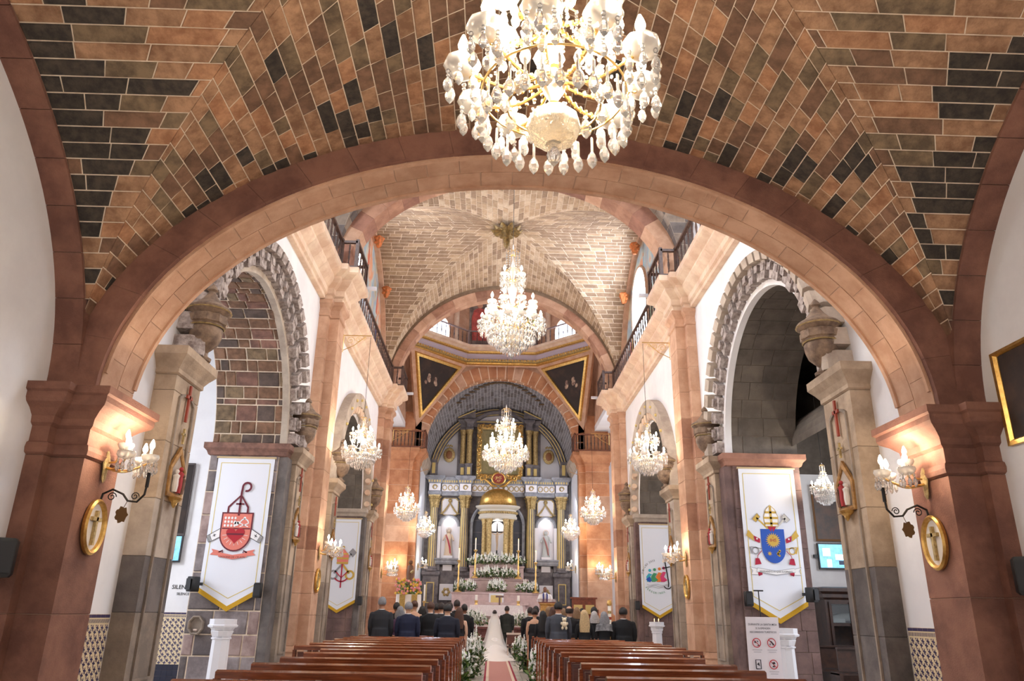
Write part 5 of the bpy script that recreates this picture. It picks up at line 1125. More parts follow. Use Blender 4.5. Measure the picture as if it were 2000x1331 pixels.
# attic
rbox('attic_back', RETG, -2.6, 2.6, .2, .42, 9.3, 13.0)
for x in (-2.25, -1.85, 1.85, 2.25):
    f = -.2 if abs(x) < 2 else 0
    mb = MB(); loft_plan(mb, rect(x - .2, x + .2, f - .1, .2), [(.03, 9.35), (0, 9.4), (0, 10.05), (.04, 10.1), (.04, 10.18)]); rp(mb, 'attic_pedestal', RETG)
    rbox('gilt_panel_line', GOLDP, x - .1, x + .1, f - .125, f - .1, 9.5, 9.95)
    mb = MB(); mb.lathe([(.19, 10.18), (.17, 10.3), (.16, 11.9), (.18, 11.94), (.16, 12.0), (.24, 12.3)], 16, (x, f, 0)); rp(mb, 'attic_column', GOLDM, True)
    mb = MB(); loft_plan(mb, rect(x - .2, x + .2, f - .15, .2), [(0, 12.3), (.04, 12.4), (0, 12.45), (0, 12.7), (.1, 12.8), (.16, 12.86), (.16, 12.95), (0, 13.0)]); rp(mb, 'attic_entablature', RETG)
for sg in (-1, 1):
    mb = MB(); mb.prism([(1.5, 13.0), (2.6, 13.0), (1.55, 13.5)], lambda p: (sg*p[0], -.45, p[1]), lambda p: (sg*p[0], .2, p[1])); rp(mb, 'broken_pediment', RETG)
    mb = MB(); mb.tube([(sg*2.6, -.46, 13.02), (sg*1.52, -.46, 13.52)], .035, 6); rp(mb, 'gilt_line', GOLDP)
    # quarter arches and medallions at the flanks
    mb = MB(); mb.rings([[(sg*r*math.sin(t), y, 9.45 + r*math.cos(t)) for r, y in ((4.28, -.1), (4.28, .3), (3.85, .3), (3.85, -.1))] for t in [.0 + 1.57*i/24 for i in range(25)]]); rp(mb, 'flank_arch', RETG)
    for r in (4.22, 4.05, 3.88): mb = MB(); mb.tube([(sg*r*math.sin(t), -.12, 9.45 + r*math.cos(t)) for t in [.02 + 1.54*i/20 for i in range(21)]], .025, 5); rp(mb, 'gilt_line', GOLDP)
    rbox('flank_pier', RETG, sg*4.0 - .22, sg*4.0 + .22, -.2, .2, 9.35, 10.4); rbox('gilt_panel_line', GOLDP, sg*4.0 - .1, sg*4.0 + .1, -.225, -.2, 9.55, 10.2)
    mb = MB(); mb.ball((sg*3.1, .1, 10.75), .36, 14, 8, sy=.25, sz=1.3); rp(mb, 'medallion', GOLDM, True)
    mb = MB(); mb.ball((sg*3.1, .02, 10.75), .2, 12, 8, sy=.3, sz=1.35); rp(mb, 'medallion_centre', M('medallion_brown', (132, 86, 52), .5), True)
    mb = MB()
    for k in range(5): mb.ball((sg*3.1 - .16 + k*.08, .08, 11.3 + (.06 if k % 2 else .0)), .06, 6, 5)
    rp(mb, 'medallion_crown', GOLDM, True)
mb = MB(); mb.rings([[(r*math.sin(t), y, 11.9 + r*math.cos(t)*.8) for r, y in ((2.05, -.3), (2.05, .2), (1.85, .2), (1.85, -.3))] for t in [-.95 + 1.9*i/20 for i in range(21)]]); rp(mb, 'attic_arch', RETG)
rbox('attic_tympanum', RETW, -1.6, 1.6, .1, .2, 12.9, 13.35)
rbox('attic_beam', RETG, -1.7, 1.7, -.2, .2, 12.5, 12.9); rbox('gilt_line', GOLDP, -1.7, 1.7, -.225, -.2, 12.8, 12.86)
t = thing('gilded_frame', (.05, 46.15, 9.45), 'large carved gilded frame above the tabernacle', 'frame')
mb = MB(); mb.box(-1.1, 1.1, .1, .16, .1, 2.85); mb.build('mirror_panel', M('olive_panel', (150, 136, 92), .35, col2=(112, 108, 70), scale=2), t)
mb = MB(); mb.rings([[(x*(1.1 + r), y, 1.48 + z*(1.38 + r)) for r, y in ((.35, .1), (.3, -.05), (.1, -.08), (0, .02), (0, .1))] for x, z in ((-1, -1), (1, -1), (1, 1), (-1, 1))], loop=True); mb.build('frame_body', GOLDM, t)
random.seed(5)
for k in range(54):
    u = k/54*4; sd = int(u); v = (u % 1)*2 - 1; x, z = [(v, -1), (1, v), (-v, 1), (-1, -v)][sd]
    cx, cz, r = x*1.28, 1.48 + z*1.56, random.uniform(.1, .17); a0 = random.uniform(0, 6)
    mb = MB(); mb.tube([(cx + r*(1 - i/16)*math.cos(a0 + i*.5), -.08 - .05*random.random(), cz + r*(1 - i/16)*math.sin(a0 + i*.5)) for i in range(13)], [.05 - .03*i/12 for i in range(13)], 6); mb.build('acanthus_scroll', GOLD, t, smooth=True)
t = thing('red_cartouche', (0, 46.0, 9.25), 'oval red cartouche in gilded scrolls over the tabernacle dome', 'cartouche')
mb = MB(); mb.prism(circle(0, 0, .36, 28, .85), lambda p: (p[0], 0, p[1]), lambda p: (p[0], .1, p[1])); mb.build('red_oval', M('cartouche_red', (132, 40, 32), .5), t)
mb = MB(); mb.tube([(.4*math.cos(a), 0, .35*math.sin(a)) for a in [2*PI*i/28 for i in range(29)]], .06, 8); mb.build('oval_rim', GOLD, t, smooth=True)
mb = MB(); put_text(mb, 'JHS', lambda p: (p[0], -.01, p[1]), .26, (0, .05)); put_text(mb, 'XP', lambda p: (p[0], -.01, p[1]), .2, (0, -.15)); mb.build('gilt_letters', GOLDP, t, fix=False)
for sg in (-1, 1):
    mb = MB(); mb.tube([(sg*x, 0, z) for x, z in ((.1, -.5), (.4, -.42), (.62, -.2), (.85, -.05), (1.05, -.12), (1.12, .05), (1.0, .15), (.9, .06))], [.05, .09, .08, .07, .07, .06, .05, .03], 8); mb.build('gilt_scroll', GOLD, t, smooth=True)
# tempietto
tp = thing('domed_tabernacle', (0, 45.75, 4.35), 'round gilded tabernacle temple with a dome and crucifix', 'tabernacle')
mb = MB(); mb.lathe([(1.25, -.35), (1.25, 0), (1.15, .05)], 32, sy=.62); mb.build('platform', PINK, tp)
for a in (-2.55, -2.1, -1.04, -.59, .7, 2.44): mb = MB(); mb.lathe([(.17, .05), (.14, .15), (.125, 2.05), (.15, 2.1), (.13, 2.15), (.2, 2.4)], 14, (.95*math.cos(a), .6*math.sin(a), 0)); mb.build('column', GOLDM, tp, smooth=True)
mb = MB(); mb.lathe([(1.1, 2.4), (1.15, 2.45), (1.15, 2.56), (1.1, 2.6), (1.1, 2.95), (1.2, 3.02), (1.32, 3.1), (1.34, 3.18), (1.0, 3.22)], 32, sy=.66); mb.build('entablature', M('tabernacle_stone', (190, 184, 172), .6), tp, smooth=True)
for k in range(26):
    a = PI + PI*k/25; mb = MB(); mb.ball((1.12*math.cos(a), .74*math.sin(a), 2.78), .08, 6, 5); mb.build('frieze_rosette', GOLDM, tp, smooth=True)
mb = MB(); mb.lathe([(1.28, 3.15), (1.16, 3.25), (1.1, 3.35), (1.08, 3.5)], 32, sy=.66); mb.build('gilt_drum', GOLD, tp, smooth=True)
mb = MB(); mb.lathe([(1.06*math.cos(a), 3.45 + .8*math.sin(a)) for a in [PI/2*i/12*.98 for i in range(13)]], 32, sy=.66, wob=.015, lobes=16); mb.build('dome', GOLD, tp, smooth=True)
t = thing('crucifix', (-.02, 45.75, 4.45), 'dark crucifix with a pale figure inside the tabernacle', 'crucifix')
mb = MB(); mb.box(-.04, .04, 0, .05, 0, 2.1); mb.box(-.42, .42, 0, .05, 1.55, 1.63); mb.build('cross', BLACK, t)
mb = MB(); mb.tube([(0, -.05, .55), (.02, -.08, .85), (0, -.05, 1.1), (0, -.05, 1.35), (0, -.06, 1.45)], [.04, .055, .07, .09, .04], 8); mb.tube([(-.38, -.04, 1.58), (-.2, -.05, 1.48), (0, -.05, 1.4), (.2, -.05, 1.48), (.38, -.04, 1.58)], [.02, .028, .04, .028, .02], 6); mb.ball((.02, -.08, 1.52), .065, 8, 6); mb.build('figure', M('ivory_skin', (226, 200, 172), .6), t, smooth=True)
mb = MB(); mb.prism([(-.42, 4.4), (.42, 4.4), (.42, 6.3)] + [(.42*math.cos(a), 6.3 + .42*math.sin(a)) for a in [PI*i/12 for i in range(1, 12)]] + [(-.42, 6.3)], lambda p: (p[0], 46.42, p[1]), lambda p: (p[0], 46.5, p[1])); o = mb.build('bright_niche', RETW, None); o.parent = ret; o.matrix_parent_inverse = Matrix.Translation((0, -46.5, -1.0))
point_light('tabernacle_light', (0, 46.25, 6.55), 14, (1, .97, .9), .06)
for x in (-2.92, 2.92): point_light('niche_light', (x, 46.58, 6.78), 5, (1, .97, .92), .05)
# saints
def statue(label, x, y, z, h, robe, mantle):
    t = thing('saint_statue', (x, y, z), label, 'statue', 'saints in the retablo niches'); k = h/1.7
    mb = MB(); mb.box(-.28*k, .28*k, -.18*k, .18*k, 0, .14*k); mb.build('plinth', RETW, t)
    mb = MB(); mb.lathe([(.24*k, .14*k), (.2*k, .4*k), (.17*k, .8*k), (.16*k, 1.0*k), (.19*k, 1.25*k), (.14*k, 1.36*k), (.05*k, 1.42*k)], 16, sy=.7, wob=.07, lobes=7)
    for sg in (-1, 1): mb.tube([(sg*.17*k, 0, 1.3*k), (sg*.27*k, -.04*k, 1.1*k), (sg*.3*k, -.12*k, .98*k)], [.06*k, .05*k, .04*k], 8)
    mb.ball((0, -.01, 1.52*k), .095*k, 12, 8, sz=1.25); mb.build('robed_body', robe, t, smooth=True)
    mb = MB(); mb.tube([(-.15*k, -.1*k, 1.3*k), (-.02*k, -.16*k, 1.0*k), (.1*k, -.17*k, .6*k), (.14*k, -.16*k, .25*k)], [.05*k, .09*k, .1*k, .06*k], 8, flat=.5); mb.build('mantle', mantle, t, smooth=True)
    mb = MB(); mb.tube([(.15*k*math.cos(a), .02, 1.56*k + .15*k*math.sin(a)) for a in [2*PI*i/20 for i in range(21)]], .012*k, 6); mb.build('halo', GOLD, t)
    mb = MB(); mb.ball((0, .025*k, 1.54*k), .1*k, 12, 8, sz=1.2, sy=.9); mb.build('hair', M('statue_hair', (92, 62, 46), .7), t, smooth=True)
statue('saint statue in white robe and red mantle in the left niche', -2.92, 46.55, 4.56, 1.75, M('cream_robe', (206, 186, 164), .6), M('rose_mantle', (190, 76, 92), .6))
statue('saint statue in pale robe and rose skirt in the right niche', 2.92, 46.55, 4.56, 1.7, M('pale_robe', (186, 190, 190), .6), M('rose_skirt', (186, 128, 128), .6))
# marble tiers
t = thing('marble_altar_tiers', (0, 44.6, 1.0), 'pink marble stepped tiers under the tabernacle', 'altar')
for nm, x, y0, y1, z in (('upper_tier', 1.55, .7, 1.6, 3.1), ('middle_tier', 1.75, 0, .8, 2.35), ('lower_tier', 2.45, -.9, .1, 1.6)):
    mb = MB(); loft_plan(mb, rect(-x, x, y0, y1), [(0, 0), (0, z - .12), (.05, z - .08), (.05, z), (0, z)]); mb.build(nm, PINK, t)
mb = MB(); mb.box(-1.75, 1.75, -1.3, -.9, .95, 1.08); mb.box(-1.6, -1.35, -1.25, -.9, 0, .95); mb.box(1.35, 1.6, -1.25, -.9, 0, .95); mb.build('marble_shelf', PINK, t)
mb = MB(); mb.box(-.4, .4, -1.2, -.88, .6, 1.55); mb.build('white_tabernacle_box', RETW, t); mb = MB(); mb.box(-.3, .3, -1.22, -1.2, .7, 1.45); mb.build('gilt_door', GOLDP, t)

# ---- flower arrangements --------------------------------------------------------------------
def blossoms_leaves(t, w, d, h, nl, nb, lime=.3, size=1.0, seed=0, spikes=True):
    rg = random.Random(seed); lf = MB(); bl = MB()
    for i in range(nl):
        a = rg.uniform(0, 2*PI); r = math.sqrt(rg.random()); x, y = r*w/2*math.cos(a), r*d/2*math.sin(a); z = h*rg.uniform(.05, .9)*(1 - .45*r*r)
        L_ = rg.uniform(.1, .2)*size; b = rg.uniform(0, 2*PI); el = rg.uniform(-.2, 1.2); dx, dy, dz = math.cos(b)*math.cos(el), math.sin(b)*math.cos(el), math.sin(el); px, py = -math.sin(b), math.cos(b); ww = L_*.2
        lf.cur = 1 if rg.random() < lime else 0
        lf.add([(x, y, z), (x + dx*L_*.5 + px*ww, y + dy*L_*.5 + py*ww, z + dz*L_*.5), (x + dx*L_, y + dy*L_, z + dz*L_*.85), (x + dx*L_*.5 - px*ww, y + dy*L_*.5 - py*ww, z + dz*L_*.5 + .01)], [(0, 1, 2, 3)])
    for i in range(nb):
        a = rg.uniform(0, 2*PI); r = math.sqrt(rg.random()); x, y = r*w/2*math.cos(a)*.95, r*d/2*math.sin(a)*.95; z = h*rg.uniform(.35, 1.0)*(1 - .35*r*r)
        if spikes and rg.random() < .6:
            for k in range(6): bl.ball((x + rg.uniform(-.012, .012)*size, y + rg.uniform(-.012, .012)*size, z + k*.032*size), (.034 - .0035*k)*size, 5, 3)
        else: bl.ball((x, y, z), rg.uniform(.035, .055)*size, 6, 4, sz=.8)
    stuff(lf.build('foliage', [LEAF, LEAFL], t, fix=False)); stuff(bl.build('blossoms', PETAL, t, smooth=True, fix=False))
def bouquet(label, x, y, w, h, seed, z=0.0, d=None, group='white flower arrangements along the aisle', vase=True, size=1.0, nl=420, nb=70):
    t = thing('flower_arrangement', (x, y, z), label, 'flowers', group)
    if vase: mb = MB(); mb.lathe([(.09, 0), (.12, .02), (.13, .14), (.1, .16)], 12); mb.build('container', LEAF, t)
    blossoms_leaves(t, w, d or w, h, nl, nb, .35, size, seed); return t
bouquet('tall white flower arrangement nearest on the left aisle side', -.92, 17.4, .52, .8, 1)
bouquet('white and green flower arrangement second on the left aisle side', -.76, 20.3, .54, .95, 2)
bouquet('lime green flower arrangement farthest on the left aisle side', -.74, 24.4, .6, 1.05, 3)
bouquet('white flower arrangement nearest on the right aisle side', .82, 17.9, .52, .85, 4)
bouquet('white and lime flower arrangement second on the right aisle side', .76, 22.6, .54, .85, 5)
bouquet('white and green flower arrangement farthest on the right aisle side', .78, 27.4, .62, .85, 6)
G2 = 'white flower rows around the altar'
bouquet('upper long row of white flowers at the tabernacle foot', 0, 44.95, 3.5, .6, 11, 4.1, .6, G2, False, 1.3, 700, 190)
bouquet('middle long row of white flowers on the marble tiers', 0, 44.45, 2.7, .58, 12, 3.35, .5, G2, False, 1.3, 600, 160)
bouquet('white flowers on the left end of the lowest tier', -1.72, 43.9, 1.3, .58, 13, 2.6, .5, G2, False, 1.3, 330, 90)
bouquet('white flowers at the middle of the lowest tier', 0.02, 43.9, 1.1, .62, 14, 2.6, .5, G2, False, 1.3, 330, 100)
bouquet('white flowers on the right end of the lowest tier', 1.7, 43.9, 1.3, .58, 15, 2.6, .5, G2, False, 1.3, 330, 90)
bouquet('white flowers in front of the altar table left of the bride', -1.0, 33.4, 1.25, .62, 16, .98, .5, G2, False, 1.1, 330, 90)
bouquet('white flowers in front of the altar table right of the groom', 1.1, 33.4, 1.1, .62, 17, .98, .5, G2, False, 1.1, 330, 90)

# ---- candlesticks, altar table, ambo, chair, saint's table -------------------------------------
def candlestick(label, x, y, z, h, ch=.6):
    t = thing('brass_candlestick', (x, y, z), label, 'candlestick', 'tall altar candlesticks'); k = h
    mb = MB(); mb.lathe([(.2, 0), (.2, .04), (.12, .1), (.05, .16), (.07, .2*k), (.035, .3*k), (.06, .42*k), (.03, .5*k), (.055, .62*k), (.03, .7*k), (.05, .85*k), (.025, .92*k), (.11, k), (.1, k + .03), (.03, k + .03)], 12); mb.build('stick', BRASS, t, smooth=True)
    mb = MB(); mb.lathe([(.035, k + .03), (.035, k + ch)], 10); mb.build('candle', CANDLE, t, smooth=True)
    mb = MB(); mb.lathe([(.004, 0), (.016, .025), (.003, .08)], 6); mb.build('flame', M('flame', (255, 190, 90), .5, emit=12), t, loc=(0, 0, k + ch))
candlestick('brass candlestick at the outer left of the altar flowers', -2.12, 43.7, 2.6, 1.65)
candlestick('brass candlestick at the outer right of the altar flowers', 2.16, 43.7, 2.6, 1.6)
candlestick('brass candlestick left of the tabernacle', -1.22, 44.05, 3.35, 1.5)
candlestick('brass candlestick right of the tabernacle', 1.2, 44.05, 3.35, 1.5)
LACE = M('altar_lace', (238, 232, 234), .8, col2=(220, 210, 214), scale=30)
t = thing('altar_table', (-.05, 36.0, 1.0), 'altar table under a white lace cloth behind the couple', 'table')
mb = MB(); mb.box(-1.1, 1.1, -.4, .45, 0, .8); mb.build('table_body', PINK, t)
mb = MB(); mb.rings([[(x*(1.16 + f), y*(.5 + f) + .02, z) for x, y in ((-1, -1), (-.5, -1.02 + f*.3), (0, -1), (.5, -1.02), (1, -1), (1, 1), (0, 1), (-1, 1))] for z, f in ((.4, .08), (.6, .05), (.84, .01), (.86, 0))]); mb.build('lace_cloth', LACE, t)
t = thing('table_cross', (.1, 35.8, 1.87), 'small wooden cross standing on the altar table', 'cross'); mb = MB(); mb.box(-.04, .04, -.03, .03, 0, .4); mb.build('upright', PEWD, t); mb = MB(); mb.box(-.18, .18, -.035, .035, .32, .4); mb.build('crossbar', PEWD, t)
for sg, nm in ((-1, 'left'), (1, 'right')):
    t = thing('altar_candle', (sg*.95 - .0, 36.0, 1.87), 'white altar candle in a brass cup at the %s end of the altar table' % nm, 'candle', 'altar table candles')
    mb = MB(); mb.lathe([(.09, 0), (.06, .05), (.07, .14), (.09, .18), (.05, .19)], 10); mb.build('cup', BRASS, t, smooth=True); mb = MB(); mb.lathe([(.055, .18), (.055, .42)], 10); mb.build('candle', CANDLE, t)
# altar rail of carved red panels
RAILW = M('carved_rail', (124, 66, 60), .45, col2=(92, 46, 42), scale=6)
for sg, x0, x1, nm in ((-1, -2.6, -.35, 'left'), (1, .62, 2.7, 'right')):
    t = thing('altar_rail', (x0, 31.2, 0), 'carved red wooden altar rail on the %s of the couple' % nm, 'rail', 'carved altar rails'); w = x1 - x0
    mb = MB(); mb.box(0, w, -.03, .03, .25, .95); mb.build('board', RAILW, t); mb = MB(); mb.box(-.04, w + .04, -.1, .1, .95, 1.02); mb.build('top', RAILW, t); mb = MB(); mb.box(-.03, w + .03, -.08, .08, 0, .28); mb.build('plinth', RAILW, t)
    n = int(w/.36)
    for k in range(n):
        for z in (.32, .62):
            mb = MB(); cx = w*(k + .5)/n; mb.rings([[(cx + a*(.11 + r), -.03 - d, z + .14 + b*(.11 + r)) for d, r in ((0, .03), (.03, .02), (.02, -.01), (0, -.02))] for a, b in ((-1, -1), (1, -1), (1, 1), (-1, 1))], loop=True); mb.build('carved_panel', RAILW, t)
for x, y, nm in ((-.95, 27.0, 'left'), (.82, 27.0, 'right')):
    t = thing('rope_post', (x, y, 0), 'black stanchion post at the %s end of the aisle' % nm, 'post', 'aisle posts'); mb = MB(); mb.lathe([(.15, 0), (.15, .02), (.03, .04)], 14); mb.build('foot', BLACK, t); mb = MB(); mb.lathe([(.035, .03), (.035, 1.05), (.045, 1.06), (.045, 1.1), (.01, 1.12)], 10); mb.build('pole', BLACK, t)
t = thing('ambo', (2.35, 37.6, 1.0), 'gilded wooden reading desk in front of the priest', 'lectern')
mb = MB(); loft_plan(mb, rect(-.3, .3, -.25, .25), [(.1, 0), (.1, .1), (0, .15), (0, .9), (.06, .96), (.06, 1.0)]); mb.build('body', M('ambo_gilt', (204, 160, 92), .4, .3, col2=(170, 122, 62), scale=8), t)
mb = MB(); mb.hexa([(-.42, -.3, 1.0), (.42, -.3, 1.0), (.42, .3, 1.14), (-.42, .3, 1.14)], [(-.42, -.3, 1.06), (.42, -.3, 1.06), (.42, .3, 1.2), (-.42, .3, 1.2)]); mb.build('desk', PEW, t)
mb = MB()
for k in range(5): mb.ball((-.24 + k*.12, -.29, .5 + .1*math.sin(k*2)), .08, 8, 6, sy=.5)
mb.build('carving', GOLDM, t, smooth=True)
t = thing('wooden_screen_bench', (4.0, 36.6, 1.0), 'carved reddish wooden choir seat with gilt panels by the right pier', 'seat')
SEATW = M('seat_wood', (140, 70, 44), .4, col2=(108, 52, 34), scale=6)
mb = MB(); mb.box(-.55, .55, .1, .2, 0, 1.25); mb.build('backrest', SEATW, t); mb = MB(); mb.box(-.55, .55, -.4, .1, .38, .45); mb.build('seat', SEATW, t)
for x in (-.6, .55): mb = MB(); mb.box(x, x + .06, -.4, .2, 0, .75); mb.build('side', SEATW, t)
for x in (-.27, .27): mb = MB(); mb.box(x - .2, x + .2, .08, .1, .55, .95); mb.build('gilt_panel', GOLDP, t)
mb = MB(); mb.box(-.62, .62, .06, .24, 1.2, 1.28); mb.build('crest', SEATW, t)
t = thing('draped_table', (-4.1, 37.0, 1.0), 'white and gold draped table under the flowered saint by the left pier', 'table')
mb = MB(); mb.rings([[(x*(.55 + f), y*(.4 + f), z) for x, y in [(math.cos(a)*min(1.25, 1/max(abs(math.cos(a)), abs(math.sin(a)))), math.sin(a)*min(1.25, 1/max(abs(math.cos(a)), abs(math.sin(a))))) for a in [2*PI*i/32 for i in range(32)]]] for z, f in ((0, .05), (.7, .02), (1.28, 0))]); mb.build('cloth', M('drape_white', (236, 230, 222), .8), t)
for x in (-.25, .3): mb = MB(); mb.box(x - .13, x + .13, -.44, -.42, .1, 1.27); mb.build('gold_panel', M('brocade', (196, 164, 90), .6, col2=(160, 126, 60), scale=16), t)
t = thing('flower_arrangement', (-4.1, 36.9, 2.3), 'pink and yellow flowers around the small saint', 'flowers')
rg = random.Random(4); lf = MB()
for i in range(90): lf.ball((rg.uniform(-.55, .55), rg.uniform(-.3, .2), rg.uniform(.0, .6)), .05, 5, 4)
stuff(lf.build('foliage', LEAFL, t, fix=False))
for cname, c in (('pink', (232, 150, 150)), ('yellow', (236, 190, 80))):
    bl = MB()
    for i in range(40): bl.ball((rg.uniform(-.6, .6), rg.uniform(-.4, -.2), rg.uniform(.0, .65)), .06, 6, 4)
    stuff(bl.build(cname + '_blossoms', M('bloom_' + cname, c, .6), t, smooth=True, fix=False))
t = thing('small_saint_statue', (-4.12, 37.2, 2.3), 'small brown robed saint statue above the pink flowers', 'statue')
mb = MB(); mb.lathe([(.2, 0), (.2, .5), (.15, .55), (.17, .9), (.13, 1.25), (.05, 1.32)], 12, sy=.75); mb.ball((0, 0, 1.42), .1, 10, 8); mb.build('robed_body', M('brown_habit', (112, 76, 50), .6), t, smooth=True)
mb = MB(); mb.tube([(.05, -.12, .95), (.16, -.16, 1.05)], .06, 8); mb.build('arm', GOLDM, t); mb = MB(); mb.tube([(.13*math.cos(a), .04, 1.46 + .13*math.sin(a)) for a in [2*PI*i/16 for i in range(17)]], .012, 5); mb.build('halo', GOLD, t)
# paschal candle stand among the guests
t = thing('paschal_candle_stand', (2.84, 21.0, 0), 'tall painted paschal candle on a brass stand among the right guests', 'candle')
mb = MB(); mb.lathe([(.16, 0), (.14, .05), (.04, .12), (.03, .8), (.07, .85), (.03, .9), (.09, 1.0), (.04, 1.02)], 12); mb.build('stand', BRASS, t, smooth=True)
mb = MB(); mb.lathe([(.045, 1.0), (.045, 1.75)], 12); mb.build('candle', CANDLE, t, smooth=True); mb = MB(); mb.lathe([(.06, 1.75), (.07, 1.8), (.05, 1.88), (.01, 1.9)], 10); mb.build('cap', BRASS, t, smooth=True)
for z, c in ((1.2, GOLDM), (1.4, MAROON), (1.55, GOLDM)): mb = MB(); mb.lathe([(.048, z), (.048, z + .07)], 12, caps=False); mb.build('painted_band', c, t)
# carpet
t = thing('aisle_carpet', (0, 0, 0), 'old rose carpet runner with cream and wine stripes in the aisle', 'carpet')
CARP = M('carpet_rose', (196, 142, 132), .95, col2=(176, 120, 112), scale=60)
for nm, x0, x1, m_ in (('field', -.3, .26, CARP), ('cream_stripe', -.37, -.3, M('carpet_cream', (222, 200, 178), .95)), ('cream_stripe', .26, .33, _mats['carpet_cream'] if 'carpet_cream' in _mats else CARP), ('wine_edge', -.42, -.37, M('carpet_wine', (150, 40, 62), .95)), ('wine_edge', .33, .38, None)):
    mb = MB(); mb.box(x0, x1, 6, 29.6, .002, .014); mb.build(nm, m_ or _mats['carpet_wine'], t)

# ================================================================== PEWS
pt = MB(); prof = [(-.06, .93), (.0, .925), (.055, .935), (.07, .96), (.05, .985), (-.01, 1.0), (-.06, .985)]
def pew(label, x0, x1, y, group, kneel=True):
    t = thing('church_pew', ((x0 + x1)/2, y, 0), label, 'pew', group); w = (x1 - x0)/2
    mb = MB(); mb.rings([[(x, a, z) for a, z in prof] for x in (-w, w)]); mb.build('top_rail', PEW, t)
    mb = MB(); mb.hexa([(-w + .05, -.02, .52), (w - .05, -.02, .52), (w - .05, .015, .52), (-w + .05, .015, .52)], [(-w + .05, .0, .9), (w - .05, .0, .9), (w - .05, .035, .9), (-w + .05, .035, .9)]); mb.build('backrest', PEWD, t)
    mb = MB(); mb.box(-w + .04, w - .04, .02, .42, .42, .46); mb.build('seat', PEW, t)
    for sx in (-1, 1):
        mb = MB(); o = [(-.05, 0), (.44, 0), (.44, .1), (.36, .2), (.4, .44), (.34, .6), (.12, .66), (.06, .93), (-.04, .93)]
        mb.prism(o, lambda p: (sx*w - .02, *p), lambda p: (sx*w + .02 if sx > 0 else sx*w + .02, *p)); mb.build('end_panel', PEW, t)
    n = 3
    for k in range(n):
        x = -w + .18 + (2*w - .36)*k/(n - 1)
        mb = MB(); mb.box(x - .025, x + .025, -.05, -.01, .86, .93); mb.build('rail_bracket', PEWL, t)
    if not kneel: return
    mb = MB(); mb.box(-w + .06, w - .06, -.32, -.16, .16, .21); mb.build('kneeler', PEWD, t)
    for sx in (-1, 1): mb = MB(); mb.box(sx*(w - .12) - .025, sx*(w - .12) + .025, -.3, -.02, .02, .17); mb.build('kneeler_foot', PEWD, t)
LR = [6.3, 7.3, 8.35, 9.45, 10.6, 11.6, 12.65, 13.7, 14.75, 15.8, 16.75, 17.6, 18.7, 19.8, 20.9, 22.0]
RR_ = [6.2, 7.2, 8.25, 9.2, 10.55, 11.75, 12.9, 14.0, 15.1, 15.95, 16.75, 17.6, 18.7, 19.8, 20.9, 22.0]
ORD = ['first', 'second', 'third', 'fourth', 'fifth', 'sixth', 'seventh', 'eighth', 'ninth', 'tenth', 'eleventh', 'twelfth', 'thirteenth', 'fourteenth', 'fifteenth', 'sixteenth']
for i, y in enumerate(LR): pew('varnished wooden pew left of the aisle, %s row from the camera' % ORD[i], -2.68 if y < 12.5 else -3.3, -.88, y, 'pews left of the aisle', y < 17.5)
for i, y in enumerate(RR_): pew('varnished wooden pew right of the aisle, %s row from the camera' % ORD[i], .74, 2.5 if y < 12.5 else 3.1 if y < 17.5 else 2.65, y, 'pews right of the aisle', y < 17.5)
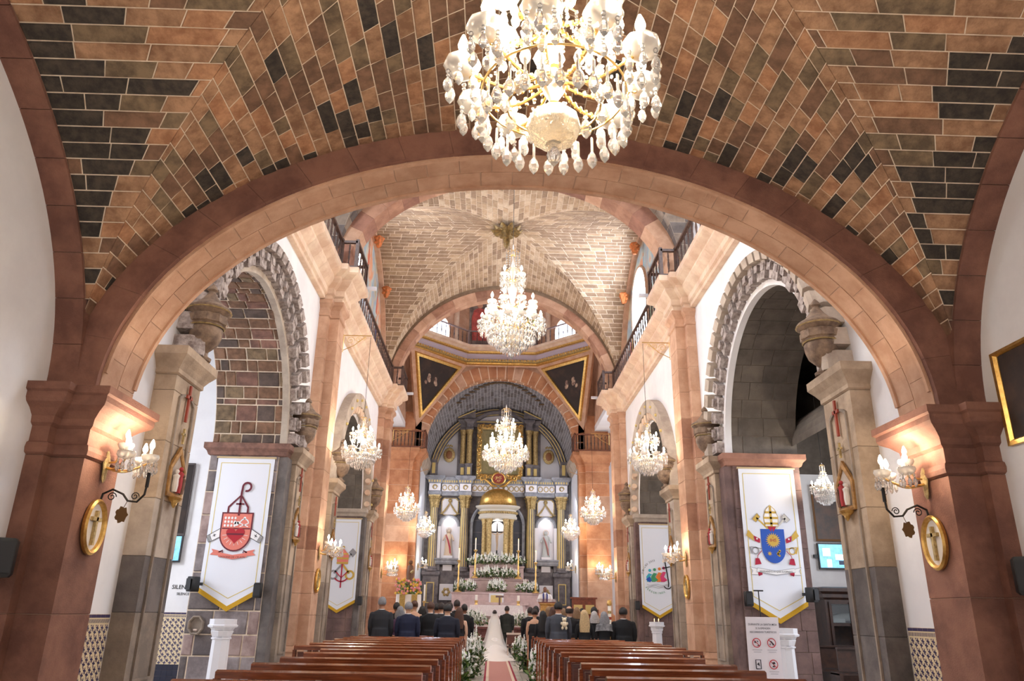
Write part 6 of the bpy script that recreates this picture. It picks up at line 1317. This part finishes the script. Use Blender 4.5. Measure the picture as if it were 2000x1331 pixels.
# ================================================================== CHANDELIERS
CUTG = M('cut_glass', (250, 238, 216), .12, trans=.75, spec=.9, bump=.9, bscale=55)
def chandelier(label, x, y, zb, H, tiers, ztop, watts, fine=False, nl=4, bowl=.16, drops=6, color=None, plate=False, cable=.006):
    t = thing('crystal_chandelier', (x, y, zb), label, 'chandelier', 'lit crystal chandeliers'); RM = max(q[0] for q in tiers)
    zc = tiers[0][1]; b = bowl
    mb = MB(); mb.lathe([(.003, 0), (b*.25, .03*H), (b*.28, .05*H), (b*.1, .08*H), (b*.3, .1*H)], 14); mb.build('bottom_finial', CRYSTAL, t, smooth=True)
    mb = MB(); mb.lathe([(b*.3, .09*H), (b*.8, .12*H), (b, .17*H), (b*.95, .21*H), (b*.6, .25*H), (b*.2, .27*H)], 20, wob=.04, lobes=10); mb.build('bowl', CUTG, t)
    mb = MB(); mb.lathe([(b*.12, .2*H), (b*.16, .3*H), (b*.4, .34*H), (b*.5, .38*H), (b*.3, .43*H), (b*.14, .46*H), (b*.3, .52*H), (b*.42, .57*H), (b*.2, .64*H), (b*.12, .68*H), (b*.3, .74*H), (b*.22, .8*H), (b*.08, .86*H), (b*.16, .92*H), (b*.05, H)], 14); mb.build('stem', CRYSTW, t, smooth=True)
    for zz in (.28, .46, .67, .9): mb = MB(); mb.lathe([(b*.2, zz*H - .012), (b*.3, zz*H), (b*.2, zz*H + .012)], 12); mb.build('gilt_collar', BRASS, t, smooth=True)
    dr = MB(); chn = MB()
    def dd(p, s_):
        r = .014*s_; L_ = .1*s_
        dr.lathe([(.003, 0), (.02*s_, -.03*s_), (.024*s_, -.05*s_), (.003, -.1*s_)], 5, p)
    for r, z, n, s_ in tiers:
        for k in range(n):
            a = 2*PI*(k + (.5 if r != RM else .18))/n; ca, sa = math.cos(a), math.sin(a)
            pts = []
            for i in range(11):
                u = i/10; pts.append((ca*(b*.2 + (r - b*.2)*u), sa*(b*.2 + (r - b*.2)*u), z - .03*s_ - .14*r*math.sin(u*PI*1.15)*(1 - .25*u) + .01))
            pts[-1] = (ca*r, sa*r, z - .02*s_)
            if fine:
                mb = MB(); mb.tube(pts, .0085, 6)
                for i in range(1, 10):
                    p = pts[i]; mb.ball((p[0], p[1], p[2] + .012), .013, 5, 4); mb.ball((p[0] + .01*sa, p[1] - .01*ca, p[2] - .01), .011, 5, 4)
                arm_ = mb.build('arm', BRASS, t, smooth=True)
                lamp_end(arm_, (ca*r, sa*r, z), s_, drops, True)
                dp = pts[5]
                link('bead', BEAD, CRYSTAL, arm_, loc=(dp[0], dp[1], dp[2] - .02)); link('pendant', DROP, CRYSTAL, arm_, loc=(dp[0], dp[1], dp[2] - .03), scale=1.2)
            else:
                mb = MB(); mb.tube(pts[::2], .01*s_, 5); arm_ = mb.build('arm', BRASS, t, smooth=True)
                link('crystal_cup', CUP, CRYSTW, arm_, loc=(ca*r, sa*r, z), scale=s_); link('candle_tube', CAN, CANDLE, arm_, loc=(ca*r, sa*r, z + .02*s_), scale=s_); link('bulb', BLB, BULBM, arm_, loc=(ca*r, sa*r, z + .12*s_), scale=s_)
                for j in range(drops):
                    aj = 2*PI*j/drops; dd((ca*r + .08*s_*math.cos(aj), sa*r + .08*s_*math.sin(aj), z - .02*s_), s_); dd((ca*r + .06*s_*math.cos(aj), sa*r + .06*s_*math.sin(aj), z - .12*s_), s_*.8)
                for u in (.45, .72): dd((ca*r*u, sa*r*u, z - .12*r - .05), s_); dd((ca*r*u, sa*r*u, z - .12*r - .16*s_), s_*.9)
    # crowns of curled leaves with bead strings
    for zc_, rc, n in ((.93*H, RM*.2, 6), (.76*H, RM*.24, 6)):
        for k in range(n):
            a = 2*PI*k/n; ca, sa = math.cos(a), math.sin(a)
            mb = MB(); mb.tube([(ca*rc*u, sa*rc*u, zc_ + .05*math.sin(u*PI)*H*.4) for u in (0, .3, .6, .85, 1, 1.08)], [.008, .008, .007, .006, .005, .004], 5); mb.build('crown_leaf', BRASS, t, smooth=True)
            for i in range(7): chn.ball((ca*rc*1.08, sa*rc*1.08, zc_ - .01 - i*.022*max(1, H)), .011*max(1, H*.8), 5, 3)
    nst = 10 if fine else 14
    for k in range(nst):                                      # swags from the upper crown down to the arms
        a = 2*PI*k/nst; r0, r1 = RM*.26, RM*.92
        for i in range(15):
            u = i/14; r = r0 + (r1 - r0)*u; z = .74*H*(1 - u) + tiers[0][1]*u - .12*H*math.sin(u*PI)
            chn.ball((r*math.cos(a), r*math.sin(a), z), .010 if fine else .013, 5, 3)
    # fringe of long drops under the outer ring
    nf = 28 if fine else 40
    for k in range(nf):
        a = 2*PI*k/nf
        for q, (rr, zz) in enumerate(((.78*RM, .2*H), (.5*RM, .14*H), (.28*RM, .1*H))):
            if (k + q) % (q + 1): continue
            p = (rr*math.cos(a), rr*math.sin(a), zz)
            if fine:
                if k % 2 == 0 or q == 0:
                    if q < 2: link('prism', PRISM, CRYSTAL, t, loc=(p[0], p[1], p[2] + .12), scale=.9); link('pendant', DROP, CRYSTAL, t, loc=(p[0], p[1], p[2] + .03), scale=1.05)
            else: dd((p[0], p[1], p[2] + .12), 1.5); dd(p, 1.6)
    for rr, zz in ((.78*RM, .33*H), (.5*RM, .27*H)):
        mb = MB(); mb.tube([(rr*math.cos(2*PI*i/40), rr*math.sin(2*PI*i/40), zz) for i in range(41)], .006, 5); mb.build('gilt_ring', BRASS, t)
    if dr.f: stuff(dr.build('crystal_drops', CRYSTAL, t, fix=False))
    stuff(chn.build('bead_strings', CRYSTAL, t, fix=False))
    mb = MB(); mb.tube([(0, 0, H), (0, 0, ztop - zb)], cable, 6); mb.build('hanging_cable', IRON, t)
    for k in range(nl):
        a = 2*PI*(k + .5)/nl; r, z = tiers[0][0]*.8, tiers[0][1]
        point_light('chandelier_light', (x + r*math.cos(a), y + r*math.sin(a), zb + z + .16), watts/nl, color or BULB, .06)
    return t
pm_ = MB(); pm_.lathe([(.003, 0), (.009, -.01), (.009, -.11), (.003, -.12)], 5); PRISM = pm_.mesh('prism')
chandelier('huge crystal chandelier hanging closest under the brick vault', -.035, 3.1, 3.52, 1.25, [(.46, .50, 10, .95), (.3, .86, 6, .9)], 7.15, 390, True, 4, .13, 6)
chandelier('tall tiered crystal chandelier in the middle of the nave', 0, 14.0, 6.2, 2.5, [(.6, .72, 14, 1.0), (.44, 1.12, 8, 1.0), (.24, 1.72, 4, 1.0)], 14.5, 420, False, 4, .2, 6)
chandelier('warm crystal chandelier in front of the gilded frame', .09, 25.2, 5.84, 2.45, [(.7, .75, 16, 1.1), (.5, 1.2, 8, 1.0), (.3, 1.7, 5, 1.0)], 15.0, 420, False, 4, .22, 6, WARM)
for s in (-1, 1):
    for y, zb, k, lab in ((20.1, 5.05, 1.0, 'crystal chandelier on the %s iron bracket between the bays'), (31.7, 5.0, 1.0, 'crystal chandelier on the %s bracket at the crossing'), (41.0, 5.2, .95, 'small crystal chandelier before the %s chancel pier')):
        X = s*3.86
        chandelier(lab % SD[s], X, y, zb, 1.5*k, [(.46*k, .5*k, 9, 1.0), (.27*k, .95*k, 5, .9)], 8.8, 95, False, 2, .13, 5, None if y < 30 else WARM)
        if y < 40:
            t = thing('ceiling_bracket', (s*4.62, y, 8.84), 'gilt iron scroll bracket holding the chandelier on the %s %s' % (SD[s], 'pilaster between the bays' if y < 30 else 'pilaster at the crossing'), 'bracket', 'chandelier brackets')
            mb = MB(); mb.tube([(0, 0, 0), (-s*.78, 0, 0)], .014, 6); mb.tube([(0, 0, -.45), (-s*.3, 0, -.3), (-s*.62, 0, -.03)], .01, 6); mb.tube([(0, 0, .02), (0, 0, -.5)], .012, 6); mb.build('bar', BRASS, t)
            for cx, r in ((.2, .12), (.42, .09), (.58, .06)): mb = MB(); mb.tube([(-s*(cx + r*(1 - u*.8)*math.cos(u*9)), 0, -.03 - r + r*(1 - u*.8)*math.sin(u*9)) for u in [i/20 for i in range(21)]], .007, 5); mb.build('scroll', BRASS, t)
        else:
            t = thing('ceiling_bracket', (s*4.45, y + .9, 8.84), 'iron rod holding the chandelier before the %s chancel pier' % SD[s], 'bracket', 'chandelier brackets'); mb = MB(); mb.tube([(0, 0, 0), (-s*.59, -.9, 0)], .014, 6); mb.build('bar', BRASS, t)
chandelier('bright crystal chandelier inside the right chapel', 6.95, 16.4, 3.9, .85, [(.25, .3, 7, .7)], 6.3, 60, False, 2, .08, 4)
# ceiling rose at the crown of the far nave vault
t = thing('ceiling_rose', (-.02, 25.1, 15.05), 'dark gilded leaf rose at the crown of the brick vault', 'ceiling rose')
ROSE = M('antique_gold', (150, 122, 70), .5, .4, col2=(96, 76, 44), scale=10)
for k in range(10):
    a = 2*PI*k/10; mb = MB(); mb.tube([(math.cos(a)*r, math.sin(a)*r, z) for r, z in ((.12, -.05), (.3, -.1), (.48, -.12), (.6, -.02))], [.05, .11, .13, .04], 8, flat=.4); mb.build('leaf', ROSE, t, smooth=True)
mb = MB(); mb.lathe([(.03, -.8), (.06, -.76), (.1, -.7), (.13, -.5), (.12, -.3), (.2, -.1), (.2, 0)], 14); mb.build('boss', ROSE, t, smooth=True)
# floodlights fixed to the balconies
for s in (-1, 1):
    for y, nm in ((20.45, 'between the bays'), (31.7, 'at the crossing')):
        t = thing('floodlight', (s*4.02, y, 10.45), 'small white floodlight on the %s balcony %s' % (SD[s], nm), 'floodlight', 'balcony floodlights')
        mb = MB(); mb.box(-.14, .14, -.05, .05, -.05, .05); mb.build('lamp_head', RETW, t); mb = MB(); mb.tube([(0, 0, 0), (s*.2, 0, .05)], .012, 6); mb.build('mount', BLACK, t)

# ================================================================== PEOPLE
def capsule(mb, pts, rad, n=12, flat=None):
    pts = [Vector(p) for p in pts]; d0 = (pts[0] - pts[1]).normalized()*rad[0]*.7; d1 = (pts[-1] - pts[-2]).normalized()*rad[-1]*.7
    P = [pts[0] + d0] + pts + [pts[-1] + d1]; R = [rad[0]*.45] + list(rad) + [rad[-1]*.45]
    mb.tube(P, R, n, flat=flat)
def stack(mb, rings, n=20):
    mb.rings([[(rx*math.cos(2*PI*k/n), yo + ry*math.sin(2*PI*k/n), z) for k in range(n)] for z, rx, ry, yo in rings])
def body_mesh(kind):
    """a standing figure 1.75 m tall facing +y, one fused skin"""
    mb = MB(); fem = kind != 'man'
    sh = .195 if fem else .225
    stack(mb, [(.98, .15, .11, 0), (1.04, .17 if fem else .175, .125, 0), (1.14, .14 if fem else .17, .105, 0), (1.3, .165 if fem else .195, .125, .005), (1.4, sh - .03, .105, 0), (1.455, sh - .07, .085, -.005), (1.49, .075, .065, -.01)])
    if kind == 'man': stack(mb, [(.84, .195, .14, 0), (.95, .185, .135, 0), (1.1, .175, .125, 0)])
    mb.tube([(0, -.012, 1.44), (0, 0, 1.58)], [.062, .056] if not fem else [.052, .047], 12)
    mb.ball((0, .012, 1.64), .082, 16, 12, sy=1.18, sz=1.38); mb.ball((0, .05, 1.585), .055, 10, 8)
    capsule(mb, [(0, .1, 1.65), (0, .122, 1.625)], [.012, .016], 8)
    for s in (-1, 1):
        mb.ball((s*.082, .0, 1.635), .02, 8, 6, sx=.5, sz=1.5)
        a_r = (.058, .05, .045, .036) if not fem else (.045, .038, .034, .026)
        capsule(mb, [(s*(sh - .03), 0, 1.405), (s*(sh + .005), -.012, 1.26), (s*(sh + .012), .0, 1.12), (s*(sh - .005), .08, .93)], a_r, 12)
        # hand: palm, four fingers and a thumb, loosely curled
        hx, hy, hz = s*(sh - .008), .095, .885
        capsule(mb, [(hx, hy - .008, hz + .02), (hx, hy + .01, hz - .05)], [.026, .034], 10, flat=.6)
        for f, (oy, L_) in enumerate(((.03, .07), (.01, .078), (-.01, .072), (-.028, .058))):
            capsule(mb, [(hx, hy + oy, hz - .06), (hx - s*.012, hy + oy + .006, hz - .06 - L_*.55), (hx - s*.032, hy + oy + .008, hz - .06 - L_)], [.0105, .0098, .009], 6)
        capsule(mb, [(hx - s*.012, hy + .03, hz - .02), (hx - s*.03, hy + .055, hz - .055), (hx - s*.036, hy + .06, hz - .085)], [.012, .0105, .0095], 6)
        if kind in ('man', 'knee'):
            lr = (.1, .082, .068, .058) if kind == 'man' else (.1, .075, .052, .036)
            capsule(mb, [(s*.095, 0, .95), (s*.1, .01, .5), (s*.1, 0, .3), (s*.1, -.01, .09)], lr, 14)
            capsule(mb, [(s*.1, -.03, .055), (s*.11, .14, .04)], [.05, .042], 10, flat=.8)
    if kind == 'knee': stack(mb, [(.48, .2, .16, 0), (.7, .19, .15, 0), (.95, .185, .14, 0), (1.1, .15, .115, 0)])
    if kind == 'long': stack(mb, [(.01, .29, .27, -.03), (.3, .24, .22, -.02), (.7, .195, .16, 0), (.95, .19, .145, 0), (1.1, .15, .115, 0)])
    if kind == 'robe':
        stack(mb, [(.01, .27, .22, 0), (.5, .26, .2, 0), (1.0, .27, .18, 0), (1.3, .25, .16, 0), (1.42, .19, .12, 0), (1.48, .09, .08, 0)])
        for s in (-1, 1): capsule(mb, [(s*.22, 0, 1.36), (s*.3, .06, 1.12), (s*.2, .2, 1.05)], [.09, .1, .09], 12)
    me = mb.mesh('person'); ob = bpy.data.objects.new('tmp', me); COL.objects.link(ob)
    r = ob.modifiers.new('r', 'REMESH'); r.mode = 'VOXEL'; r.voxel_size = .0125; r.use_smooth_shade = True
    sm = ob.modifiers.new('s', 'SMOOTH'); sm.iterations = 3; sm.factor = .4
    dg = bpy.context.evaluated_depsgraph_get(); dg.update(); out = bpy.data.meshes.new_from_object(ob.evaluated_get(dg)); out.name = 'person'
    bpy.data.objects.remove(ob)
    idx = []
    for p in out.polygons:
        c = p.center; z = c.z; arm = abs(c.x) > sh - .035 - max(0, z - 1.3)*.5
        if z > 1.5: i = 1
        elif kind in ('knee', 'long') and ((arm and .93 < z < 1.41) or z > 1.37): i = 4
        elif arm and z < (.93 if kind in ('man', 'robe') else 1.41): i = 1 if z < (.93 if kind in ('man', 'robe') else 1.41) and (kind not in ('man', 'robe') or z > .7) else 0
        elif kind in ('knee', 'long') and z > 1.37: i = 1
        elif kind == 'man' and z < .83: i = 3 if z < .08 else 2
        elif kind == 'knee' and z < .47: i = 3 if z < .07 else 1
        else: i = 0
        idx.append(i)
    out.polygons.foreach_set('material_index', idx); out.polygons.foreach_set('use_smooth', [True]*len(idx))
    for k in range(5): out.materials.append(None)
    return out
BODY = {k: body_mesh(k) for k in ('man', 'knee', 'long', 'robe')}
def hair_mesh(kind):
    mb = MB(); c = (0, .0, 1.665); rg = random.Random(3)
    def cap(r, zlow, front):
        R = []
        for i in range(11):
            ph = PI*.5*(1 - i/10*1.0) if i <= 6 else 0
            u = i/10; th = u*PI*zlow; R.append([(r*math.sin(th)*math.cos(2*PI*k/20), -.008 + r*1.2*math.sin(th)*(math.sin(2*PI*k/20) if math.sin(2*PI*k/20) < 0 else math.sin(2*PI*k/20)*(1 - front*u)), c[2] + r*1.25*math.cos(th) - .012) for k in range(20)])
        mb.rings(R)
    if kind == 'short': cap(.092, .66, .5)
    elif kind == 'bald': mb.rings([[(.092*math.cos(a)*k_, -.012 + .11*math.sin(a)*k_, z) for a in [PI*.95 + PI*1.1*i/16 for i in range(17)]] for z, k_ in ((1.585, .9), (1.62, 1.0), (1.67, 1.02), (1.7, .96))], closed=False, caps=False)
    elif kind == 'updo': cap(.092, .62, .5); mb.ball((0, -.1, 1.68), .055, 12, 8)
    elif kind in ('long', 'bob'):
        cap(.094, .6, .5); L_ = .42 if kind == 'long' else .2
        R = []
        for i in range(10):
            u = i/9; z = 1.66 - L_*u; w = .098 + .03*math.sin(u*PI*.8); R.append([(w*math.cos(a)*(1 + .05*math.sin(9*a + 5*u)), -.055 - .02*u + .075*math.sin(a)*(1 - .25*u), z) for a in [PI + PI*i2/18 for i2 in range(19)]] + [(w*.8*math.cos(a), -.045 - .02*u + .03*math.sin(a), z) for a in [2*PI - PI*i2/18 for i2 in range(19)]])
        mb.rings(R)
    return mb.mesh('hair', True)
HAIR = {k: hair_mesh(k) for k in ('short', 'bald', 'updo', 'long', 'bob')}
HC = {k: M('hair_' + k, c, .55, col2=tuple(int(v*.7) for v in c), scale=40, stretch=(4, 4, 1)) for k, c in dict(black=(26, 22, 22), brown=(92, 58, 42), dark=(48, 34, 30), grey=(150, 148, 150), silver=(206, 200, 196), blonde=(222, 188, 136), light=(150, 116, 84)).items()}
CL = {k: M('cloth_' + k, c, .85) for k, c in dict(black=(24, 24, 27), charcoal=(46, 46, 50), navy=(30, 34, 58), midnight=(26, 28, 42), grey=(66, 68, 76), purple=(92, 62, 90), green=(38, 40, 36), white=(240, 238, 236), gold=(206, 176, 120), plum=(120, 70, 72)).items()}
SKINS = [M('skin_a', (206, 160, 130), .55), M('skin_b', (178, 128, 100), .55), M('skin_c', (140, 96, 74), .55), M('skin_d', (222, 180, 152), .55)]
SHOE = M('shoe_leather', (28, 24, 24), .35)
def person(label, x, y, h, kind, cloth, hair, hcol, skin=0, rz=0.0, z=0.0, girth=1.0, group='standing wedding guests', trousers=None, bare=False):
    if group:                                                  # guests stand in the gaps between the pews
        y2 = min((18.3, 19.4, 20.5, 21.6, 22.7), key=lambda q: abs(q - y)); f = y2/y; x, h, y = -.287 + (x + .287)*f, 1.5 + (h - 1.5)*f, y2
    k = h/1.755
    o = link('person', BODY[kind], None, loc=(x, y, z), rot=(0, 0, rz), scale=(k*girth, k*girth, k)); tag(o, label, 'person', group)
    for i, m_ in enumerate((CL[cloth], SKINS[skin], CL[trousers or cloth], SHOE, SKINS[skin] if bare else CL[cloth])):
        o.material_slots[i].link = 'OBJECT'; o.material_slots[i].material = m_
    if hair:
        hh = link('hair', HAIR[hair], None, parent=o)
        if not len(HAIR[hair].materials): HAIR[hair].materials.append(None)
        hh.material_slots[0].link = 'OBJECT'; hh.material_slots[0].material = HC[hcol]
    if kind == 'man' and group:
        if 'collar' not in _txt:
            cb = MB(); cb.lathe([(.068, 1.478), (.066, 1.5), (.064, 1.505), (.06, 1.5)], 16, (0, -.006, 0), caps=False); _txt['collar'] = cb.mesh('shirt_collar', True); _txt['collar'].materials.append(CL['white'])
        link('shirt_collar', _txt['collar'], None, parent=o)
    return o
P_ = person
P_('grey-haired man in a black suit standing alone at the far left', -2.77, 18.3, 1.82, 'man', 'charcoal', 'short', 'grey', 1)
P_('dark-haired guest in black between the leftmost man and the grey-haired woman', -2.68, 20.4, 1.73, 'knee', 'black', 'short', 'black', 2)
P_('grey-haired woman in a plum dress beside the navy-suited man', -2.47, 19.4, 1.63, 'knee', 'purple', 'bob', 'grey', 0)
P_('grey-haired man in a navy suit among the left guests', -2.15, 18.2, 1.72, 'man', 'navy', 'short', 'grey', 0, girth=1.06)
P_('brown-haired woman with bare shoulders behind the navy-suited man', -2.24, 20.5, 1.78, 'knee', 'black', 'updo', 'brown', 0, bare=True)
P_('black-haired woman between the navy suit and the dark suit', -2.12, 21.5, 1.66, 'knee', 'black', 'bob', 'black', 1)
P_('brown-haired man in a broad black suit in the middle of the left group', -1.71, 19.0, 1.74, 'man', 'black', 'short', 'brown', 0, girth=1.04)
P_('dark-haired man partly hidden behind the middle left guests', -1.74, 21.6, 1.73, 'man', 'charcoal', 'short', 'black', 1)
P_('young dark-haired man looking over the middle left guests', -1.56, 20.6, 1.74, 'man', 'charcoal', 'short', 'dark', 0)
P_('black-haired man in a midnight blue suit near the left aisle', -1.27, 18.3, 1.69, 'man', 'midnight', 'short', 'black', 0, girth=1.12)
P_('brown-haired man behind the midnight blue suit', -1.38, 21.3, 1.77, 'man', 'black', 'short', 'dark', 0)
P_('tallest balding man in black in the left group', -1.25, 22.7, 1.85, 'man', 'black', 'short', 'dark', 1)
P_('woman with long brown hair and gold straps at the left aisle', -1.06, 19.7, 1.63, 'knee', 'black', 'long', 'brown', 3, bare=True)
P_('short-haired man in a black suit at the left aisle edge', -1.0, 21.7, 1.73, 'man', 'black', 'short', 'black', 2)
P_('dark-haired man in black farthest forward at the right aisle', .84, 22.8, 1.69, 'man', 'black', 'short', 'dark', 1)
P_('black-haired man in black second at the right aisle', .94, 21.7, 1.71, 'man', 'black', 'short', 'black', 1)
P_('woman with pinned-up hair and bare shoulders at the right aisle', .86, 20.9, 1.63, 'knee', 'black', 'updo', 'dark', 0, bare=True)
P_('woman with long black hair in a floor-length black gown at the right aisle', 1.0, 19.7, 1.58, 'long', 'black', 'long', 'black', 0)
P_('ash-blonde woman behind the woman in the black gown', 1.28, 21.5, 1.7, 'knee', 'gold', 'bob', 'light', 0)
P_('brown-haired woman beside the tall grey-suited man', 1.33, 20.7, 1.69, 'knee', 'black', 'bob', 'brown', 0)
P_('tall man in a dark grey suit with a plush toy on his back', 1.28, 18.5, 1.78, 'man', 'grey', 'short', 'black', 1, girth=1.08)
P_('woman half hidden between the grey suit and the bald man', 1.6, 20.7, 1.65, 'knee', 'black', 'bob', 'light', 0)
P_('bald man in a black suit among the right guests', 1.6, 19.2, 1.7, 'man', 'black', 'bald', 'dark', 0, girth=1.06)
P_('woman with light brown hair behind the long-haired blonde', 2.03, 21.5, 1.69, 'knee', 'black', 'bob', 'light', 0)
P_('woman with long blonde hair down her black dress', 1.9, 18.7, 1.61, 'knee', 'black', 'long', 'blonde', 0)
P_('dark-haired man behind the blonde woman', 2.3, 22.6, 1.68, 'man', 'black', 'short', 'black', 1)
P_('dark-haired man in black at the right of the blonde woman', 2.34, 20.3, 1.7, 'man', 'black', 'short', 'black', 0)
P_('silver-haired woman beside the grey-shawled woman', 2.24, 19.5, 1.59, 'knee', 'black', 'bob', 'silver', 0)
sh_ = P_('dark grey-haired woman with a grey shawl on her shoulders', 2.35, 18.6, 1.58, 'knee', 'black', 'bob', 'grey', 0)
P_('broad man in a black suit at the far right', 2.75, 18.3, 1.68, 'man', 'black', 'short', 'black', 2, girth=1.14)
mb = MB(); mb.rings([[((.235 - .03*u)*math.cos(a), -.005 + (.15 - .03*u)*math.sin(a), 1.28 + .17*u - .03*math.sin(a)) for a in [2*PI*i/24 for i in range(24)]] for u in (0, .3, .6, .85, 1.0)], caps=False); mb.build('shawl', M('shawl_grey', (150, 148, 148), .9, col2=(96, 94, 96), scale=14), sh_, smooth=True)
t = thing('plush_toy', (1.38, 18.13, 1.3), 'cream plush toy hanging on the grey-suited man', 'toy', scale=.8); PLU = M('plush_cream', (222, 206, 176), .95)
for nm, c, r, sz in (('toy_body', (0, 0, 0), .075, 1.2), ('toy_head', (0, -.01, .12), .06, 1.0), ('ear', (-.05, 0, .17), .024, 1), ('ear', (.05, 0, .17), .024, 1), ('toy_arm', (-.08, -.01, .02), .03, 1.4), ('toy_arm', (.08, -.01, .02), .03, 1.4), ('toy_leg', (-.05, -.01, -.1), .035, 1.4), ('toy_leg', (.05, -.01, -.1), .035, 1.4)):
    mb = MB(); mb.ball(c, r, 10, 8, sz=sz); mb.build(nm, PLU, t, smooth=True)
# bride and groom, priest
P_('groom in a dark suit standing beside the bride at the altar', .31, 29.4, 1.77, 'man', 'green', 'short', 'dark', 1, group=None)
br = P_('bride in a white gown with a long veil and train in the aisle', -.14, 29.2, 1.62, 'long', 'white', 'updo', 'dark', 0, group=None)
SATIN = M('bridal_satin', (246, 240, 234), .5); VEIL = M('bridal_veil', (248, 244, 238), .7, alpha=.5)
def gown(mb, rows, n=28):
    mb.rings([[(cx + rx*math.cos(2*PI*k/n)*(1 + .03*math.sin(7*2*PI*k/n)), (cy + (ry if math.sin(2*PI*k/n) > 0 else rb)*math.sin(2*PI*k/n)), z) for k in range(n)] for z, cx, cy, rx, ry, rb in rows])
mb = MB(); gown(mb, [(.005, .12, -.1, .78, .4, 2.3), (.05, .1, -.1, .66, .38, 1.9), (.25, .06, -.06, .48, .32, .95), (.55, .02, -.02, .33, .26, .45), (.85, 0, 0, .23, .2, .24), (1.05, 0, 0, .175, .14, .14), (1.18, 0, 0, .16, .125, .12), (1.36, 0, 0, .18, .125, .12)]); mb.build('gown_and_train', SATIN, br, smooth=True)
mb = MB(); R = []
for z, w, yb in ((1.72, .04, -.06), (1.7, .085, -.115), (1.6, .12, -.15), (1.4, .2, -.19), (1.1, .27, -.24), (.7, .38, -.36), (.3, .55, -.8), (.03, .74, -1.7)): R.append([(w*math.cos(a), yb*abs(math.sin(a)) + .03, z) for a in [PI*i/16 for i in range(17)]])
mb.rings(R, closed=False, caps=False); mb.build('veil', VEIL, br, smooth=True)
mb = MB(); mb.ball((0, -.1, 1.7), .03, 8, 6, sx=1.6); mb.build('hair_comb', PETAL, br)
pr = P_('priest in a white robe and blue stole reading at the ambo', 2.3, 38.1, 1.75, 'robe', 'white', 'short', 'black', 2, rz=PI, z=1.0, group=None)
for s in (-1, 1): mb = MB(); mb.tube([(s*.06, -.0, 1.5), (s*.09, .15, 1.4), (s*.08, .2, 1.1), (s*.08, .21, .6)], [.035, .04, .04, .04], 8, flat=.3); mb.build('stole', M('stole_blue', (66, 70, 130), .7), pr, smooth=True)
for s in (-1, 1): mb = MB(); mb.ball((s*.03, .1, 1.655), .011, 8, 6); mb.build('eye', BLACK, pr)
mb = MB(); mb.tube([(-.025, .108, 1.585), (0, .114, 1.582), (.025, .108, 1.585)], .006, 6); mb.build('mouth', M('lips', (150, 80, 74), .5), pr)
# kneeler chairs for the couple
for x, nm in ((.42, 'behind the groom'),):
    t = thing('kneeler_chair', (x + .12, 28.3, 0), 'low dark kneeling chair %s' % nm, 'chair', 'kneeling chairs')
    mb = MB(); mb.box(-.24, .24, -.02, .03, .5, .82); mb.build('backrest', PEWD, t); mb = MB(); mb.box(-.26, .26, -.05, .06, .82, .88); mb.build('top_rail', PEWL, t); mb = MB(); mb.box(-.24, .24, .0, .42, .4, .45); mb.build('seat', PEWD, t)
    for a in (-.22, .18):
        for b in (0, .38): mb = MB(); mb.box(a, a + .04, b, b + .04, 0, .42 if b else .85); mb.build('leg', PEWL if not b else PEWD, t)
# floor candelabrum beside the left pilaster guests
t = thing('standing_candle', (-3.3, 36.0, 1.0), 'tall white candle on a thin stand left of the marble tiers', 'candle')
mb = MB(); mb.lathe([(.16, 0), (.04, .08), (.03, .9), (.08, .96), (.03, 1.0)], 10); mb.build('stand', BRASS, t, smooth=True); mb = MB(); mb.lathe([(.035, 1.0), (.035, 1.7)], 10); mb.build('candle', CANDLE, t)
